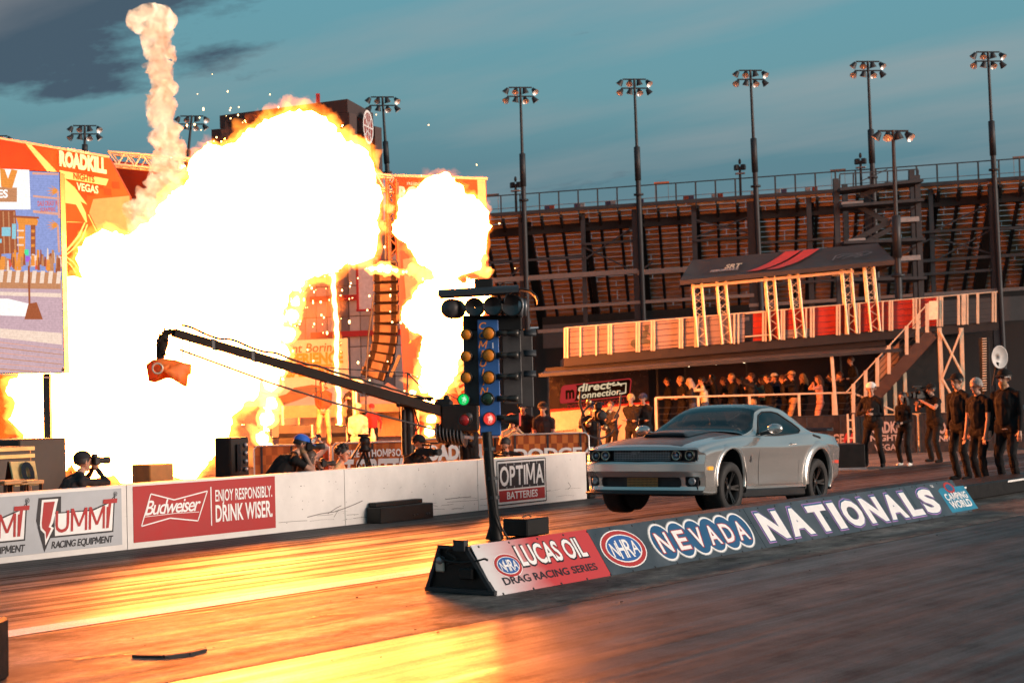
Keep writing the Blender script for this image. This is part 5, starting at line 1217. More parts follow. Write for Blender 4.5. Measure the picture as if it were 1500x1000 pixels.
fence_banner(1346, 606, 1440, 603, 45.2, 'black checkered fence banner behind the camera operator', M_CHK, [('SPEEDWEEK', .58, .42, .34, 1.2, M_LETTER, {'bold': .06}), ('VEGAS', .5, .18, .2, .8, M_LETTER, {})]) if False else fence_banner(1346, 606, 1440, 603, 45.2, 'black checkered fence banner behind the camera operator', M_CHK, [('ROADKILL', .55, .52, .30, 1.2, M_LETTER, {'bold': .06}), ('NIGHTS', .55, .30, .16, .9, M_LETTER, {})])
fence_banner(1444, 602, 1560, 598, 45.2, 'black fence banner at the picture edge behind the three crew men', M_CHK, [])
# column of small amber lamps and pale dish behind the crew
t = thing('speaker_column', 'tall dark column of small orange lit louvres behind the crew', 'loudspeaker', P(1442, 560, 47)); t.location.z = 0
p = P(1441, 494, 47); mb = MB(); mb.bbox((p.x, p.y, p.z/2+.0), (.22, .3, p.z), (RH, FH, ZV), bev=.02); mb.build('cabinet', M_BLACK, t)
for k in range(22):
    mb = MB(); mb.bar(P(1439, 496+k*3.6, 46.8), P(1445, 495.6+k*3.6, 46.8), .03); mb.build('louvre', M_POST, t)
t = thing('sound_dish', 'round pale parabolic sound dish held up behind the crew', 'dish', P(1461, 523, 32))
mb = MB(); c = P(1461, 523, 32); mb.lathe(c, -FH+RH*.6, [(.215, .06), (.17, .02), (.1, -.01), (.001, -.02), (.1, -.015), (.17, .01), (.225, .06), (.215, .06)], 24); mb.build('dish', mat('dish_plastic', (.62, .58, .55), .4), t)
mb = MB(); mb.bar(c-ZV*.1, c-ZV*.55-RH*.1, .05); mb.build('grip', M_BLACK, t)
# ------------------------------------------------------------------ stage, big screen, banners, tower building (behind the fire)
def flat(pts, z, th, name, m, par, dz=None):
    """a panel with real thickness whose outline is given by photo points at depth z (or per-point depth)"""
    f = [P(p[0], p[1], p[2] if len(p) > 2 else z) for p in pts]; b = [p+FH*th for p in f]; k = len(f)
    mb = MB(); mb.add(f+b, [tuple(range(k))[::-1], tuple(range(k, 2*k))]+[(i, (i+1) % k, (i+1) % k+k, i+k) for i in range(k)]); return mb.build(name, m, par)
def pr(pts, z, m, off=.03):      # print on such a panel
    return [P(p[0], p[1], p[2] if len(p) > 2 else z)-FH*off for p in pts]
ZS = 33.0
sc_ = thing('video_screen', 'tall bright outdoor video screen showing the race start at the picture edge', 'screen', Vector((P(40, 600, ZS).x, P(40, 600, ZS).y, 0)))
corn = [(-150, 240), (88, 252), (95, 546), (-150, 549)]
flat(corn, ZS+.02, .35, 'cabinet', M_BLACK, sc_)
def em(name, c, s=1.0):
    m = emat(name, c, s); N = m.node_tree.nodes; L = m.node_tree.links; e = [n for n in N if n.type == 'EMISSION'][0]
    tc = N.new('ShaderNodeTexCoord'); z = N.new('ShaderNodeTexNoise'); z.inputs['Scale'].default_value = 22; z.inputs['Detail'].default_value = 6; z.inputs['Roughness'].default_value = .75; L.new(tc.outputs['Object'], z.inputs['Vector'])
    w = N.new('ShaderNodeTexWave'); w.bands_direction = 'Z'; w.inputs['Scale'].default_value = 9; L.new(tc.outputs['Object'], w.inputs['Vector'])
    a = N.new('ShaderNodeMapRange'); a.inputs[1].default_value = .3; a.inputs[2].default_value = .7; a.inputs[3].default_value = .78*s; a.inputs[4].default_value = 1.15*s; L.new(z.outputs[0], a.inputs[0])
    b = N.new('ShaderNodeMath'); b.operation = 'MULTIPLY_ADD'; b.inputs[1].default_value = .12; L.new(w.outputs[1], b.inputs[0]); L.new(a.outputs[0], b.inputs[2]); L.new(b.outputs[0], e.inputs[1]); return m
SKYB = em('screen_blue', (.30, .36, .68)); PINK = em('screen_pink', (.80, .40, .30)); WHT = em('screen_white', (1.0, .95, .90), 1.1); TAN = em('screen_tan', (.60, .27, .13))
LILA = em('screen_lilac', (.62, .42, .46)); BRN = em('screen_brown', (.40, .11, .045)); ORG = em('screen_orange', (.90, .32, .06)); PALE = em('screen_pale', (.95, .72, .58)); TEA = em('screen_teal', (.30, .62, .72)); GRN = em('screen_green', (.1, .8, .35)); VIO = em('screen_violet', (.45, .15, .75)); RDS = em('screen_red', (.75, .12, .08))
layers = [SKYB, PINK, WHT, TAN, LILA, BRN, ORG, PALE, TEA, GRN, VIO, RDS]
mb = MB(); lift = [0.004]
def sp(pts, m, step=.0012):
    lift[0] += step; mb.add(pr(pts, ZS, None, lift[0]), [tuple(range(len(pts)))[::-1]], layers.index(m))
sp([(-149, 241), (87, 253), (94, 545), (-149, 548)], SKYB)
sp([(-149, 410), (91, 410), (94, 545), (-149, 548)], LILA)
sp([(-149, 241), (43, 249), (45, 307), (-149, 306)], WHT)
sp([(-149, 270), (25, 275), (25, 296), (-149, 295)], TAN); 
for pts in ([(-12, 247), (-4, 248), (-2, 268), (-10, 270)], [(0, 247), (7, 248), (12, 262), (17, 248), (26, 250), (18, 276), (10, 275), (2, 274)], [(-30, 247), (-20, 247), (-22, 270), (-32, 270)]): sp(pts, ORG)
sp([(-149, 306), (23, 308), (27, 370), (-149, 385)], BRN)
for k in range(6): sp([(-20+k*8, 310), (-18+k*8, 310), (-16+k*8, 372), (-18+k*8, 372)], TAN)
sp([(3, 333), (16, 333), (16, 346), (3, 346)], TEA); sp([(18, 328), (24, 328), (24, 350), (18, 350)], TEA); sp([(-6, 350), (3, 350), (3, 356), (-6, 356)], TEA)
sp([(48, 252.5), (86, 254), (86, 257), (48, 256)], PINK); sp([(49, 286), (88, 290), (88, 293), (49, 289)], PINK); sp([(49, 308), (88, 312), (88, 316), (49, 312)], PINK)
for cx, cy in ((80, 280), (80, 330)):       # palm silhouettes
    for a_ in (150, 180, 210, 120, 235): sp([(cx+6, cy+2), (cx+13*cos(radians(a_))+1, cy-10*sin(radians(a_))), (cx+5, cy-2)], ORG)
    sp([(cx+4, cy), (cx+7, cy), (cx+9, cy+40), (cx+6, cy+40)], PINK)
sp([(24, 318), (54, 320), (57, 324), (55, 331), (28, 330)], ORG); sp([(20, 316), (58, 318), (58, 321), (20, 319)], BRN)
sp([(28, 330), (38, 330), (38, 385), (28, 384)], ORG); sp([(46, 330), (53, 330), (53, 385), (46, 385)], BRN); sp([(38, 330), (45, 330), (45, 388), (38, 388)], SKYB)
for y in (337, 347, 358):
    sp([(26, y), (36, y), (36, y+2.5), (26, y+2.5)], PALE); sp([(47, y), (52, y), (52, y+4), (47, y+4)], ORG)
sp([(37, 366), (43, 366), (43, 374), (37, 374)], GRN); sp([(39, 376), (45, 376), (45, 384), (39, 384)], VIO); sp([(46, 376), (55, 374), (57, 386), (48, 390)], PALE)
rnd = random.Random(12)
for k in range(90):
    x = rnd.uniform(-80, 89); y = 388+rnd.uniform(-10, 4)+(x*.02); h = rnd.uniform(5, 18); w = rnd.uniform(1.5, 4.5); sp([(x, y-h), (x+w, y-h+1), (x+w+1, y+6), (x-1, y+6)], rnd.choice([TAN, PALE, BRN, ORG, RDS]), .0004)
sp([(-149, 392), (91, 400), (91, 424), (-149, 420)], TAN)
for k in range(14): sp([(-70+k*12, 394+k*.3), (-64+k*12, 394+k*.3), (-66+k*12, 412+k*.3), (-72+k*12, 412+k*.3)], PALE, .0004)
sp([(-149, 434), (15, 438), (48, 446), (48, 464), (-149, 456)], WHT); sp([(44, 445), (56, 443), (65, 468), (38, 468)], BRN)
sp([(-149, 424), (91, 430), (92, 436), (-149, 428)], PALE); sp([(-149, 470), (93, 488), (93, 505), (-149, 478)], PALE)
sp([(43, 390), (46, 390), (47, 445), (44, 445)], BRN)
for k in range(7): sp([(-149, 482+k*9), (94, 512+k*7), (94, 513+k*7), (-149, 484+k*9)], TAN if k % 2 else PINK, .0005)
mb.build('screen_image', layers, sc_)
mb = MB(); o = P(56, 302, ZS)-FH*.03; mb.text('DALE CREASY JR', o, RT0, ZV, .10, width=.40, lift=.01, bold=.03); o = P(60, 309, ZS)-FH*.03; mb.text('SCRAPPERS', o-ZV*.02, RT0, ZV, .08, width=.30, lift=.01, bold=.03)
o = P(-2, 290, ZS)-FH*.03; mb.text('ES', o, RT0, ZV, .16, width=.2, lift=.012, bold=.05, mi=1); mb.build('screen_lettering', [RDS, WHT], sc_)
mb = MB(); mb.bbox(P(94, 541, ZS)-FH*.06, (.07, .08, .07), (RH, FH, ZV)); mb.build('corner_latch', M_BLACK, sc_)
for s in (-1.5, .4):
    mb = MB(); p = P(40, 548, ZS+.3)+RH*s; mb.bar((p.x, p.y, 0), p, .14); mb.build('leg', M_STEEL, sc_)
# orange printed wing above and beside the screen
ZW = 50.0
wing = thing('stage_wing', 'orange printed stage banner beside the big screen with white nights lettering', 'banner', Vector((P(100, 600, ZW).x, P(100, 600, ZW).y, 0)))
M_WO = mat('wing_orange', (.40, .075, .018), .6, noise_amt=.22, scale=.9); M_WD = mat('wing_dark_orange', (.30, .045, .012), .6, noise_amt=.2, scale=1.1); M_WP = mat('wing_pale', (.50, .27, .18), .6, noise_amt=.1); M_WC = mat('wing_cream', (.85, .62, .34), .6, noise_amt=.05)
flat([(-150, 192), (2, 204), (160, 231), (190, 287), (200, 420), (150, 640), (-150, 640)], ZW, .25, 'printed_sheet', M_WO, wing)
mb = MB(); wm = [M_WD, M_WP, M_WC, M_WO]
def wp(pts, mi, off): mb.add(pr(pts, ZW, None, off), [tuple(range(len(pts)))[::-1]], mi)
wp([(-150, 193), (2, 205), (30, 209), (72, 252), (-150, 243)], 0, .02)
wp([(34, 206), (42, 208), (86, 254), (110, 275), (128, 300), (108, 290), (90, 272), (70, 252)], 2, .03)
wp([(137, 292), (190, 287), (200, 420), (162, 380), (150, 350), (131, 312)], 1, .03)
wp([(88, 258), (110, 278), (126, 312), (128, 326), (108, 326), (90, 325)], 2, .026)
for k, (x, y) in enumerate([(118, 264), (128, 276), (140, 266), (152, 276), (164, 266), (106, 276), (116, 284)]): wp([(x, y), (x+11, y+1), (x+12, y+11), (x+1, y+10)], 0, .028)
wp([(88, 296), (112, 300), (126, 326), (88, 324)], 3, .034); wp([(88, 326), (124, 326), (100, 362), (90, 372)], 0, .032)
mb.build('printed_shapes', wm, wing)
mb = MB(); o = P(86, 400, ZW)-FH*.05; kw = ZW/F_PX
def ws(pts, w): mb.stroke([((x-86)*kw, (400-y)*kw) for x, y in pts], w*kw, o, RT0, ZV, .01)
ws([(88, 325), (110, 325), (126, 328), (118, 345), (104, 362), (90, 376)], 3); ws([(90, 380), (108, 366), (122, 350), (130, 330)], 2); ws([(84, 255), (104, 280), (130, 312), (146, 346)], 1.5)
ws([(112, 372), (130, 372), (150, 356)], 2.6); ws([(114, 363), (122, 362), (126, 374), (124, 392)], 2.6); ws([(92, 372), (108, 384), (118, 398)], 1.6); ws([(92, 378), (104, 388), (112, 400)], 1.6); ws([(132, 380), (133, 398), (140, 398)], 3)
ws([(98+6*cos(k*.5), 307+4.5*sin(k*.5)) for k in range(14)], 1.5)
mb.build('white_outline', M_WC, wing)
mb = MB(); wu = (P(160, 231, ZW)-P(2, 204, ZW)).normalized(); o = P(88, 242, ZW)-FH*.06; mb.text('ROADKILL', o, wu, ZV, .43, bold=.09, width=1.45, lift=.02); 
mb.poly([(-.02, -.39), (1.42, -.39), (1.5, -.18), (.0, -.16)], o, wu, ZV, .012, 1); mb.text('NIGHTS', o+wu*.75-ZV*.35, wu, ZV, .18, bold=.05, width=.65, lift=.025, align='C', mi=2); mb.text('VEGAS', o+wu*.85-ZV*.67, wu, ZV, .23, bold=.04, width=.67, lift=.02, align='C')
mb.text('PRESENTED BY', o+wu*.26+ZV*.47, wu, ZV, .09, width=.65, lift=.02, bold=.02); mb.build('lettering', [M_LETTER, M_WC, M_WD], wing)
mb = MB(); mb.bar(P(-150, 191, ZW), P(2, 203, ZW), .07); mb.bar(P(2, 203, ZW), P(160, 230, ZW), .07); mb.build('top_bar', M_POST, wing)
# roof truss
tr = thing('roof_truss', 'orange lit lattice truss carrying the stage roof behind the smoke column', 'truss', Vector((P(240, 600, 53).x, P(240, 600, 53).y, 0)))
def lattice(a0, b0, a1, b1, n, par, m, r=.045, depth=.7):
    for k, (p, q) in enumerate(((a0, a1), (b0, b1), (a0+FH*depth, a1+FH*depth), (b0+FH*depth, b1+FH*depth))):
        mb = MB(); mb.tube([p, q], r, 6); mb.build('chord', m, par)
    mb = MB()
    for k in range(n):
        s, s2 = k/n, (k+1)/n
        for f in (Vector((0, 0, 0)), FH*depth):
            mb.tube([(b0.lerp(b1, s) if k % 2 else a0.lerp(a1, s))+f, (a0.lerp(a1, s2) if k % 2 else b0.lerp(b1, s2))+f], r*.55, 5, caps=False)
        mb.tube([a0.lerp(a1, s), a0.lerp(a1, s)+FH*depth], r*.5, 4, caps=False); mb.tube([b0.lerp(b1, s), b0.lerp(b1, s)+FH*depth], r*.5, 4, caps=False)
    tag(mb.build('lacing', m, par), kind='stuff')
lattice(P(158, 222, 53), P(160, 240, 53), P(575, 257, 54), P(575, 278, 54), 34, tr, M_POST)
lattice(P(566, 262, 53), P(580, 262, 53), P(570, 390, 53), P(583, 390, 53), 9, tr, mat('truss_dark_orange', (.30, .12, .04), .5, .3))  # darker orange base colour than the roof lattice
mb = MB(); f = [P(150, 241, 53.8), P(330, 258, 53.8), P(330, 300, 60), P(150, 300, 60)]; mb.hexa(f+[p+ZV*.15 for p in f]); mb.build('roof_cloth', M_WD, tr)
# second wing on the right of the stage
w2 = thing('stage_wing', 'tall orange red stage banner with striped car drawing behind the light tree', 'banner', Vector((P(640, 640, 56).x, P(640, 640, 56).y, 0)))
flat([(572, 258), (712, 263), (722, 650), (596, 650), (582, 400)], 56, .25, 'printed_sheet', mat('wing_red', (.36, .085, .06), .6, noise_amt=.18, scale=.8), w2)
mb = MB(); wm = [M_WO, M_WC, M_WP, M_WD]
def wp(pts, mi, off): mb.add(pr(pts, 56, None, off), [tuple(range(len(pts)))[::-1]], mi)
wp([(573, 259), (699, 263), (702, 330), (640, 330), (578, 350)], 0, .02); wp([(699, 263), (711, 263.5), (714, 335), (702, 330)], 1, .03)
wp([(648, 510), (668, 500), (700, 560), (714, 640), (700, 640), (672, 580)], 1, .03); wp([(640, 470), (700, 480), (718, 640), (712, 640), (690, 550)], 2, .024)
for k in range(13): wp([(656+k*3.2, 525+k*8), (676+k*2.4, 514+k*8.6), (677+k*2.4, 517+k*8.6), (657+k*3.2, 529+k*8)], 3, .034)
wp([(590, 380), (640, 370), (660, 470), (600, 500)], 2, .018)
mb.build('printed_shapes', wm, w2)
mb = MB(); o = P(584, 292, 56)-FH*.06; u = (P(712, 263, 56)-P(572, 258, 56)).normalized(); mb.text('ROADKILL', o, u, ZV, .43, bold=.08, width=2.26, lift=.02); mb.text('NIGHTS', o+u*1.07-ZV*.42, u, ZV, .24, bold=.05, width=1.07, lift=.02, align='C'); mb.text('PRESENTED BY', o+u*.3+ZV*.48, u, ZV, .11, width=.83, lift=.02); mb.build('lettering', M_LETTER, w2)
mb = MB(); mb.bar(P(570, 257, 56), P(714, 262, 56), .09); mb.build('top_bar', M_POST, w2)
# line array
la = thing('line_array', 'curved hanging column of stage loudspeakers in front of the tower building', 'loudspeaker', P(570, 380, 49.0))
pts = [(565, 392), (565.5, 407), (566, 422), (566, 437), (566, 452), (566, 467), (565.5, 482), (564.5, 497), (562, 511), (558.5, 524), (553.5, 536), (548, 547)]
for i, (x, y) in enumerate(pts):
    a = P(x, y, 49.0); an = 0 if i < 6 else (i-5)*.055; up_ = (ZV*cos(an)+RT0*sin(an)); ux = RT0*cos(an)-ZV*sin(an)
    mb = MB(); mb.bbox(a, (.70, .62, .288), (ux, FH, up_), bev=.03); b_ = mb.build('cabinet', mat('array_cabinet', (.007, .0045, .0035), .8, spec=.2), la)
    mb = MB(); mb.bbox(a-FH*.315+ux*.0, (.34, .03, .225), (ux, FH, up_), bev=.01); mb.bar(a-FH*.325-ux*.34-up_*.1, a-FH*.325-ux*.34+up_*.1, .04); mb.bar(a-FH*.325+ux*.34-up_*.1, a-FH*.325+ux*.34+up_*.1, .04); mb.build('grille', mat('array_grille', (.035, .018, .009), .6), b_)
mb = MB(); mb.bar(P(565, 300, 49.0), P(565, 386, 49.0), .05); mb.bbox(P(565, 385, 49.0), (.7, .6, .12), (RT0, FH, ZV), bev=.03); mb.build('rigging', M_STEEL, la); mb = MB(); mb.bar(P(586, 520, 48.9), P(572, 552, 48.9), .10); mb.build('pull_bar', M_STEEL, la)
mb = MB(); mb.tube([P(548, 430, 48.5), P(540, 490, 48.5), P(536, 560, 48.5), P(536, 640, 48.5)], .03, 6); mb.build('tether', M_STEEL, la)
# stage deck, monitors and cases
Zf = .62
sg = thing('stage', 'dark low stage deck behind the fence banners', 'stage', Vector((P(500, 650, 48).x, P(500, 650, 48).y, 0)))
mb = MB(); c = P(440, 650, 51); mb.bbox((c.x, c.y, Zf/2), (17, 8.4, Zf), (RH, FH, ZV), bev=.03); mb.build('deck', mat('stage_black', (.035, .025, .02), .6), sg)
def on_stage(px, z): p = P(px, 600, z); return Vector((p.x, p.y, Zf))
for i, (x, z, w, h, l) in enumerate([(432, 47.5, .9, .55, 'wedge stage monitor beside the standing presenter'), (492, 48, .55, .5, 'dark stage monitor under the thin flame jet'), (516, 48.6, .4, .45, 'small stage monitor between the presenter and stage helper')]):
    p = on_stage(x, z); t = thing('stage_monitor', l, 'loudspeaker', p, 'wedge monitors on the stage'); mb = MB()
    mb.prism([(-.25, 0), (.25, 0), (.25, h), (.0, h), (-.25, h*.35)], p-RH*w/2, FH, ZV, RH, w); mb.build('cabinet', M_BLACK, t); mb = MB(); mb.bar(p-RH*w/2-FH*.14+ZV*h*.72, p+RH*w/2-FH*.14+ZV*h*.72, .04, .3); mb.build('grille', M_STEEL, t)
    mb = MB(); mb.bar(p+RH*(w/2+.03), p+RH*(w/2+.03)+ZV*h, .05); mb.build('edge', M_POST, t)
for i in range(3):
    p = on_stage(527+i*9, 46.6); t = thing('bottle', ['pale bottle on the stage edge, nearest the tripod', 'middle pale bottle on the stage edge', 'pale bottle on the stage edge, nearest the crane column'][i], 'bottle', p, 'bottles on the stage edge'); mb = MB(); mb.lathe(p, ZV, [(.001, 0), (.09, .0), (.10, .18), (.05, .30), (.04, .40), (.001, .42)], 10); mb.build('body', mat('pale_bottle', (.7, .5, .3), .4), t)
# tent
tn_ = thing('canopy_tent', 'pale pop up tent canopy behind the stage presenter', 'tent', Vector((P(520, 640, 54).x, P(520, 640, 54).y, 0)))
def tent(x0, x1, ye, yv, xp, yp, z):
    a, b = P(x0, ye, z), P(x1, ye-2, z); a2, b2 = a+FH*4, b+FH*4; pk = P(xp, yp, z+2); v = ZV*((yv-ye)*z/F_PX)
    mb = MB(); mb.add([a, b, b2, a2, pk], [(0, 1, 4), (1, 2, 4), (2, 3, 4), (3, 0, 4)]); mb.build('roof', mat('tent_cloth', (.66, .42, .30), .7, noise_amt=.12), tn_)
    mb = MB(); mb.hexa([a-v, b-v, b2-v, a2-v, a, b, b2, a2]); o = mb.build('valance', mat('tent_valance', (.45, .28, .13), .7), tn_)
    for p in (a, b, a2, b2):
        mb = MB(); mb.bar((p.x, p.y, 0), p, .07); mb.build('leg', M_POST, tn_)
tent(414, 520, 594, 612, 490, 566, 53.5); tent(524, 612, 592, 604, 568, 560, 55)
t = thing('shipping_container', 'pale ribbed container standing behind the stage near the crane', 'container', Vector((P(580, 640, 57).x, P(580, 640, 57).y, 0)))
c = P(576, 620, 57.5)
mb = MB(); mb.box((c.x, c.y, 1.05), (2.6, 1.5, 1.8), (RH, FH, ZV)); mb.build('box', mat('container_pale', (.55, .40, .33), .6), t)
mb = MB()
for k in range(16): mb.bar(Vector((c.x, c.y, .2))+RH*(-1.25+k*.166)-FH*.76, Vector((c.x, c.y, 1.9))+RH*(-1.25+k*.166)-FH*.76, .07)
tag(mb.build('rib', mat('container_pale', (.55, .40, .33), .6), t), kind='stuff')
# billboard with a car picture
bb = thing('billboard', 'pale billboard with orange lettering and a red car picture behind the smoke', 'billboard', Vector((P(460, 640, 58).x, P(460, 640, 58).y, 0)))
flat([(398, 500), (509, 495), (514, 640), (398, 640)], 58, .15, 'sheet', mat('billboard_sheet', (.66, .56, .52), .6, noise_amt=.06), bb)
mb = MB(); bu = (P(509, 495, 58)-P(398, 500, 58)).normalized(); kb = 58/F_PX; M_BT = mat('billboard_brown', (.30, .12, .06), .6)
mb.text('Want Boring?', P(403, 518, 58)-FH*.03, bu, ZV, 13.5*kb, bold=.02, shear=.15, width=98*kb, lift=.02, mi=0); mb.text('EXPERIENCE', P(404, 535, 58)-FH*.03, bu, ZV, 16*kb, bold=.07, width=99*kb, lift=.02, mi=1); mb.text('GADGETS', P(416, 552, 58)-FH*.03, bu, ZV, 16*kb, bold=.07, width=78*kb, lift=.02, mi=1)
mb.build('lettering', [M_BT, M_ORANGE], bb)
mb = MB(); o = P(398, 600, 58)-FH*.04
def bp(pts, mi, l): mb.poly([(x*kb, y*kb) for x, y in pts], o, bu, ZV, l, mi)
bp([(0, 4), (4, 18), (22, 22), (34, 31), (60, 34), (82, 30), (92, 18), (96, 6), (80, 0), (10, 0)], 0, .01); bp([(24, 22), (36, 30), (58, 32), (72, 29), (66, 21)], 1, .016); bp([(4, 10), (40, 12), (40, 8), (4, 6)], 1, .016); bp(rr(66, -6, 82, 10, 7.9, 0), 1, .02); bp([(0, 0), (96, 0), (96, -4), (0, -4)], 1, .012)
mb.build('car_picture', [mat('billboard_red', (.50, .08, .04), .5), mat('billboard_dark', (.10, .06, .05), .5)], bb)
for x in (404, 506):
    mb = MB(); p = P(x, 640, 58.2); mb.bar((p.x, p.y, 0), p+ZV*2, .12); mb.build('post', M_STEEL, bb)
# brown tower building with the round emblem
tw = thing('tower_building', 'brown square tower building with a round white emblem behind the fireball', 'building', Vector((P(440, 600, 92).x, P(440, 600, 92).y, 0)))
A, B, C = P(323, 166, 92), P(508, 149, 88), P(545, 161, 92.5)
M_TW = mat('tower_brown', (.16, .095, .075), .7, noise_amt=.15, scale=.3); M_TWD = mat('tower_trim', (.055, .035, .033), .7)
D_ = A+(C-B); zt = (A.z+B.z)/2
def vz(p, z): return Vector((p.x, p.y, z))
mb = MB(); mb.hexa([vz(A, 8), vz(B, 8), vz(C, 8), vz(D_, 8), vz(A, zt-.7), vz(B, zt-.7), vz(C, zt-.7), vz(D_, zt-.7)]); mb.build('wall', M_TW, tw)
o_ = (A-C)*.01
mb = MB(); cc = (A+C)/2
def gro(p, k): return p+(p-cc)*k
mb.hexa([vz(gro(p, .012), zt-.7) for p in (A, B, C, D_)]+[vz(gro(p, .012), zt) for p in (A, B, C, D_)]); mb.build('cornice', M_TWD, tw)
for p in (A, B, C):
    mb = MB(); q = gro(p, .006); mb.box((q.x, q.y, 8+(zt-8.8)/2), (.7, .7, zt-8.8), ((B-A).normalized(), Vector(((B-A).y, -(B-A).x, 0)).normalized(), ZV)); mb.build('corner_pier', M_TWD, tw)
eu = (C-B); eu.z = 0; eu.normalize(); en = Vector((eu.y, -eu.x, 0)); en = en if en.dot(FH) < 0 else -en
c = P(530, 187, 90.2)+en*.35; mb = MB(); rO = .62*1.0
ringp = [(cos(2*pi*k/40), sin(2*pi*k/40)) for k in range(41)]
mb.stroke([(x*.86, y*.86) for x, y in ringp], .13, c, eu, ZV, .02)
for pts in ([(-.8, 0), (.8, 0)], [(0, -.85), (0, .85)], [(-.62, .55), (-.2, .25), (0, 0), (.35, .35), (.6, .6)], [(-.6, -.5), (-.1, -.2), (.3, -.4), (.55, -.62)], [(-.35, .78), (-.42, 0), (-.3, -.78)], [(.35, .78), (.42, 0), (.3, -.78)]): mb.stroke(pts, .07, c, eu, ZV, .02)
mb.build('round_emblem', M_LETTER, tw)
mb = MB(); mb.oval((0, 0), .84, .84, c, eu, ZV, .01); mb.build('emblem_disc', mat('emblem_red', (.25, .04, .03), .6), tw)
mb = MB(); q = P(466, 152, 90); mb.bar(vz(q, zt), vz(q, zt+.7), .2); mb.build('beacon', M_RED, tw)
mb = MB(); q0 = P(335, 180, 91.4)+FH*-.5; q1 = P(392, 175, 90.3)-FH*.5; mb.bar(q0, q1, .2); q2 = P(335, 225, 91.4)-FH*.5; mb.bar(q0, q2, .2); mb.build('panel_frame', M_TWD, tw)
# lower block with grey panels and red bands
lw = thing('office_block', 'grey panelled building with red bands behind the speaker column', 'building', Vector((P(540, 640, 82).x, P(540, 640, 82).y, 0)))
a, b = P(420, 640, 82), P(614, 640, 80); lu = Vector((b.x-a.x, b.y-a.y, 0)); lw_ = lu.length; lu.normalize(); ln = Vector((lu.y, -lu.x, 0)); ln = ln if ln.dot(FH) < 0 else -ln; hh = 9.0
mb = MB(); o = vz(a, 0)-ln*3; mb.box(o+lu*lw_/2+ZV*hh/2, (lw_, 5.9, hh), (lu, -ln, ZV)); mb.build('wall', mat('block_core', (.12, .10, .10), .7), lw)
MPN = [mat('grey_panel', (.30, .275, .275), .6, noise_amt=.08), mat('grey_panel_light', (.40, .37, .365), .6, noise_amt=.08), mat('grey_panel_dark', (.14, .125, .13), .6, noise_amt=.1)]
nx = 12; rows = [0, 1.5, 3.0, 4.5, 6.0, 7.5, 9.0]
for j in range(len(rows)-1):
    for i in range(nx):
        m_ = MPN[2] if i in (5, 9) else MPN[(i+j*3) % 2 if i not in (6, 10) else 1]
        mb = MB(); mb.box(vz(a, 0)+lu*(lw_*(i+.5)/nx)+ZV*((rows[j]+rows[j+1])/2)-ln*.02, (lw_/nx-.05, .12, 1.45), (lu, -ln, ZV)); mb.build('wall_panel', m_, lw)
for y in (435, 488):
    z_ = P(540, y, 81).z; mb = MB(); mb.box(vz(a, z_)+lu*(lw_*.60)+ln*.1, (lw_*.78, .12, .28), (lu, -ln, ZV)); mb.build('red_band', M_RED, lw)
c = P(541, 415, 80.4)+ln*.15
for dx, w, hg in ((-.55, .1, 2.6), (.62, .1, 2.6)):
    mb = MB(); mb.box(c+lu*dx, (w, .16, hg), (lu, -ln, ZV)); mb.build('window_frame', M_RED, lw)
for dz in (-1.3, 1.3):
    mb = MB(); mb.box(c+ZV*dz, (1.26, .16, .1), (lu, -ln, ZV)); mb.build('window_frame', M_RED, lw)
mb = MB(); mb.box(c-ln*.04, (1.1, .06, 2.5), (lu, -ln, ZV)); mb.build('window_pane', mat('bright_window', (.55, .55, .60), .15), lw)
# ------------------------------------------------------------------ camera crane
def Cn(px, py, dz=0): return P(px, py, 27.0+dz)
cr = thing('camera_crane', 'long black camera crane arm swinging over the wall in front of the fire', 'crane', Vector((Cn(668, 640).x, Cn(668, 640).y, 0)))
M_ARM = mat('crane_arm', (.016, .011, .009), .8, noise_amt=.2, scale=8, spec=.2)
tip, el, piv = Cn(254, 487, -3.2), Cn(632, 598, 0), Cn(700, 617, .5)
mb = MB()
n = 14
for k in range(n):
    p, q = tip.lerp(el, k/n), tip.lerp(el, (k+1)/n); w = .10+.045*k/n; mb.bar(p, q, w, w*1.1)
mb.build('boom', M_ARM, cr)
mb = MB()
for k in range(1, 7): mb.bbox(tip.lerp(el, k/7), (.07, .155, .165), ((el-tip).normalized(), FH, ZV), bev=.01)
mb.build('boom_joint', M_STEEL, cr)
mb = MB(); mb.bar(el-(piv-el)*.05, piv, .14, .15); mb.build('rear_boom', M_ARM, cr)
mb = MB(); up_ = ZV*.012
mb.tube([tip.lerp(el, .02)-ZV*.22, tip.lerp(el, .35)-ZV*.33, tip.lerp(el, .6)-ZV*.36, el-ZV*.36+RH*.1], .016, 6); mb.build('leveling_rod', M_STEEL, cr)
for k in (.03, .055, .36, .385, .52, .54, .66, .675, .86):
    p = tip.lerp(el, k); mb = MB(); mb.bar(p-ZV*.06, p-ZV*.34, .014); mb.build('hanger', M_STEEL, cr)
mb = MB()
cab = []
for k in range(70):
    s = .03+.97*k/69; cab.append(tip.lerp(el, s)+ZV*(.10+.02*sin(s*40)+.045*abs(sin(s*19)))-FH*.02)
mb.tube(cab, .018, 6); mb.build('cable', M_RUBBER, cr)
mb = MB(); mb.tube([Cn(497, 539), Cn(600, 549), Cn(597, 547), Cn(500, 538)], .008, 4) if False else mb.tube([Cn(400, 529, -2), Cn(497, 540, -1), Cn(597, 546, 0)], .009, 5); mb.tube([Cn(597, 546, 0), Cn(622, 572, 0)], .012, 5); mb.tube([Cn(597, 546), Cn(596, 583)], .014, 5); mb.tube([Cn(597, 546), Cn(696, 598, .4)], .008, 5); mb.build('stay_wire', M_STEEL, cr)
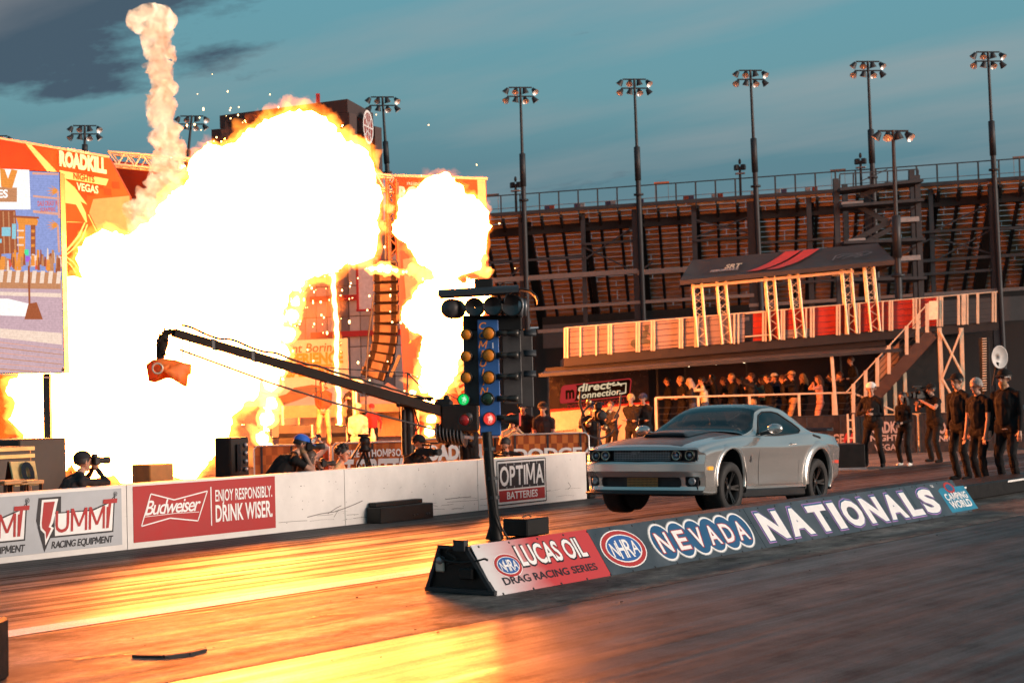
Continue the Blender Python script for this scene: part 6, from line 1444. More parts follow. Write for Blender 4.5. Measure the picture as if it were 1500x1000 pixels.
mb = MB(); mb.bbox(Cn(602, 584), (.75, .22, .05), (RT0, FH, ZV), bev=.01); mb.bbox(Cn(600, 590), (.42, .3, .12), (RT0, FH, ZV), bev=.02); mb.build('arm_plate', M_BLACK, cr)
base_top = Cn(598, 594); bt0 = vz(base_top, 0)
mb = MB(); mb.tube([bt0+ZV*.1, vz(base_top, base_top.z)], [.12, .09], 10); mb.tube([Cn(591, 600, -.1), vz(Cn(591, 600, -.1), .9)], .045, 8); mb.build('column', M_BLACK, cr)
mb = MB(); mb.bbox(bt0+ZV*.12, (1.1, 1.1, .16), (RH, FH, ZV), bev=.03); mb.build('dolly', M_BLACK, cr)
for sx_ in (-1, 1):
    for sy_ in (-1, 1):
        mb = MB(); mb.lathe(bt0+RH*.5*sx_+FH*.5*sy_+ZV*.13, RH, [(.001, -.06), (.11, -.06), (.13, -.03), (.13, .03), (.11, .06), (.001, .06)], 14); mb.build('wheel', M_RUBBER, cr)
mb = MB()
for k in range(5): mb.tube([Cn(590+k*4, 596), Cn(586+k*7, 612+3*k), Cn(600+k*3, 628), Cn(606-k*2, 640)], .012, 5)
mb.build('hose', M_RUBBER, cr)
cw = Cn(674, 612, .2)
mb = MB(); mb.bbox(cw, (.62, .42, .46), (RT0, FH, ZV), bev=.03); mb.build('counterweight_bucket', M_BLACK, cr)
mb = MB(); mb.bbox(cw+RT0*.0-FH*.22-ZV*.02+RT0*.1, (.12, .02, .14), (RT0, FH, ZV), bev=.005); mb.build('sticker', mat('grey_sticker', (.4, .36, .33), .5), cr)
mb = MB(); mb.lathe(cw-FH*.22+RT0*.14+ZV*.02, -FH, [(.001, .02), (.05, .02), (.07, .0)], 14); mb.build('knob', M_STEEL, cr)
for k in range(8):
    mb = MB(); c = Cn(643+k*5.2, 634+k*.8, .1); mb.lathe(c, (RT0+ZV*.12-FH*.3), [(.001, -.012), (.165, -.012), (.172, 0), (.165, .012), (.001, .012)], 20); mb.build('weight_plate', M_STEEL, cr)
mb = MB(); mb.bar(Cn(636, 634, .1), Cn(694, 641, .1), .05); mb.build('weight_bar', M_GALV, cr)
mb = MB(); mb.bbox(Cn(650, 592, .2), (.30, .18, .18), (RT0, FH, ZV), bev=.05); mb.bbox(Cn(654, 586, .2), (.1, .1, .18), (RT0, FH, ZV), bev=.03); mb.build('control_head', M_BLACK, cr)
# camera head hanging from the tip; the fire's glare is put into its orange cover
mb = MB(); mb.bar(tip+ZV*.02-RT0*.02, Cn(238, 490, -3.2), .09, .08); mb.tube([Cn(241, 480, -3.2), Cn(241, 490, -3.2)], .015, 5)
pts = [Cn(240, 490, -3.2), Cn(238, 503, -3.2), Cn(235, 520, -3.2), Cn(235, 530, -3.2)]; mb.tube(pts, [.07, .085, .06, .055], 8)
for x, y, s in ((233, 499, .07), (244, 498, .06), (231, 505, .05), (238, 512, .08), (241, 519, .05)): mb.bbox(Cn(x, y, -3.25), (s, s, s*.8), (RT0, FH, ZV), bev=.012)
mb.build('head_mount', M_ARM, cr)
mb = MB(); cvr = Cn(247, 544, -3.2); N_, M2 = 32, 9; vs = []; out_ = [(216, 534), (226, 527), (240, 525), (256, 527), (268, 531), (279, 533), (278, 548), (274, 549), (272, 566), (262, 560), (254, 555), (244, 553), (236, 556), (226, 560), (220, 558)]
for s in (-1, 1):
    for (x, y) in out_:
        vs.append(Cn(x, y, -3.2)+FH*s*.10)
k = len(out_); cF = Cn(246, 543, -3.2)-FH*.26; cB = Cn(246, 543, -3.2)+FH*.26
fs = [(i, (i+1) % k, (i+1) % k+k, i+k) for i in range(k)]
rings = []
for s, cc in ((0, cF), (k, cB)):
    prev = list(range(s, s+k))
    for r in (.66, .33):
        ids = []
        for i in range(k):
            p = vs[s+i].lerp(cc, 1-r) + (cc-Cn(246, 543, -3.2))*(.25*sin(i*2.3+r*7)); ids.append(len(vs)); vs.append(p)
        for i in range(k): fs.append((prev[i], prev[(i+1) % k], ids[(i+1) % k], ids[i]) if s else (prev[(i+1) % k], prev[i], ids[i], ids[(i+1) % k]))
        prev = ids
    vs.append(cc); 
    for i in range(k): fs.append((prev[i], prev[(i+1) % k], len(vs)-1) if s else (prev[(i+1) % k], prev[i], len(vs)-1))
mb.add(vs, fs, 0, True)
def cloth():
    m = mat('glare_orange_cover', (.78, .27, .05), .6, noise_amt=.25, scale=5, bump=.8); N = m.node_tree.nodes; L = m.node_tree.links
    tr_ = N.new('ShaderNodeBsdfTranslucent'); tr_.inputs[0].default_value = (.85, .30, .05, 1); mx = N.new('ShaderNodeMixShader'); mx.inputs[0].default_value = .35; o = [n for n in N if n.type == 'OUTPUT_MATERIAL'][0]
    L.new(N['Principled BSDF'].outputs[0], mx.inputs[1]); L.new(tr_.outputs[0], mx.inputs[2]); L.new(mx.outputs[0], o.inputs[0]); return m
mb.build('head_cover', cloth(), cr)
mb = MB(); mb.lathe(Cn(237, 540, -3.2)-FH*.29, -FH, [(.06, 0), (.075, .01), (.085, 0)], 16); mb.build('lens_ring', M_POST, cr)
# ------------------------------------------------------------------ cases and boxes just behind the wall on the left
def behind(px, Y): d = ray(px, 700); return Vector((d.x*(Y/d.y), Y, 0))
def crate(name, label, x0, x1, ytop_, Y, dep, m, cat='crate'):
    a, b = behind(x0, Y), behind(x1, Y); zt = PY((x0+x1)/2, ytop_, Y).z; t = thing(name, label, cat, (a+b)/2)
    mb = MB(); c = (a+b)/2; mb.bbox((c.x, Y+dep/2, zt/2), (abs(b.x-a.x), dep, zt), bev=.02); mb.build('case', m, t); return t, zt, a, b
M_CASE = mat('dark_flight_case', (.045, .028, .018), .55, noise_amt=.2)
crate('flight_case', 'large dark upright case behind the wall in front of the fireball', 29, 98, 642, 21.0, 1.2, M_CASE, 'case')
t, zt_, a, b = crate('flight_case', 'wide dark drawer case with pale edges at the picture edge behind the wall', -40, 47, 655, 19.3, .8, M_CASE, 'case')
mb = MB()
for h in (zt_-.03, zt_-.13): mb.bar((a.x, 19.28, h), (b.x+.02, 19.28, h), .05)
mb.build('edge_trim', mat('brass_trim', (.6, .38, .14), .4, .5), t)
crate('box', 'small square box glowing in the smoke above the red drink sign', 220, 255, 679, 22.5, .5, mat('orange_box', (.45, .20, .06), .6), 'box')
t, zt_, a, b = crate('monitor_case', 'black upright monitor panel on the wall beside the blue capped photographer', 338, 366, 640, 18.4, .35, M_BLACK, 'case')
mb = MB()
for k in range(4): mb.ball(((a.x+b.x)/2+.1, 18.38, zt_-.12-k*.12), .035)
mb.build('control_knob', M_GALV, t)
mb = MB(); mb.bar(((a.x+b.x)/2-.05, 18.36, zt_-.5), ((a.x+b.x)/2-.05, 18.36, zt_-.1), .05); mb.build('handle', M_STEEL, t)
t = thing('folding_sign', 'pale folding board with dark number standing by the cases', 'sign', behind(30, 18.4))
a, b, c, d = PY(22, 712, 18.2), PY(57, 710, 18.2), PY(51, 675, 18.45), PY(15, 676, 18.45)
n_ = Vector((0, .03, 0)); mb = MB(); mb.hexa([a, b, b+n_, a+n_, d, c, c+n_, d+n_]); mb.build('board', mat('sign_tan', (.70, .45, .18), .5), t)
mb = MB(); o = a.lerp(b, .30)+Vector((0, -.02, .04)); mb.text('0', o, (1, 0, 0), (d-a).normalized(), .34, bold=.06, xs=.8, lift=.01); mb.build('number', M_INK, t)
mb = MB(); a2, b2 = PY(8, 712, 18.75), PY(40, 711, 18.75); mb.hexa([a2, b2, b2+n_, a2+n_, d+n_, c+n_, c+n_*2, d+n_*2]); mb.build('rear_board', M_BLACK, t)
for i, (x, l) in enumerate(((12, 'dark stool at the picture edge in front of the drawer case'), (36, 'dark stool in front of the folding board'))):
    p = behind(x, 17.6); zt_ = PY(x, 706, 17.6).z; t = thing('stool', l, 'stool', p, 'stools behind the wall'); mb = MB(); mb.bbox((p.x, p.y, zt_), (.34, .34, .05), bev=.01); mb.build('seat', mat('stool_top', (.35, .2, .08), .5), t)
    for sx_ in (-.14, .14):
        for sy_ in (-.14, .14):
            mb = MB(); mb.bar((p.x+sx_, p.y+sy_, 0), (p.x+sx_, p.y+sy_, zt_), .04); mb.build('leg', M_BLACK, t)
t, zt_, a, b = crate('low_bench', 'long low wooden ledge at the wall top in front of the smoke', 194, 340, 704, 17.6, .35, mat('ledge_brown', (.22, .12, .06), .6), 'bench')
# tripod
tp = behind(535, 18.6); zt_ = PY(535, 648, 18.6).z
t = thing('camera_tripod', 'empty black camera tripod standing between the photographers and camera operator', 'tripod', tp)
hd = Vector((tp.x, tp.y, zt_))
for an in (20, 140, 260):
    f_ = hd+Vector((cos(radians(an))*.48, sin(radians(an))*.48, 0)); f_.z = 0
    for s in (-.03, .03):
        mb = MB(); off = Vector((-sin(radians(an))*s, cos(radians(an))*s, 0)); mb.tube([hd-ZV*.12+off, f_+off*.5], .018, 6); mb.build('leg', M_BLACK, t)
mb = MB(); mb.lathe(hd-ZV*.16, ZV, [(.001, 0), (.10, .01), (.11, .06), (.07, .10), (.09, .14), (.10, .22), (.06, .26), (.001, .26)], 14); mb.bbox(hd+ZV*.12, (.2, .12, .05), bev=.01); mb.build('fluid_head', M_BLACK, t)
mb = MB(); mb.tube([hd+ZV*.08, hd+Vector((-.42, -.1, -.24))], [.014, .02], 6); mb.build('pan_bar', M_BLACK, t)
# flame projector poles on stage
p = on_stage(520, 45); t = thing('effects_pole', 'brass coloured pole standing on the stage beside the tripod', 'pole', p); mb = MB(); mb.tube([p, p+ZV*1.75], .07, 8); mb.build('pole', M_POST, t); mb = MB(); mb.bbox(p+ZV*1.72, (.5, .4, .12), (RH, FH, ZV)); mb.build('cap', M_POST, t)
# ------------------------------------------------------------------ the silver muscle car, front wheels just off the ground
def pchip(xs, ys):
    xs = np.array(xs, float); ys = np.array(ys, float); h = np.diff(xs); d = np.diff(ys)/h; m = np.zeros_like(ys)
    m[0], m[-1] = d[0], d[-1]
    for i in range(1, len(xs)-1):
        m[i] = 0 if d[i-1]*d[i] <= 0 else 2*d[i-1]*d[i]/(d[i-1]+d[i])
    def f(x):
        x = np.clip(np.asarray(x, float), xs[0], xs[-1]); i = np.clip(np.searchsorted(xs, x)-1, 0, len(h)-1); t = (x-xs[i])/h[i]
        return ((1+2*t)*(1-t)**2)*ys[i]+t*(1-t)**2*h[i]*m[i]+t*t*(3-2*t)*ys[i+1]+t*t*(t-1)*h[i]*m[i+1]
    return f
C_zc = pchip([0, .15, .6, 1.2, 1.75, 3, 4.2, 4.6, 4.95, 5.02], [.835, .89, .965, 1.035, 1.075, 1.085, 1.075, 1.075, 1.095, 1.08])
C_ysh = pchip([0, .3, .95, 1.7, 2.6, 3.2, 3.9, 4.5, 5.02], [.845, .86, .865, .85, .845, .865, .91, .875, .80])
C_zsh = pchip([0, .3, .95, 1.7, 2.6, 3.1, 3.6, 3.95, 4.5, 5.02], [.81, .865, .94, .995, 1.00, 1.02, 1.05, 1.055, 1.04, 1.02])
C_ym = pchip([0, .3, .95, 1.6, 2.4, 3.1, 3.9, 4.5, 5.02], [.93, .955, .978, .955, .95, .965, .995, .97, .90])
C_zm = pchip([0, .3, .95, 1.7, 2.6, 3.2, 3.9, 4.5, 5.02], [.72, .77, .82, .838, .842, .865, .885, .88, .85])
C_yl = pchip([0, .3, .95, 1.7, 2.6, 3.2, 3.9, 4.5, 5.02], [.92, .94, .958, .915, .922, .94, .97, .95, .88])
C_yb = pchip([0, .3, .95, 1.7, 2.6, 3.9, 5.02], [.89, .92, .93, .90, .90, .94, .84])
C_zb = pchip([0, .3, .95, 3.9, 4.4, 5.02], [.23, .21, .22, .22, .25, .36])
NT = 96
def section(x):
    yb, zb, yl, ym, zm, ys, zs, zc = C_yb(x), C_zb(x), C_yl(x), C_ym(x), C_zm(x), C_ysh(x), C_zsh(x), C_zc(x)
    zl = .42
    pts = np.array([[yb-.05, zb-.03], [yb, zb], [(yb+yl)/2+.01, (zb+zl)/2], [yl, zl], [yl+(ym-yl)*.35, zl+(zm-zl)*.55], [ym-.004, zm-.05], [ym, zm], [ym-.018, zm+.03], [ys+.03, zs-.05], [ys, zs-.008], [ys-.045, zs+.012], [ys*.80, zs+(zc-zs)*.35], [ys*.45, zs+(zc-zs)*.8], [0, zc]])
    d = np.r_[0, np.cumsum(np.hypot(*np.diff(pts, axis=0).T))]; s = np.linspace(0, d[-1], NT)
    return np.stack([pchip(d, pts[:, 0])(s), pchip(d, pts[:, 1])(s)], 1)
def xfront(y, z):
    a = np.abs(y)/.90; nose = np.interp(z, [.15, .22, .30, .42, .50, .61, .65, .73, .79, .85], [.02, .03, .05, .035, .0, .0, .02, .03, .015, .06])
    return nose+.135*a**3.6+.10*np.clip(a-.82, 0, 1)**1.5*3
def xrear(y, z):
    a = np.abs(y)/.90; return 5.02-.14*a**3-np.interp(z, [.3, .5, .8, .95, 1.1], [.10, .03, .0, .03, -.02])
car = thing('muscle_car', 'silver two door muscle car with black bonnet, front wheels lifted off the track', 'car', (0, 0, 0))
LIFT = .085; Lwb = 2.946; pit = LIFT/Lwb
car.rotation_euler = (0, pit, radians(4.0))          # nose (towards -X) up, turned slightly towards the divider
from mathutils import Euler
_rc = Vector((22.93, 11.90, 0)); car.location = _rc - Euler((0, pit, radians(4.0))).to_matrix() @ Vector((3.901, -.977, 0))
bp_ = radians(.75); blift = .06
def B3(x, y, z):                            # body is a little nose-up on its springs
    return (x, y, z+blift+(3.9-x)*bp_)
M_SILVER = mat('silver_paint', (.58, .55, .52), .24, .70, noise_amt=0, scale=40, coat=.9, spec=.5, rvar=.02)
M_SATIN = mat('satin_black', (.030, .030, .034), .42, 0, noise_amt=.08, coat=.15)
M_CHAR = mat('charcoal_roof', (.035, .038, .042), .22, .2, noise_amt=.05, coat=.6)
M_PLAS = mat('black_plastic', (.014, .014, .015), .5)
def glass(name, tint, rough=.02, tr=.6):
    m = bpy.data.materials.new(name); m.use_nodes = True; N = m.node_tree.nodes; L = m.node_tree.links; N.clear()
    o = N.new('ShaderNodeOutputMaterial'); g = N.new('ShaderNodeBsdfGlossy'); g.inputs['Roughness'].default_value = rough; t = N.new('ShaderNodeBsdfTransparent'); t.inputs[0].default_value = (*tint, 1)
    f = N.new('ShaderNodeFresnel'); f.inputs[0].default_value = 1.75; mx = N.new('ShaderNodeMixShader'); L.new(f.outputs[0], mx.inputs[0]); L.new(t.outputs[0], mx.inputs[1]); L.new(g.outputs[0], mx.inputs[2]); L.new(mx.outputs[0], o.inputs[0]); return m
M_GLS = glass('car_glass', (.30, .36, .38))
ARCH = [(.955, .385, .435), (3.901, .385, .440)]
groups = {'body': MB(), 'bonnet': MB(), 'door': MB(), 'door2': MB(), 'boot': MB()}
def emit_grid(X, Y, Z, cls, flip=False):
    """X,Y,Z arrays (n,m) -> faces sorted into groups by cls(cx, cy, cz); shared vertices per group"""
    n, m = X.shape; cx = (X[:-1, :-1]+X[1:, 1:])/2; cy = (Y[:-1, :-1]+Y[1:, 1:])/2; cz = (Z[:-1, :-1]+Z[1:, 1:])/2
    lab = cls(cx, cy, cz); maps = {}
    for i in range(n-1):
        for j in range(m-1):
            g = lab[i, j]
            if g == '': continue
            mb = groups.setdefault(g, MB()); mp = maps.setdefault(g, {}); ids = []
            for a, b in ((i, j), (i+1, j), (i+1, j+1), (i, j+1)):
                k = a*m+b
                if k not in mp:
                    mp[k] = len(mb.v); mb.v.append(B3(X[a, b], Y[a, b], Z[a, b]))
                ids.append(mp[k])
            mb.f.append(tuple(ids[::-1] if flip else ids)); mb.m.append(0); mb.sm.append(True)
xs = np.r_[np.linspace(0, 1, 330)]
SEC0 = section(.10); SECN = section(4.96)
def side_cls(s):
    def cls(x, y, z):
        r = np.full(x.shape, 'body', dtype=object)
        for ax, az, ar in ARCH: r[((x-ax)**2+(z-az)**2 < ar**2) & (np.abs(y) > .55)] = ''
        hood = (np.abs(y) < .60+.02*x) & (z > .76) & (x > .14) & (x < 1.80); r[hood] = 'bonnet'
        dr = (x > 1.86+.0*z) & (x < 3.20+.10*(z-.5)) & (z > .30) & (np.abs(y) > .80) & (z < 1.03); r[dr] = 'door' if s < 0 else 'door2'
        r[(np.abs(y) < .70) & (z > .9) & (x > 4.35)] = 'boot'
        r[(np.abs(y) < .66) & (x > 1.80) & (x < 4.25)] = ''
        r[(z < .245) & (x > 1.38) & (x < 3.46)] = ''
        return r
    return cls
for s in (-1, 1):
    X = np.zeros((330, NT)); Y = X.copy(); Z = X.copy()
    x0 = xfront(SEC0[:, 0], SEC0[:, 1]); x1 = xrear(SECN[:, 0], SECN[:, 1])
    for i, q in enumerate(xs):
        xn = .02+q*4.98; sec = section(xn); X[i] = x0+(x1-x0)*q; Y[i] = sec[:, 0]*s; Z[i] = sec[:, 1]
    emit_grid(X, Y, Z, side_cls(s), flip=(s > 0))
# front and rear faces: rows at constant height, so openings are cut by simple y / z tests
secF = section(.02); secR = section(5.0)
def face_grid(sec, xf, cls, flip):
    zs = np.linspace(sec[0, 1], sec[-1, 1]-.001, 92); k = np.argmax(sec[:, 1] >= sec[-1, 1]) or len(sec)-1
    yo = np.interp(zs, sec[:, 1], sec[:, 0]); v = np.linspace(-1, 1, 200); Y = np.outer(yo, v); Zz = np.repeat(zs[:, None], 200, 1); X = xf(Y, Zz)
    emit_grid(X, Y, Zz, cls, flip)
def rrect(y, z, y0, y1, z0, z1, r):
    cy, cz = (y0+y1)/2, (z0+z1)/2; dx = np.abs(y-cy)-(y1-y0)/2+r; dz = np.abs(z-cz)-(z1-z0)/2+r
    return np.hypot(np.maximum(dx, 0), np.maximum(dz, 0))+np.minimum(np.maximum(dx, dz), 0) < r
def f_cls(x, y, z):
    r = np.full(x.shape, 'body', dtype=object)
    r[rrect(y, z, -.85, .85, .645, .795, .03)] = ''
    r[rrect(y, z, -.62, .62, .290, .425, .04)] = ''
    r[rrect(np.abs(y), z, .68, .86, .30, .435, .035)] = ''
    r[z < .245] = 'splitter'
    return r
face_grid(secF, xfront, f_cls, True)
def r_cls(x, y, z):
    r = np.full(x.shape, 'body', dtype=object); r[rrect(y, z, -.80, .80, .72, .90, .03)] = 'tail_lamp'; return r
face_grid(secR, xrear, r_cls, False)
# greenhouse
G_zr = pchip([1.62, 1.72, 2.0, 2.3, 2.48, 2.72, 3.0, 3.3, 3.6, 3.95, 4.32], [1.07, 1.10, 1.25, 1.39, 1.445, 1.485, 1.492, 1.465, 1.38, 1.24, 1.06])
G_ye = pchip([1.62, 1.98, 2.2, 2.45, 2.8, 3.2, 3.6, 4.0, 4.32], [.80, .775, .70, .615, .60, .60, .63, .68, .73])
G_ze = pchip([1.62, 1.85, 2.02, 2.25, 2.45, 2.7, 3.0, 3.3, 3.7, 4.0, 4.32], [.99, 1.02, 1.065, 1.225, 1.34, 1.395, 1.412, 1.395, 1.265, 1.14, 1.045])
groups.update({k: MB() for k in ('cabin', 'windscreen', 'rear_window', 'side_window', 'side_window2', 'roof')})
def inpoly(px, pz, poly):
    r = np.zeros(px.shape, bool); n = len(poly)
    for i in range(n):
        x0, z0 = poly[i]; x1, z1 = poly[(i+1) % n]; c = ((z0 > pz) != (z1 > pz)) & (px < (x1-x0)*(pz-z0)/((z1-z0) or 1e-9)+x0); r ^= c
    return r
WIN = [(2.10, 1.03), (2.27, 1.175), (2.46, 1.305), (2.62, 1.358), (2.92, 1.37), (3.12, 1.348), (3.40, 1.205), (3.53, 1.125), (3.535, 1.095), (3.42, 1.045), (3.22, 1.032), (2.6, 1.022)]
nx_, na, nb_ = 240, 40, 50
for s in (-1, 1):
    X = np.zeros((nx_, na+nb_)); Y = X.copy(); Z = X.copy()
    for i, x in enumerate(np.linspace(1.62, 4.32, nx_)):
        yb_, zb_ = float(C_ysh(x))-.035, float(C_zsh(x))-.012; ye, ze, zr = float(G_ye(x)), max(float(G_ze(x)), zb_+.004), max(float(G_zr(x)), zb_+.01)
        t = np.linspace(0, 1, na); bulge = .03*np.sin(pi*t)*min(1, (ze-zb_)/.3)
        X[i] = x; Y[i, :na] = yb_+(ye-yb_)*t+bulge; Z[i, :na] = zb_+(ze-zb_)*t
        t = np.linspace(0, 1, nb_+1)[1:]; a = t*pi/2; Y[i, na:] = ye*np.cos(a)**.72; Z[i, na:] = ze+(zr-ze)*np.sin(a)**.80
    def g_cls(x, y, z, s=s):
        r = np.full(x.shape, 'cabin', dtype=object); J = np.arange(x.shape[1])[None, :].repeat(x.shape[0], 0); t2 = (J-na)/nb_
        r[(J < na) & inpoly(x, z, WIN)] = 'side_window' if s < 0 else 'side_window2'
        top = (t2 > .055)
        r[top] = 'roof'; r[(t2 > .075) & (x < 2.44) & (x > 1.66)] = 'windscreen'; r[(t2 > .09) & (x > 3.50) & (x < 4.22)] = 'rear_window'
        r[(t2 >= -.02) & (t2 <= .075) & (x < 2.44)] = 'cabin'
        return r
    emit_grid(X, Y*s, Z, g_cls, flip=(s > 0))
def gb(g, name, m, par=None): return groups[g].build(name, m, par or car, world=False)
gb('body', 'body', M_SILVER); gb('bonnet', 'bonnet', M_SATIN); d1 = gb('door', 'door', M_SILVER); d2 = gb('door2', 'door', M_SILVER); gb('boot', 'boot_lid', M_SILVER); gb('cabin', 'pillar_frame', M_SILVER); gb('roof', 'roof', M_CHAR)
gb('windscreen', 'windscreen', M_GLS); gb('rear_window', 'rear_window', M_GLS); gb('side_window', 'side_window', M_GLS); gb('side_window2', 'side_window', M_GLS); gb('splitter', 'splitter', M_PLAS); gb('tail_lamp', 'tail_lamp', M_REDL)
def CB(): return MB()
def fin(mb, name, m, par=None, body=True):
    if body: mb.v = [B3(*v) for v in mb.v]
    return mb.build(name, m, par or car, world=False)
def ysurf(x, z): sec = section(x); k = len(sec)*2//3; return float(np.interp(z, sec[:k, 1], sec[:k, 0]))
# inner dark shell so that arches and openings look into darkness
mb = CB(); mb.box((2.5, 0, .52), (4.55, 1.10, .55)); mb.box((.62, 0, .50), (.86, 1.58, .50)) if False else None; mb.box((2.42, 0, .30), (2.0, 1.72, .14)); fin(mb, 'underbody', M_PLAS)
mb = CB(); mb.box((.30, 0, .52), (.28, 1.60, .46)); fin(mb, 'nose_core', M_PLAS)
for ax, az, ar in ARCH:
    for s in (-1, 1):
        mb = CB(); n = 24; vs = []
        for yy in (.56, .96):
            for k in range(n+1): a = radians(-25+230*k/n); vs.append((ax+cos(a)*(ar+.01), yy*s, az+sin(a)*(ar+.01)))
        mb.add(vs, [(k, k+1, n+2+k, n+1+k) for k in range(n)], 0, True); mb.add([(ax+cos(a)*(ar+.01), .56*s, az+sin(a)*(ar+.01)) for a in np.linspace(0, 2*pi, 24)], [tuple(range(24))]); fin(mb, 'wheel_well', M_PLAS)
        # flare
        mb = CB(); n = 44; vs = []; w = .06 if ax < 2 else .125; a0, a1 = (-14, 190) if ax < 2 else (-20, 192)
        for k in range(n+1):
            a = radians(a0+(a1-a0)*k/n)
            for rr_, off in ((ar-.012, -.02), (ar-.004, .014 if ax < 2 else .040), (ar+.012, .018 if ax < 2 else .046), (ar+w*.75, .014 if ax < 2 else .035), (ar+w, -.012)):
                x, z = ax+cos(a)*rr_, az+sin(a)*rr_; vs.append((x, s*(ysurf(min(max(x, .05), 4.95), max(z, .26))+off), z))
        fs = [(k*5+j, k*5+j+1, (k+1)*5+j+1, (k+1)*5+j) for k in range(n) for j in range(4)]
        mb.add(vs, [f[::-1] for f in fs] if s > 0 else fs, 0, True); fin(mb, 'wheel_flare', M_SILVER)
# seams
def seam(pts, s, r=.0032):
    mb = CB(); mb.tube([(x, s*(ysurf(x, z)+.001), z) for x, z in pts], r, 5); return mb
for s, d in ((-1, d1), (1, d2)):
    fin(seam([(1.86, .30), (1.86, .6), (1.86, .80), (1.86, .985)], s), 'seam', M_INK, d); fin(seam([(3.18, .30), (3.19, .45), (3.21, .65), (3.24, 1.02)], s), 'seam', M_INK, d); fin(seam([(1.86, .30), (2.5, .295), (3.18, .30)], s), 'seam', M_INK, d)
    mb = CB(); y = ysurf(3.02, .89); mb.bbox((3.02, s*(y+.012), .89), (.20, .03, .032), bev=.012); fin(mb, 'door_handle', M_SILVER, d)
    mb = CB(); mb.bbox((3.02, s*(y+.002), .88), (.12, .01, .05), bev=.004); fin(mb, 'handle_recess', M_PLAS, d)
    # mirror
    mb = CB(); mb.ball((2.09, s*1.085, 1.10), (.075, .125, .075), 16); mb.bar((2.10, s*.86, 1.02), (2.09, s*1.03, 1.07), .05, .06); fin(mb, 'mirror', M_SILVER)
    mb = CB(); mb.bar((2.10, s*.86, 1.025), (2.09, s*1.03, 1.055), .055, .05); fin(mb, 'mirror_arm', M_PLAS)
    mb = CB(); mb.bbox((.33, s*(ysurf(.33, .545)+.004), .545), (.13, .012, .05), bev=.006); fin(mb, 'side_marker', emat('amber_marker', (1, .42, .06), 1.3))
    mb = CB(); mb.bbox((4.66, s*(ysurf(4.66, .62)+.004), .62), (.12, .012, .05), bev=.006); fin(mb, 'rear_side_marker', emat('red_marker', (.9, .1, .06), 1.0))
    mb = CB(); y = ysurf(1.60, .66)+.006
    mb.prism([(-.03, -.05), (.0, -.07), (.03, -.03), (.012, 0), (.04, .04), (.02, .07), (-.02, .05), (-.035, .01), (-.005, -.01)], (1.58, s*y, .69), (1, 0, 0), (0, 0, 1), (0, s, 0), .006); fin(mb, 'fender_emblem', M_INK)
    mb = CB(); mb.bbox((2.43, s*.895, .185), (2.10, .06, .13), bev=.02); fin(mb, 'side_sill', M_PLAS)
    # black window surround
    P3 = []
    for x, z in WIN:
        yb_, zb_ = float(C_ysh(x))-.035, float(C_zsh(x))-.012; ye, ze = float(G_ye(x)), float(G_ze(x)); t = min(max((z-zb_)/(ze-zb_), 0), 1); P3.append((x, s*(yb_+(ye-yb_)*t+.03*sin(pi*t)+.004), z))
    mb = CB(); mb.tube(P3+[P3[0]], .011, 6, caps=False); fin(mb, 'window_trim', M_PLAS)
    mb = CB(); mb.bar((3.80, s*(ysurf(3.8, .98)-.03), 1.02), (4.02, s*(ysurf(4.0, .98)-.02), .985), .05, .035); fin(mb, 'quarter_scoop', M_PLAS)
# bonnet scoop
mb = CB(); n, m_ = 26, 22; vs = []
for i in range(n+1):
    x = .78+.92*i/n; h = .058*min(1, (i/n)/.03+.25)*(1-.75*max(0, (i/n-.35)/.65)**1.2)
    for j in range(m_+1):
        v = -1+2*j/m_; w = .37-.05*(i/n); prof = (1-abs(v)**5); vs.append((x, v*w, float(C_zc(x))-.006-.02*(v*w)**2+h*prof))
mb.add(vs, [(i*(m_+1)+j, i*(m_+1)+j+1, (i+1)*(m_+1)+j+1, (i+1)*(m_+1)+j) for i in range(n) for j in range(m_)], 0, True); sc2 = fin(mb, 'bonnet_scoop', M_SATIN)
mb = CB(); mb.bbox((.78, 0, 1.0), (.04, .66, .036), bev=.015); fin(mb, 'scoop_opening', M_INK, sc2)
mb = CB(); mb.tube([(.775, -.33, .985), (.775, -.30, 1.022), (.775, .30, 1.022), (.775, .33, .985)], .010, 6); fin(mb, 'scoop_lip', M_SATIN, sc2)
# grille and lamps
mb = CB(); mb.box((.145, 0, .72), (.02, 1.70, .16)); fin(mb, 'grille_back', M_INK)
mb = CB()
for k in range(5): mb.bar((.110, -.44, 0.660+k*.024), (.110, .44, 0.660+k*.024), .006, .009)
for k in range(36): mb.bar((.112, -.44+k*.025, .648), (.112, -.44+k*.025, .785), .005, .005)
tag(fin(mb, 'grille_mesh', M_GALV), kind='stuff')
mb = CB(); mb.tube([(.075, -.85, .642), (.03, -.5, .640), (.012, 0, .640), (.03, .5, .640), (.075, .85, .642)], .010, 6); mb.tube([(.105, -.85, .79), (.06, -.5, .794), (.04, 0, .794), (.06, .5, .794), (.105, .85, .79)], .010, 6); fin(mb, 'grille_surround', M_PLAS)
mb = CB(); mb.text('SRT', (.095, .16, .728), (0, -1, 0), (0, 0, 1), .05, bold=.04, shear=.3, width=.15, lift=.004); fin(mb, 'grille_badge', M_GALV)
M_LENS = glass('lamp_lens', (.8, .82, .85), .03)
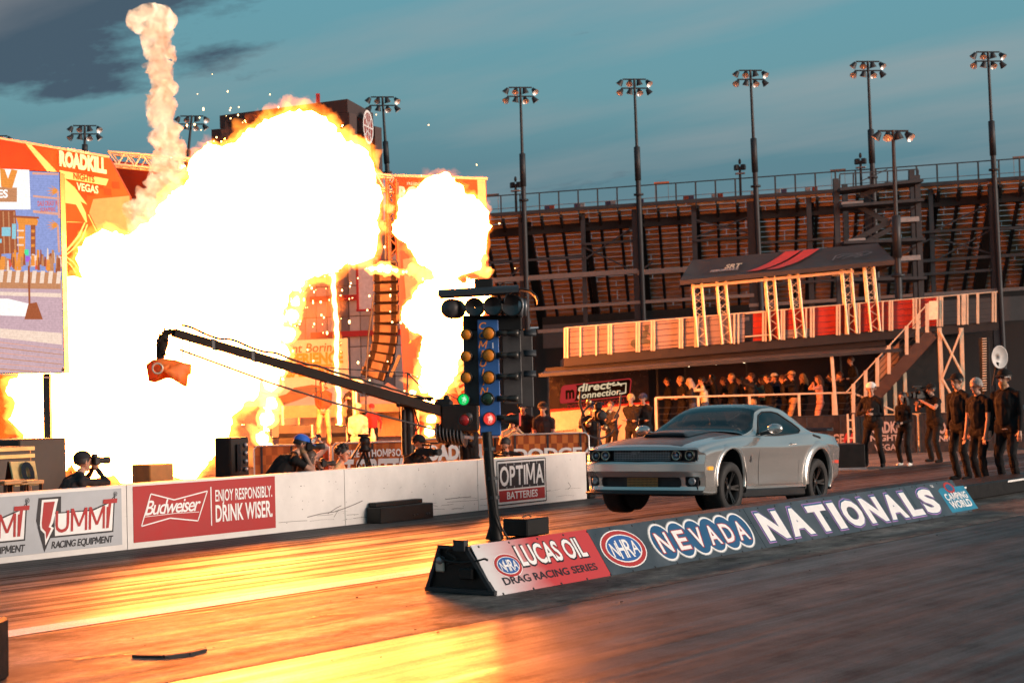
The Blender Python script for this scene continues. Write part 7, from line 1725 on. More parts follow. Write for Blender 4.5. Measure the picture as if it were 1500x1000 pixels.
for y in (-.735, -.555, .555, .735):
    xx = float(xfront(np.array(y), np.array(.72)))+.022
    mb = CB(); mb.lathe((xx, y, .720), (-1, 0, 0), [(.076, -.05), (.078, 0), (.072, .012), (.062, .006), (.060, -.03)], 24); h = fin(mb, 'headlight', M_PLAS)
    mb = CB(); mb.lathe((xx, y, .720), (-1, 0, 0), [(.060, .0), (.050, -.03), (.03, -.045), (.001, -.05)], 20); fin(mb, 'reflector', mat('headlight_reflector', (.8, .8, .8), .12, 1.0, noise_amt=.05), h)
    mb = CB(); mb.lathe((xx, y, .720), (-1, 0, 0), [(.028, -.03), (.028, .0), (.02, .012), (.001, .016)], 16); fin(mb, 'projector_lens', mat('projector_glass', (.25, .30, .40), .05, .3, spec=1.0), h)
    mb = CB(); mb.lathe((xx, y, .720), (-1, 0, 0), [(.066, .008), (.062, .012), (.058, .008)], 24); fin(mb, 'lamp_ring', mat('lamp_ring_glow', (.75, .62, .42), .2, 1.0), h)
mb = CB(); mb.box((.16, 0, .35), (.02, 1.68, .20)); fin(mb, 'lower_back', M_INK)
mb = CB()
for k in range(6): mb.bar((.115, -.24, .30+k*.022), (.115, .24, .30+k*.022), .006, .008)
for k in range(24): mb.bar((.117, -.24+k*.0208, .29), (.117, -.24+k*.0208, .415), .004, .006)
tag(fin(mb, 'lower_mesh', mat('bronze_mesh', (.45, .26, .10), .4, .6)), kind='stuff')
for s in (-1, 1):
    mb = CB(); mb.lathe((.13, s*.76, .37), (-1, 0, 0), [(.05, -.02), (.052, .01), (.04, .016), (.001, .0)], 16); fin(mb, 'fog_lamp', M_GALV)
mb = CB(); n = 20; lip = []
for k in range(n+1):
    y = -.92+1.84*k/n; lip.append((float(xfront(np.array(y*.97), np.array(.25)))-.035, y, .200))
mb.tube(lip, .018, 6); vs = []
for (x, y, z) in lip: vs += [(x, y, z-.012), (x+.40, y*.98, z-.012)]
mb.add(vs, [(2*k, 2*k+1, 2*k+3, 2*k+2) for k in range(n)]); fin(mb, 'chin_spoiler', M_PLAS)
mb = CB(); mb.bbox((4.90, 0, 1.115), (.26, 1.50, .035), bev=.015); mb.bbox((4.99, 0, 1.135), (.05, 1.50, .05), bev=.012); fin(mb, 'rear_spoiler', M_SATIN)
# interior
mb = CB(); mb.bbox((1.98, 0, .90), (.50, 1.30, .16), bev=.05); fin(mb, 'dashboard', M_PLAS)
for y in (-.37, .37):
    mb = CB(); mb.bbox((2.86, y, .66), (.52, .5, .20), bev=.06); mb.bbox((3.16, y, .92), (.16, .48, .56), bev=.06); mb.bbox((3.2, y, 1.24), (.10, .26, .16), bev=.04); fin(mb, 'seat', mat('seat_dark', (.03, .03, .032), .7))
mb = CB(); mb.tube([(2.36+.04*sin(a), -.37+.17*cos(a), .98+.16*sin(a)) for a in np.linspace(0, 2*pi, 25)], .016, 6, caps=False); fin(mb, 'steering_wheel', M_PLAS)
mb = CB(); mb.box((3.75, 0, .80), (.5, 1.3, .2)); mb.box((2.7, 0, .50), (2.0, 1.5, .08)); fin(mb, 'cabin_floor', M_PLAS)
mb = CB(); mb.bbox((2.33, 0, 1.30), (.05, .22, .05), bev=.02); fin(mb, 'rear_mirror', M_PLAS)
# wheels
M_TYRE = mat('tyre_rubber', (.020, .019, .019), .72, noise_amt=.25, scale=14, bump=.2); M_RIM = mat('gunmetal_rim', (.030, .028, .027), .35, .5, noise_amt=.1)
def wheel(x, y, s):
    R_, W_ = .365, .30; w = thing('wheel', None, None, (x, y, R_)); w.parent = car; c = (0, 0, 0); ax = (0, s, 0)
    mb = MB(); mb.lathe(c, ax, [(.235, -W_*.5), (.30, -W_*.52), (.345, -W_*.47), (.362, -W_*.38), (.365, -W_*.2), (.365, W_*.2), (.362, W_*.38), (.348, W_*.47), (.335, W_*.5), (.30, W_*.525), (.262, W_*.51), (.240, W_*.47), (.228, W_*.40)], 48); mb.build('tyre', M_TYRE, w, world=False)
    mb = MB(); mb.lathe(c, ax, [(.236, W_*.47), (.232, W_*.40), (.222, W_*.36), (.215, W_*.1), (.205, -.1), (.001, -.1)], 40)
    for k in range(10):
        a = 2*pi*(k//2)/5+(.13 if k % 2 else -.13); d = Vector((cos(a), 0, sin(a))); tdir = Vector((-sin(a), 0, cos(a))); n_ = Vector((0, s, 0))
        p0, p1 = d*.05+n_*(W_*.26), d*.222+n_*(W_*.40); mb.bar(p0, p1, .030, .035, up=n_)
    mb.lathe(c, ax, [(.060, W_*.2), (.062, W_*.30), (.045, W_*.34), (.001, W_*.345)], 20)
    mb.build('rim', M_RIM, w, world=False)
    mb = MB(); mb.lathe(c, ax, [(.17, W_*.02), (.17, W_*.06), (.06, W_*.06)], 30); mb.build('brake_disc', M_STEEL, w, world=False)
    mb = MB(); mb.bbox((.13, s*W_*.06, .05), (.08, .06, .14), bev=.02); mb.build('brake_caliper', M_BLACK, w, world=False)
    return w
for x in (.955, 3.901):
    for s in (-1, 1): wheel(x, s*(.955-.15 if x < 2 else .955-.135), s)
mb = MB(); mb.tube([(3.9, -.8, .37), (3.9, .8, .37)], .06, 8); mb.tube([(.955, -.8, .37), (.955, .8, .37)], .035, 8); mb.bbox((1.0, 0, .33), (.5, .8, .16), bev=.04); mb.build('axle', M_STEEL, car, world=False)
# ------------------------------------------------------------------ people
CL = {'black': (.009, .0085, .009), 'charcoal': (.02, .02, .023), 'white': (.70, .68, .64), 'cream': (.62, .50, .34), 'brown': (.09, .04, .02), 'tan': (.45, .28, .14), 'jeans': (.04, .06, .12), 'grey': (.20, .20, .21), 'pink': (.60, .33, .28), 'red': (.40, .03, .03), 'navy': (.02, .03, .08), 'teal': (.08, .20, .22), 'khaki': (.42, .30, .18), 'blue': (.03, .12, .50), 'orange': (.55, .20, .06)}
def cloth_m(n): return mat('cloth_'+n, CL[n], .85, noise_amt=.3, scale=9, spec=.2)
HAIRC = {'dark': (.012, .009, .008), 'brown': (.06, .03, .018), 'grey': (.30, .28, .26), 'fair': (.35, .22, .10)}
def capsule(mb, a, b, ra, rb, n=10):
    a, b = Vector(a), Vector(b); d = b-a
    if d.length < 1e-5: mb.ball(a, max(ra, rb), n); return
    d.normalize(); pts = []; rs = []
    for k in range(4): t = pi/2*(1-k/4); pts.append(a-d*ra*sin(t)); rs.append(max(ra*cos(t), .002))
    for k in range(5): t = pi/2*k/4; pts.append(b+d*rb*sin(t)); rs.append(max(rb*cos(t), .002))
    mb.tube(pts, rs, n)
def ik(s, t, l1, l2, hint):
    s, t = Vector(s), Vector(t); d = t-s; L = min(d.length, (l1+l2)*.995); d.normalize(); t = s+d*L
    x = (l1*l1-l2*l2+L*L)/(2*L); h = sqrt(max(l1*l1-x*x, 0)); hv = Vector(hint)-d*Vector(hint).dot(d); hv.normalize(); return s+d*x+hv*h, t
def person(label, loc, face, H=1.75, top='black', legs='black', shoes='black', sleeve='long', hair='dark', hairstyle='short', cap=None, beard=False, hip=None, lean=4, hands=None, feet=None, look=(0, 0), vox=.016, bulk=1.0, group=None, sit=False, skin='skin', glasses=False, fingers=True, female=False):
    """face: direction the figure faces (2D world vector). hands: ((x,y,z) left, (x,y,z) right) in metres, figure frame (+x forward, +y left)"""
    f = Vector((face[0], face[1], 0)).normalized(); t = thing('person', label, 'person', loc, group, atan2(f.y, f.x))
    hh = (hip if hip else .533)*H; L = radians(lean); sp_ = Vector((sin(L), 0, cos(L))); side = Vector((0, 1, 0)); fwd_ = Vector((cos(L), 0, -sin(L)))
    pel = Vector((0, 0, hh)); che = pel+sp_*.20*H; nb = pel+sp_*.305*H; sw = (.098 if female else .108)*H*(.78+.22*bulk)
    PR = []                                     # primitives: a, b, ra, rb, tag
    def add(a, b, ra, rb, tg): PR.append((Vector(a), Vector(b), ra*H/1.75, rb*H/1.75, tg))
    k0 = H/1.75
    add(pel+side*.075*H/1.75+sp_*-.02, pel-side*.075*H/1.75-sp_*.02, .125*bulk, .125*bulk, 'legs')
    add(pel+sp_*.06*H, che, .128*bulk, .135*bulk, 'top')
    add(pel+side*.07*k0-sp_*.035, pel-side*.07*k0-sp_*.035, .120*bulk, .120*bulk, 'top')
    for s in (-1, 1): add(pel+side*s*.065+sp_*.05*H, che+side*s*.075, .10*bulk, .105*bulk, 'top'); add(che+side*s*.07, nb+side*s*.06-sp_*.035*H, .10*bulk, .07, 'top')
    if bulk > 1.08: add(pel+fwd_*.035*bulk+sp_*.06*H, pel+fwd_*.035*bulk+sp_*.13*H, .118*bulk, .112*bulk, 'top')
    if female:
        for s in (-1, 1): add(che+side*s*.065+fwd_*.065, che+side*s*.06+fwd_*.07, .06, .06, 'top')
    shl = [nb+side*s*sw-sp_*.042*H for s in (1, -1)]
    for s in (-1, 1): add(nb+side*s*.03+sp_*.006*H, nb+side*s*sw*.86-sp_*.034*H, .05, .058, 'top')
    add(shl[0]-sp_*.02, shl[1]-sp_*.02, .064, .064, 'top')
    add(nb-sp_*.02*H, nb+sp_*.035*H+fwd_*.01, .062, .055, 'skin')
    add(nb-sp_*.028*H, nb-sp_*.004*H, .078, .068, 'top')
    # head
    hp, hy = radians(look[0]), radians(look[1]); hu = Vector((sin(L*.5+hp), 0, cos(L*.5+hp))); hf = Vector((cos(L*.5+hp)*cos(hy), sin(hy), -sin(L*.5+hp)*cos(hy))).normalized(); hs = hu.cross(hf).normalized(); hu = hf.cross(hs)
    k = H/1.75; hc = nb+sp_*.06*H+hu*.078*k+hf*.022*k; k *= 1.09
    def hd(x, y, z): return hc+hf*x*k+hs*y*k+hu*z*k
    add(hd(-.012, 0, .022), hd(.012, 0, .026), .088, .084, 'skin'); add(hd(.028, 0, -.02), hd(.04, 0, -.075), .066, .044, 'skin'); add(hd(.084, 0, .006), hd(.108, 0, -.022), .011, .017, 'skin'); add(hd(.08, -.03, .018), hd(.08, .03, .018), .016, .016, 'skin')
    for s in (-1, 1): add(hd(-.005, s*.083, .01), hd(-.012, s*.086, -.02), .018, .014, 'skin')
    add(hd(.088, -.016, -.045), hd(.088, .016, -.045), .010, .010, 'skin')
    # arms
    ua, fa = .168*H, .150*H
    hands = hands or ((.06, .27*H/1.75, hh-.03), (.06, -.27*H/1.75, hh-.03))
    for i, s in enumerate((1, -1)):
        S_ = shl[i]; E_, W_ = ik(S_, hands[i], ua, fa, (-.55, s*.35, -.75) if hands[i][2] < S_.z-.25 else (-.1, s*.75, -.65))
        mid = S_.lerp(E_, .55); sk = 'top' if sleeve == 'long' else 'skin'
        add(S_, mid, .060*(.6+.4*bulk), .052, 'top'); add(mid, E_, .050, .043, sk); add(E_, E_.lerp(W_, .35), .042, .042, sk); add(E_.lerp(W_, .35), W_, .041, .028, sk)
        d = (W_-E_).normalized(); pl = Vector((-d.y, d.x, 0)); pl = pl.normalized() if pl.length > .1 else Vector((0, 1, 0)); add(W_, W_+d*.055*k, .030, .036, 'skin')
        if fingers:
            inw = Vector((hands[1-i][0], hands[1-i][1], hands[1-i][2]))-W_; inw = inw.normalized() if inw.length > .02 else Vector((0, -s, 0)); pn_ = d.cross(pl)
            for q in range(4):
                o = W_+d*.078*k+pl*(q-1.5)*.019*k; a1 = o+d*(.036-.003*abs(q-1.2))*k+pn_*(.006)*k; a2 = a1+d*.026*k-pn_*.016*k*s
                add(o, a1, .0105, .0095, 'skin'); add(a1, a2, .0095, .008, 'skin')
            o = W_+d*.028*k+pl*(-.034)*k; add(o, o+d*.035*k-pl*.024*k, .0125, .010, 'skin')
    # legs
    th, sh = .245*H, .245*H; feet = feet or ((.02, .11, 0), (-.02, -.11, 0))
    for i, s in enumerate((1, -1)):
        hj = pel+side*s*.085*k-Vector((0, 0, .03)); an = Vector(feet[i])+Vector((0, 0, .075*k)); kn, an = ik(hj, an, th, sh, (1, s*.12, .15))
        add(hj, kn, .096*(.6+.4*bulk), .070, 'legs'); add(kn, kn.lerp(an, .35), .068, .070, 'legs'); add(kn.lerp(an, .35), an+Vector((0, 0, .02)), .070, .062, 'legs')
        add(an+Vector((-.03, 0, -.035)), an+Vector((.13*k, s*.02, -.045)), .045, .036, 'shoes')
    mb = MB()
    for a, b, ra, rb, tg in PR: capsule(mb, a, b, ra, rb)
    me = bpy.data.meshes.new('t'); me.from_pydata(mb.v, [], mb.f); ob = bpy.data.objects.new('t', me); COL.objects.link(ob)
    md = ob.modifiers.new('r', 'REMESH'); md.mode = 'VOXEL'; md.voxel_size = vox; md2 = ob.modifiers.new('s', 'SMOOTH'); md2.iterations = 3 if vox > .012 else 4; md2.factor = .4
    dg = bpy.context.evaluated_depsgraph_get(); m2 = bpy.data.meshes.new_from_object(ob.evaluated_get(dg)); bpy.data.objects.remove(ob); bpy.data.meshes.remove(me)
    n = len(m2.polygons); c = np.empty(n*3); m2.polygons.foreach_get('center', c); c = c.reshape(-1, 3); best = np.full(n, 9.); idx = np.zeros(n, int); T_ = ['skin', 'top', 'legs', 'shoes']
    for a, b, ra, rb, tg in PR:
        A_, D_ = np.array(a), np.array(b-a); q = np.clip(((c-A_)@D_)/max(D_@D_, 1e-9), 0, 1); dd = np.linalg.norm(c-A_-q[:, None]*D_, axis=1)-(ra+(rb-ra)*q); w = dd < best; best[w] = dd[w]; idx[w] = T_.index(tg)
    m2.name = 'body'
    # cloth folds
    nv = len(m2.vertices); co = np.empty(nv*3); m2.vertices.foreach_get('co', co); no = np.empty(nv*3); m2.vertices.foreach_get('normal', no); co = co.reshape(-1, 3); no = no.reshape(-1, 3)
    kind = np.zeros(nv); ls = np.empty(len(m2.loops), int); m2.loops.foreach_get('vertex_index', ls); lt = np.empty(n, int); m2.polygons.foreach_get('loop_total', lt); kind[ls] = np.repeat((idx == 1)|(idx == 2), lt)
    so = loc[0]*3.1+loc[1]
    dsp = np.array([noise.noise(Vector((v[0]*9+so, v[1]*9, v[2]*5)))+.6*noise.noise(Vector((v[0]*20, v[1]*20+so, v[2]*12))) for v in co])*.013*kind
    m2.vertices.foreach_set('co', (co+no*dsp[:, None]).ravel())
    m2.materials.clear()
    for mm in (M_SKIN, cloth_m(top), cloth_m(legs), cloth_m(shoes)): m2.materials.append(mm)
    m2.polygons.foreach_set('material_index', idx.astype(np.int32)); m2.polygons.foreach_set('use_smooth', np.ones(n, bool)); m2.update()
    o = bpy.data.objects.new('body', m2); COL.objects.link(o); o.parent = t
    def part(mb, nm, m): return mb.build(nm, m, t, world=False)
    ax = (hf, hs, hu)
    M_H = mat('hair_'+hair, HAIRC[hair], .6, noise_amt=.35, scale=30)
    if hairstyle != 'bald' and not (cap and hairstyle == 'none'):
        mb = MB(); n_ = 16; vs = []; rows = 9
        for i in range(rows+1):
            th_ = pi*.62*i/rows
            for q in range(n_):
                p = 2*pi*q/n_; fr = cos(p); lim = 1.0 if fr < .15 else 1-.42*(fr-.15)/.85; tt = th_*lim; bump = 1+.07*noise.noise(Vector((q*1.1, i*1.3, so)))
                vs.append(hd(-.010, 0, .022)+(hf*sin(tt)*fr*.101+hs*sin(tt)*sin(p)*.094+hu*cos(tt)*.106)*k*bump)
        mb.add(vs, [(i*n_+q, i*n_+(q+1) % n_, (i+1)*n_+(q+1) % n_, (i+1)*n_+q) for i in range(rows) for q in range(n_)], 0, True)
        if hairstyle == 'long':
            for q in range(11):
                a_ = pi*(.42+.116*q); p0 = hd(-.01+.085*cos(a_), .085*sin(a_), .0); w_ = .034
                pts = [p0, hd(-.03+.10*cos(a_), .10*sin(a_), -.09), hd(-.03+.105*cos(a_), .105*sin(a_), -.19), hd(-.02+.09*cos(a_), .085*sin(a_), -.28-.03*(q % 3))]; mb.tube(pts, [w_*k, w_*k, w_*.9*k, w_*.4*k], 7)
        if hairstyle == 'curly':
            rr_ = random.Random(int(so*10))
            for q in range(46):
                a_ = rr_.uniform(0, 2*pi); e_ = rr_.uniform(-.25, 1.5); v = Vector((cos(a_)*cos(e_), sin(a_)*cos(e_), sin(e_)))
                if v.x > .55 and v.z < .45: continue
                mb.ball(hd(-.012+v.x*.10, v.y*.095, .025+v.z*.108), .026*k, 6)
        part(mb, 'hair', M_H)
    if cap:
        mb = MB(); n_ = 18; vs = []; rows = 7
        for i in range(rows+1):
            tt = pi*.5*i/rows
            for q in range(n_): p = 2*pi*q/n_; vs.append(hd(-.006, 0, .045)+(hf*sin(tt)*cos(p)*.108+hs*sin(tt)*sin(p)*.098+hu*(cos(tt)*.088))*k)
        mb.add(vs, [(i*n_+q, i*n_+(q+1) % n_, (i+1)*n_+(q+1) % n_, (i+1)*n_+q) for i in range(rows) for q in range(n_)], 0, True)
        bs = []
        for i in range(9):
            a_ = -pi*.36+pi*.72*i/8; bs.append((hd(.095*cos(a_), .092*sin(a_), .050), hd(.082+.105*cos(a_*.8), .092*sin(a_)*.95, .030)))
        vs = [p for q in bs for p in q]+[p-hu*.009 for q in bs for p in q]; m0 = 18
        mb.add(vs, [(2*i, 2*i+1, 2*i+3, 2*i+2) for i in range(8)]+[(m0+2*i, m0+2*i+2, m0+2*i+3, m0+2*i+1) for i in range(8)]+[(2*i+1, m0+2*i+1, m0+2*i+3, 2*i+3) for i in range(8)])
        part(mb, 'cap', cloth_m(cap))
    if beard:
        mb = MB(); mb.ball(hd(.045, 0, -.078), (.058*k, .062*k, .055*k), 12, ax=ax); mb.ball(hd(.055, 0, -.11), (.04*k, .045*k, .05*k), 10, ax=ax); part(mb, 'beard', mat('beard_hair', (.28, .15, .07), .7, noise_amt=.3, scale=40))
    if glasses:
        mb = MB()
        for s in (-1, 1): mb.bbox(hd(.094, s*.034, .014), (.012*k, .055*k, .036*k), ax, bev=.008); mb.bar(hd(.085, s*.066, .018), hd(-.005, s*.09, .015), .008)
        part(mb, 'sunglasses', M_GLASSD)
    else:
        for s in (-1, 1):
            mb = MB(); mb.ball(hd(.085, s*.032, .008), (.010*k, .015*k, .008*k), 8, ax=ax); part(mb, 'eye', M_INK)
    mb = MB(); mb.bbox(hd(.098, 0, -.046), (.008*k, .044*k, .007*k), ax, bev=.003); part(mb, 'mouth', mat('lips', (.30, .10, .08), .5))
    return t, f, hc, hf, hu
def wpt(t, x, y, z):      # figure frame -> world
    a = t.rotation_euler.z; return Vector((t.location.x+x*cos(a)-y*sin(a), t.location.y+x*sin(a)+y*cos(a), t.location.z+z))
def gadget(name, label, cat, t, pos, kind='photo', yaw=0.0, pitch=0.0, s=1.0):
    a = t.rotation_euler.z+radians(yaw); f = Vector((cos(a)*cos(radians(pitch)), sin(a)*cos(radians(pitch)), sin(radians(pitch)))); r = f.cross(ZV).normalized(); u = r.cross(f); c = wpt(t, *pos); o = thing(name, label, cat, c)
    ax = (f, r, u)
    if kind == 'photo':
        mb = MB(); mb.bbox(c, (.07*s, .14*s, .10*s), ax, bev=.015); mb.bbox(c+u*.06*s, (.06*s, .06*s, .04*s), ax, bev=.012); mb.bbox(c+r*.06*s, (.075*s, .03*s, .10*s), ax, bev=.012); mb.build('camera_body', M_BLACK, o)
        mb = MB(); mb.lathe(c+f*.03*s, f, [(.035*s, 0), (.038*s, .05*s), (.036*s, .09*s), (.043*s, .10*s), (.043*s, .16*s), (.034*s, .165*s), (.001, .15*s)], 16); mb.build('lens', M_RUBBER, o)
    elif kind == 'phone':
        mb = MB(); mb.bbox(c, (.009, .15, .075), ax, bev=.004); mb.build('case', M_BLACK, o)
        mb = MB(); mb.bbox(c-f*.006, (.003, .14, .068), ax, bev=.001); mb.build('display', emat('phone_display', (.5, .6, .8), .8), o)
    else:
        mb = MB(); mb.bbox(c, (.36*s, .13*s, .17*s), ax, bev=.02); mb.bbox(c-f*.24*s, (.14*s, .10*s, .15*s), ax, bev=.02); mb.bar(c-f*.12*s+u*.14*s, c+f*.14*s+u*.14*s, .03*s); mb.bar(c-f*.1*s+u*.08*s, c-f*.1*s+u*.14*s, .025*s); mb.bar(c+f*.12*s+u*.08*s, c+f*.12*s+u*.14*s, .025*s); mb.build('camera_body', M_BLACK, o)
        mb = MB(); mb.lathe(c+f*.17*s, f, [(.05*s, 0), (.055*s, .10*s), (.05*s, .12*s), (.065*s, .14*s), (.07*s, .22*s), (.055*s, .225*s), (.001, .2*s)], 18); mb.build('lens', M_RUBBER, o)
        mb = MB(); mb.bbox(c+f*.26*s, (.07*s, .18*s, .13*s), ax, bev=.008); mb.build('lens_hood', M_BLACK, o)
        mb = MB(); mb.tube([c+f*.05*s+u*.17*s-r*.07*s, c+f*.28*s+u*.17*s-r*.07*s], .018*s, 8); mb.bbox(c+f*.10*s-r*.10*s+u*.05*s, (.08*s, .06*s, .06*s), ax, bev=.01); mb.build('microphone', M_RUBBER, o)
    return o
TRK = Vector((-1, 0, 0)); LFT = (-RT0+FH*.25); RGT = RT0-FH*.2; TOC = -FH
def gp(px, py): p = G(px, py); return Vector((p.x, p.y, 0))
def hpx(p, ytop_, yfoot): return (yfoot-ytop_)/ppm(p)*.985
# --- the six standing crew on the right
VX = .0095
p = gp(1281, 684); t, *_ = person('man in white cap and black clothes raising a phone with both hands', p, LFT*.5-FH, hpx(p, 560, 684), cap='white', hands=((.24, .06, 1.20), (.22, -.05, 1.27)), feet=((.03, .21, 0), (-.03, -.21, 0)), vox=VX, hairstyle='short', bulk=1.15, look=(0, 12))
gadget('phone', 'phone held up by the man in the white cap', 'phone', t, (.29, 0, 1.30), 'phone', 0, 10)
p = gp(1327, 682); t, *_ = person('woman with long dark hair and black jacket holding a small device', p, LFT*.7-FH, hpx(p, 574, 682), hairstyle='long', female=True, bulk=.88, hands=((.22, .05, .98), (.22, -.06, .93)), feet=((.03, .12, 0), (-.03, -.14, 0)), vox=VX, shoes='white')
gadget('camera', 'small silver camera held at waist height by the dark haired woman', 'camera', t, (.30, 0, .98), 'photo', 0, 0, .7)
p = gp(1371, 677); t, *_ = person('camera operator in black with pale bare forearms, video camera on his shoulder', p, LFT*.9-FH*.7, hpx(p, 562, 677), sleeve='short', hands=((.40, .12, 1.42), (.34, -.20, 1.36)), feet=((.05, .20, 0), (-.05, -.20, 0)), vox=VX, bulk=1.25, cap='black', look=(0, -8))
gadget('video_camera', 'black shoulder video camera of the standing camera operator', 'camera', t, (.24, -.16, 1.60), 'video', 0, 0, 1.15)
p = gp(1424, 706); t, *_ = person('dark clothed man in a black cap standing behind the grey haired man', p+FH*.6, LFT*.8-FH*.7, hpx(p, 546, 706), cap='black', vox=VX, bulk=1.2, feet=((.04, .17, 0), (-.04, -.17, 0)), hands=((.10, .28, .86), (.08, -.28, .86)))
p = gp(1440, 713); t, *_ = person('grey haired man in black short sleeved shirt looking down the strip', p, LFT*.8-FH*.7, hpx(p, 553, 713), hair='grey', sleeve='short', vox=VX, bulk=1.2, hands=((.16, .24, .86), (.12, -.26, .84)), feet=((.08, .15, 0), (-.10, -.16, 0)), look=(6, 0))
p = gp(1481, 714); t, f_, hc_, hf_, hu_ = person('big bearded man in black jacket, cap and sunglasses at the picture edge', p, LFT*.75-FH*.8, hpx(p, 541, 714), cap='black', beard=True, glasses=True, bulk=1.4, vox=VX, hands=((.14, .31, .90), (.16, -.28, .92)), feet=((.06, .17, 0), (-.06, -.19, 0)))
mb = MB(); c = wpt(t, .165, .10, 1.50); fl_ = Vector((f_.x, f_.y, 0)); mb.oval((0, 0), .06, .022, c, ZV.cross(fl_), ZV, .012); mb.build('chest_logo', M_LETTER, t)
mb = MB(); a_ = [wpt(t, .18*cos(q), .215*sin(q), 1.02) for q in np.linspace(0, 2*pi, 22)]; mb.tube(a_, .012, 5, caps=False); mb.build('belt_strap', mat('grey_strap', (.35, .33, .32), .6), t)
# --- spectators on the viewing platform
ps = lambda px, z: Vector((P(px, 600, z).x, P(px, 600, z).y, PFZ))
g_ = 'spectators on the viewing platform'
up2 = ((.22, .10, 1.50), (.22, -.10, 1.50)); rest = ((.24, .16, 1.10), (.24, -.16, 1.10)); fold = ((.20, -.10, 1.16), (.20, .10, 1.12)); down = None
spect = [
 (1000, 50.0, 1.74, 'black', 'black', 'fair', None, rest, 'fair haired spectator in black, first along the platform rail'),
 (1015, 49.6, 1.68, 'charcoal', 'jeans', 'grey', None, ((.24, .10, 1.18), (.26, -.02, 1.22)), 'grey haired spectator in charcoal holding a pale cup at the rail'),
 (1033, 49.7, 1.70, 'cream', 'jeans', 'dark', None, up2, 'spectator in a cream jacket at the platform rail'),
 (1047, 50.1, 1.76, 'black', 'black', 'dark', None, ((.16, .20, 1.72), (.20, -.12, 1.55)), 'dark clothed spectator with arms raised beside the cream jacket'),
 (1074, 49.9, 1.78, 'black', 'charcoal', 'fair', None, fold, 'fair haired spectator in black with folded arms above the car roof'),
 (1103, 49.8, 1.78, 'charcoal', 'tan', 'brown', None, ((.18, .06, 1.60), (.20, -.10, 1.30)), 'spectator with a hand at the mouth above the car roof'),
 (1119, 50.2, 1.70, 'teal', 'black', 'brown', None, up2, 'spectator in a dull teal top, rear of the platform'),
 (1129, 49.7, 1.74, 'black', 'black', 'dark', None, rest, 'dark clothed spectator beside the dull teal top'),
 (1140, 50.3, 1.76, 'navy', 'jeans', 'dark', 'white', up2, 'spectator in navy with a white cap raising a phone'),
 (1151, 49.8, 1.70, 'charcoal', 'black', 'brown', None, rest, 'spectator in charcoal next to the navy clad one'),
 (1163, 49.5, 1.80, 'black', 'tan', 'brown', 'khaki', up2, 'spectator in black top and tan trousers with a khaki cap'),
 (1178, 50.2, 1.72, 'charcoal', 'charcoal', 'fair', None, rest, 'spectator in charcoal behind the pink clad woman'),
 (1202, 49.5, 1.66, 'pink', 'pink', 'brown', None, up2, 'woman in pale pink clothes at the platform rail'),
 (1222, 50.0, 1.72, 'black', 'black', 'dark', None, ((.20, .14, 1.60), (.50, -.20, 1.62)), 'dark clothed spectator pointing beside the tall platform post'),
 (1236, 49.7, 1.74, 'black', 'black', 'brown', None, up2, 'dark clothed spectator at the stair end of the platform'),
 (1252, 51.4, 1.78, 'charcoal', 'black', 'brown', None, rest, 'spectator standing on the stair foot behind the platform'),
 (1087, 51.2, 1.72, 'black', 'black', 'dark', None, rest, 'dim figure at the rear of the platform over the windscreen'),
 (1062, 51.3, 1.70, 'charcoal', 'black', 'brown', None, fold, 'dim figure with folded arms at the rear of the platform'),
 (980, 51.4, 1.74, 'black', 'black', 'dark', None, rest, 'dim figure at the dark end of the platform beside the sign'),
]
for i, (x, z, H_, tp_, lg, hr, cp, hn, lb) in enumerate(spect):
    p = ps(x, z); 
    if x == 1252: p.z += .45
    d = LFT+RT0*(.35*sin(i*2.3))-FH*(.3+.25*cos(i*1.7)); k_ = H_/1.75
    fem = 'woman' in lb or x in (1015, 1119)
    person(lb, p, d, H_, top=tp_, legs=lg, hair=hr, cap=cp, hands=tuple((a*k_, b*k_, c*k_) for a, b, c in hn), vox=.02, group=g_, fingers=False, female=fem, hairstyle='long' if fem else 'short', bulk=.9 if fem else 1.0, lean=3+3*sin(i))
# --- people near the barrier and stage
def bp_(px, z): q = P(px, 600, z); return Vector((q.x, q.y, 0))
B = [(768, 33.2, 'black', 'dark', None, 'man in a dark open jacket behind the orange checker banner', 1.70), (797, 33.0, 'charcoal', 'dark', 'black', 'man in a black cap and polo leaning on the orange checker banner', 1.66)]
for x, z, tp_, hr, cp, lb, H_ in B: person(lb, bp_(x, z), -FH-RT0*.2, H_, top=tp_, hair=hr, cap=cp, sleeve='short', hands=((.30, .08, 1.02), (.30, -.10, 1.02)), vox=.018, lean=10, group='people behind the orange checker banner')
for x, z, tp_, cp, lb, hr in [(926, 42, 'black', None, 'fair haired officer in black in front of the white trailer skirt', 'fair'), (944, 42.3, 'black', 'navy', 'officer in a dark cap in front of the white trailer skirt', 'dark'), (896, 43, 'charcoal', None, 'stooping person beside a tyre behind the car bonnet', 'brown')]:
    person(lb, bp_(x, z), -FH-RT0*.5, 1.78 if x > 900 else 1.6, top=tp_, cap=cp, hair=hr, hands=((.20, -.08, 1.15), (.20, .10, 1.12)), vox=.018, group='people by the trailer skirt')
t, *_ = person('presenter in a brown jacket and pale trousers standing on the stage', on_stage(474, 46.6), -FH, 1.78, top='brown', legs='tan', shoes='tan', hair='dark', vox=.016, hands=((.17, .05, .98), (.17, -.05, .98)), feet=((.02, .15, 0), (.02, -.15, 0)))
person('stage helper in dark clothes standing beside the brass pole', on_stage(517, 47.4), -FH-RT0*.4, 1.72, top='charcoal', legs='black', vox=.018, hands=((.26, .08, 1.25), (.26, -.08, 1.25)))
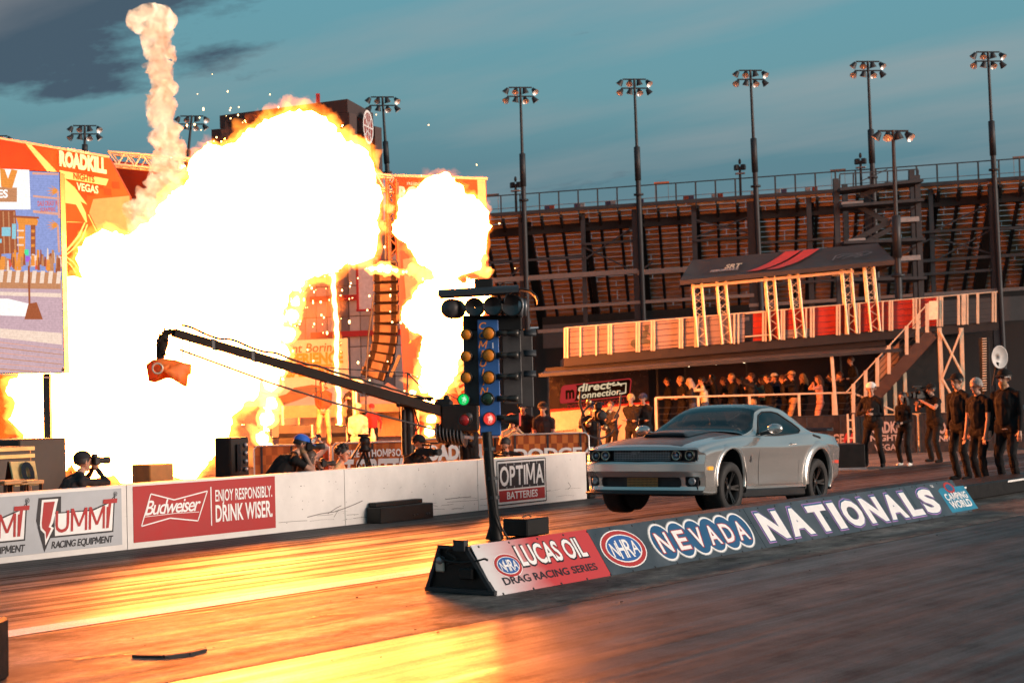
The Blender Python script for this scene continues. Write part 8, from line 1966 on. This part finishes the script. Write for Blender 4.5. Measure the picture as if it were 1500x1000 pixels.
person('stage guest in a pale hooded top standing by the brass pole', Vector((bp_(524, 40).x, bp_(524, 40).y, 0)), -FH, 1.72, top='grey', legs='grey', cap='grey', vox=.018, hands=((.25, .1, 1.0), (.25, -.1, 1.0)))
person('stage guest in red behind the stage bottles', on_stage(545, 50.5)-ZV*.30, -FH, 1.60, top='red', legs='black', cap='red', vox=.02, fingers=False, hip=.40, lean=12)
# --- photographers and camera crew just behind the white wall
def bw(px, Y): q = behind(px, Y); return Vector((q.x, q.y, 0))
def crouch(label, px, Y, ytop_, face, **k):
    p = bw(px, Y); zt = PY(px, ytop_, Y).z; H_ = k.pop('H', 1.78); lean = k.pop('lean', 22); d = H_*(.305*cos(radians(lean))+.165); hip = (zt-d)/H_; hip = max(.20, min(.525, hip)); hz = hip*H_
    hd_ = k.pop('hands', ((.36, .06, .50), (.36, -.08, .50))); f0 = .12
    return person(label, p, face, H_, hip=hip, lean=lean, hands=tuple((a, b, hz+c) for a, b, c in hd_), feet=((.22, .14, 0), (-.02, -.16, 0)), vox=VX, **k), hz
CAMH = ((.36, .07, .62), (.34, -.09, .58))
(t, *_), hz = crouch('photographer in a dark cap and sweater aiming a camera in front of the fireball', 86, 17.45, 664, Vector((1, -.15, 0)), lean=30, cap='charcoal', top='charcoal', hands=((.52, .03, .60), (.50, -.08, .55)), bulk=1.15, look=(-20, 0), H=1.8)
gadget('photo_camera', 'black camera raised by the photographer in front of the fireball', 'camera', t, (.50, -.02, hz+.66), 'photo', 0, 0, 1.1)
(t, *_), hz = crouch('bearded photographer in a blue cap and black shirt bending over his camera', 394, 17.45, 637, Vector((.9, -.45, 0)), lean=42, cap='blue', sleeve='short', top='black', legs='jeans', beard=True, bulk=1.25, hands=((.58, .05, .46), (.54, -.10, .38)), look=(-5, -10), H=1.85)
gadget('photo_camera', 'black camera held by the blue capped photographer', 'camera', t, (.60, -.03, hz+.54), 'photo', -10, 0, 1.2)
(t, *_), hz = crouch('person in white holding a phone above the crouching photographers', 446, 19.6, 648, Vector((.3, -1, 0)), lean=8, top='white', hands=((.22, .10, .80), (.22, -.05, .82)), hair='brown')
gadget('phone', 'phone held high by the person in white', 'phone', t, (.27, .02, hz+.88), 'phone', 0, 20)
(t, *_), hz = crouch('long haired woman photographer crouching behind the wall with a camera', 436, 17.25, 660, Vector((1, -.5, 0)), lean=16, hairstyle='long', hair='brown', female=True, bulk=.9, hands=((.34, .05, .52), (.34, -.08, .48)), H=1.66)
gadget('photo_camera', 'black camera held by the crouching long haired woman', 'camera', t, (.38, -.02, hz+.56), 'photo', 0, 0, 1.0)
crouch('curly dark haired person peering just over the wall top', 486, 17.3, 664, Vector((.5, -1, 0)), lean=14, hairstyle='curly', top='tan', bulk=.95, H=1.7, hands=((.3, .14, .15), (.3, -.14, .15)))
(t, *_), hz = crouch('camera operator in black facing us over the wall, holding a video camera', 609, 17.5, 641, Vector((-.15, -1, 0)), lean=6, cap='black', bulk=1.15, hands=((.28, .17, .30), (.32, -.10, .52)), H=1.8)
gadget('video_camera', 'black video camera held by the operator facing us over the wall', 'camera', t, (.34, -.05, hz+.60), 'video', 0, 0, .8)
(t, *_), hz = crouch('hunched camera operator in black behind the battery sign', 747, 17.5, 637, Vector((-.9, -.5, 0)), lean=38, top='black', hands=((.42, .08, .32), (.42, -.10, .34)), bulk=1.15, hair='dark', look=(10, 0))
gadget('video_camera', 'black video camera of the hunched operator beside the starting light pole', 'camera', t, (.50, -.02, hz+.40), 'video', 0, -8, .8)
(t, *_), hz = crouch('person in a red cap and pale face covering behind the hunched operator', 749, 18.9, 608, Vector((-.6, -1, 0)), lean=6, cap='red', top='tan', H=1.72)
(t, *_), hz = crouch('crane operator dressed in black standing behind the counterweights', 690, 18.8, 604, Vector((-1, .2, 0)), lean=6, top='black', legs='black', cap='black', bulk=1.2, H=1.85, hands=((.34, .15, .45), (.34, -.15, .45)))
# --- steadicam operator beside the car
sp0 = bw(868, 18.6); zt_ = PY(874, 589, 18.6).z
t, f_, hc_, hf_, hu_ = person('steadicam operator in black beside the nose of the silver car', sp0, Vector((-.75, -.8, 0)), zt_*.99, top='black', legs='black', cap='navy', bulk=1.2, vox=VX, hands=((.40, .16, 1.15), (.42, -.12, 1.30)), glasses=False)
c = wpt(t, .48, .05, 1.28)
o = thing('steadicam_rig', 'black camera stabiliser rig with round arms and handles beside the car', 'camera rig', c)
mb = MB(); mb.bbox(c+ZV*.12, (.30, .20, .22), (f_, ZV.cross(f_), ZV), bev=.03); mb.bbox(c+ZV*.30, (.16, .14, .14), (f_, ZV.cross(f_), ZV), bev=.03); mb.build('camera_body', M_BLACK, o)
mb = MB(); mb.lathe(c+ZV*.12, f_, [(.07, .15), (.075, .26), (.09, .28), (.09, .36), (.001, .34)], 18); mb.build('lens', M_RUBBER, o)
sd_ = ZV.cross(f_)
mb = MB(); mb.tube([c+sd_*.34*cos(q)+ZV*(.02+.34*sin(q)) for q in np.linspace(radians(70), radians(330), 22)], .022, 7); mb.build('ring_arm', M_STEEL, o)
mb = MB(); mb.tube([c+sd_*.30+ZV*.05, c+sd_*.42+ZV*.25, c+sd_*.45+ZV*.52], .02, 7); mb.bbox(c+sd_*.45+ZV*.56, (.04, .12, .03), (f_, sd_, ZV), bev=.01); mb.build('handle', M_STEEL, o)
mb = MB(); mb.tube([c-sd_*.28+ZV*.1, c-sd_*.36+ZV*.35, c-sd_*.33+ZV*.60], .026, 7); mb.build('handle', M_BLACK, o)
mb = MB(); mb.tube([c-ZV*.02, c-ZV*.55], .025, 8); mb.bbox(c-ZV*.55, (.22, .14, .08), (f_, sd_, ZV), bev=.02); mb.build('post', M_STEEL, o)
for k, (a, b) in enumerate(((.2, .1), (-.18, .3), (.12, -.2), (-.2, -.12))):
    mb = MB(); mb.lathe(c+sd_*a+ZV*(.08+b), f_, [(.001, -.03), (.05, -.03), (.06, .0), (.05, .03), (.001, .035)], 12); mb.build('motor', mat('brass_motor', (.35, .22, .10), .35, .6), o)
# --- the driver behind the windscreen
dl = Vector((car.location.x, car.location.y, 0))+Vector((2.88*cos(radians(4)), 2.88*sin(radians(4)), 0))+Vector((sin(radians(4)), -cos(radians(4)), 0))*(-.0)
rzc = radians(4.0); dp = Vector((car.location.x+2.92*cos(rzc)-.37*sin(rzc), car.location.y+2.92*sin(rzc)+.37*cos(rzc), .10))
person('driver in a dark helmet seated behind the windscreen of the silver car', dp, Vector((-cos(rzc), -sin(rzc), 0)), 1.75, top='black', legs='black', cap='charcoal', hip=.36, lean=-12, hands=((.42, .14, .92), (.42, -.14, .92)), feet=((.72, .12, .30), (.72, -.12, .30)), vox=.02, fingers=False)
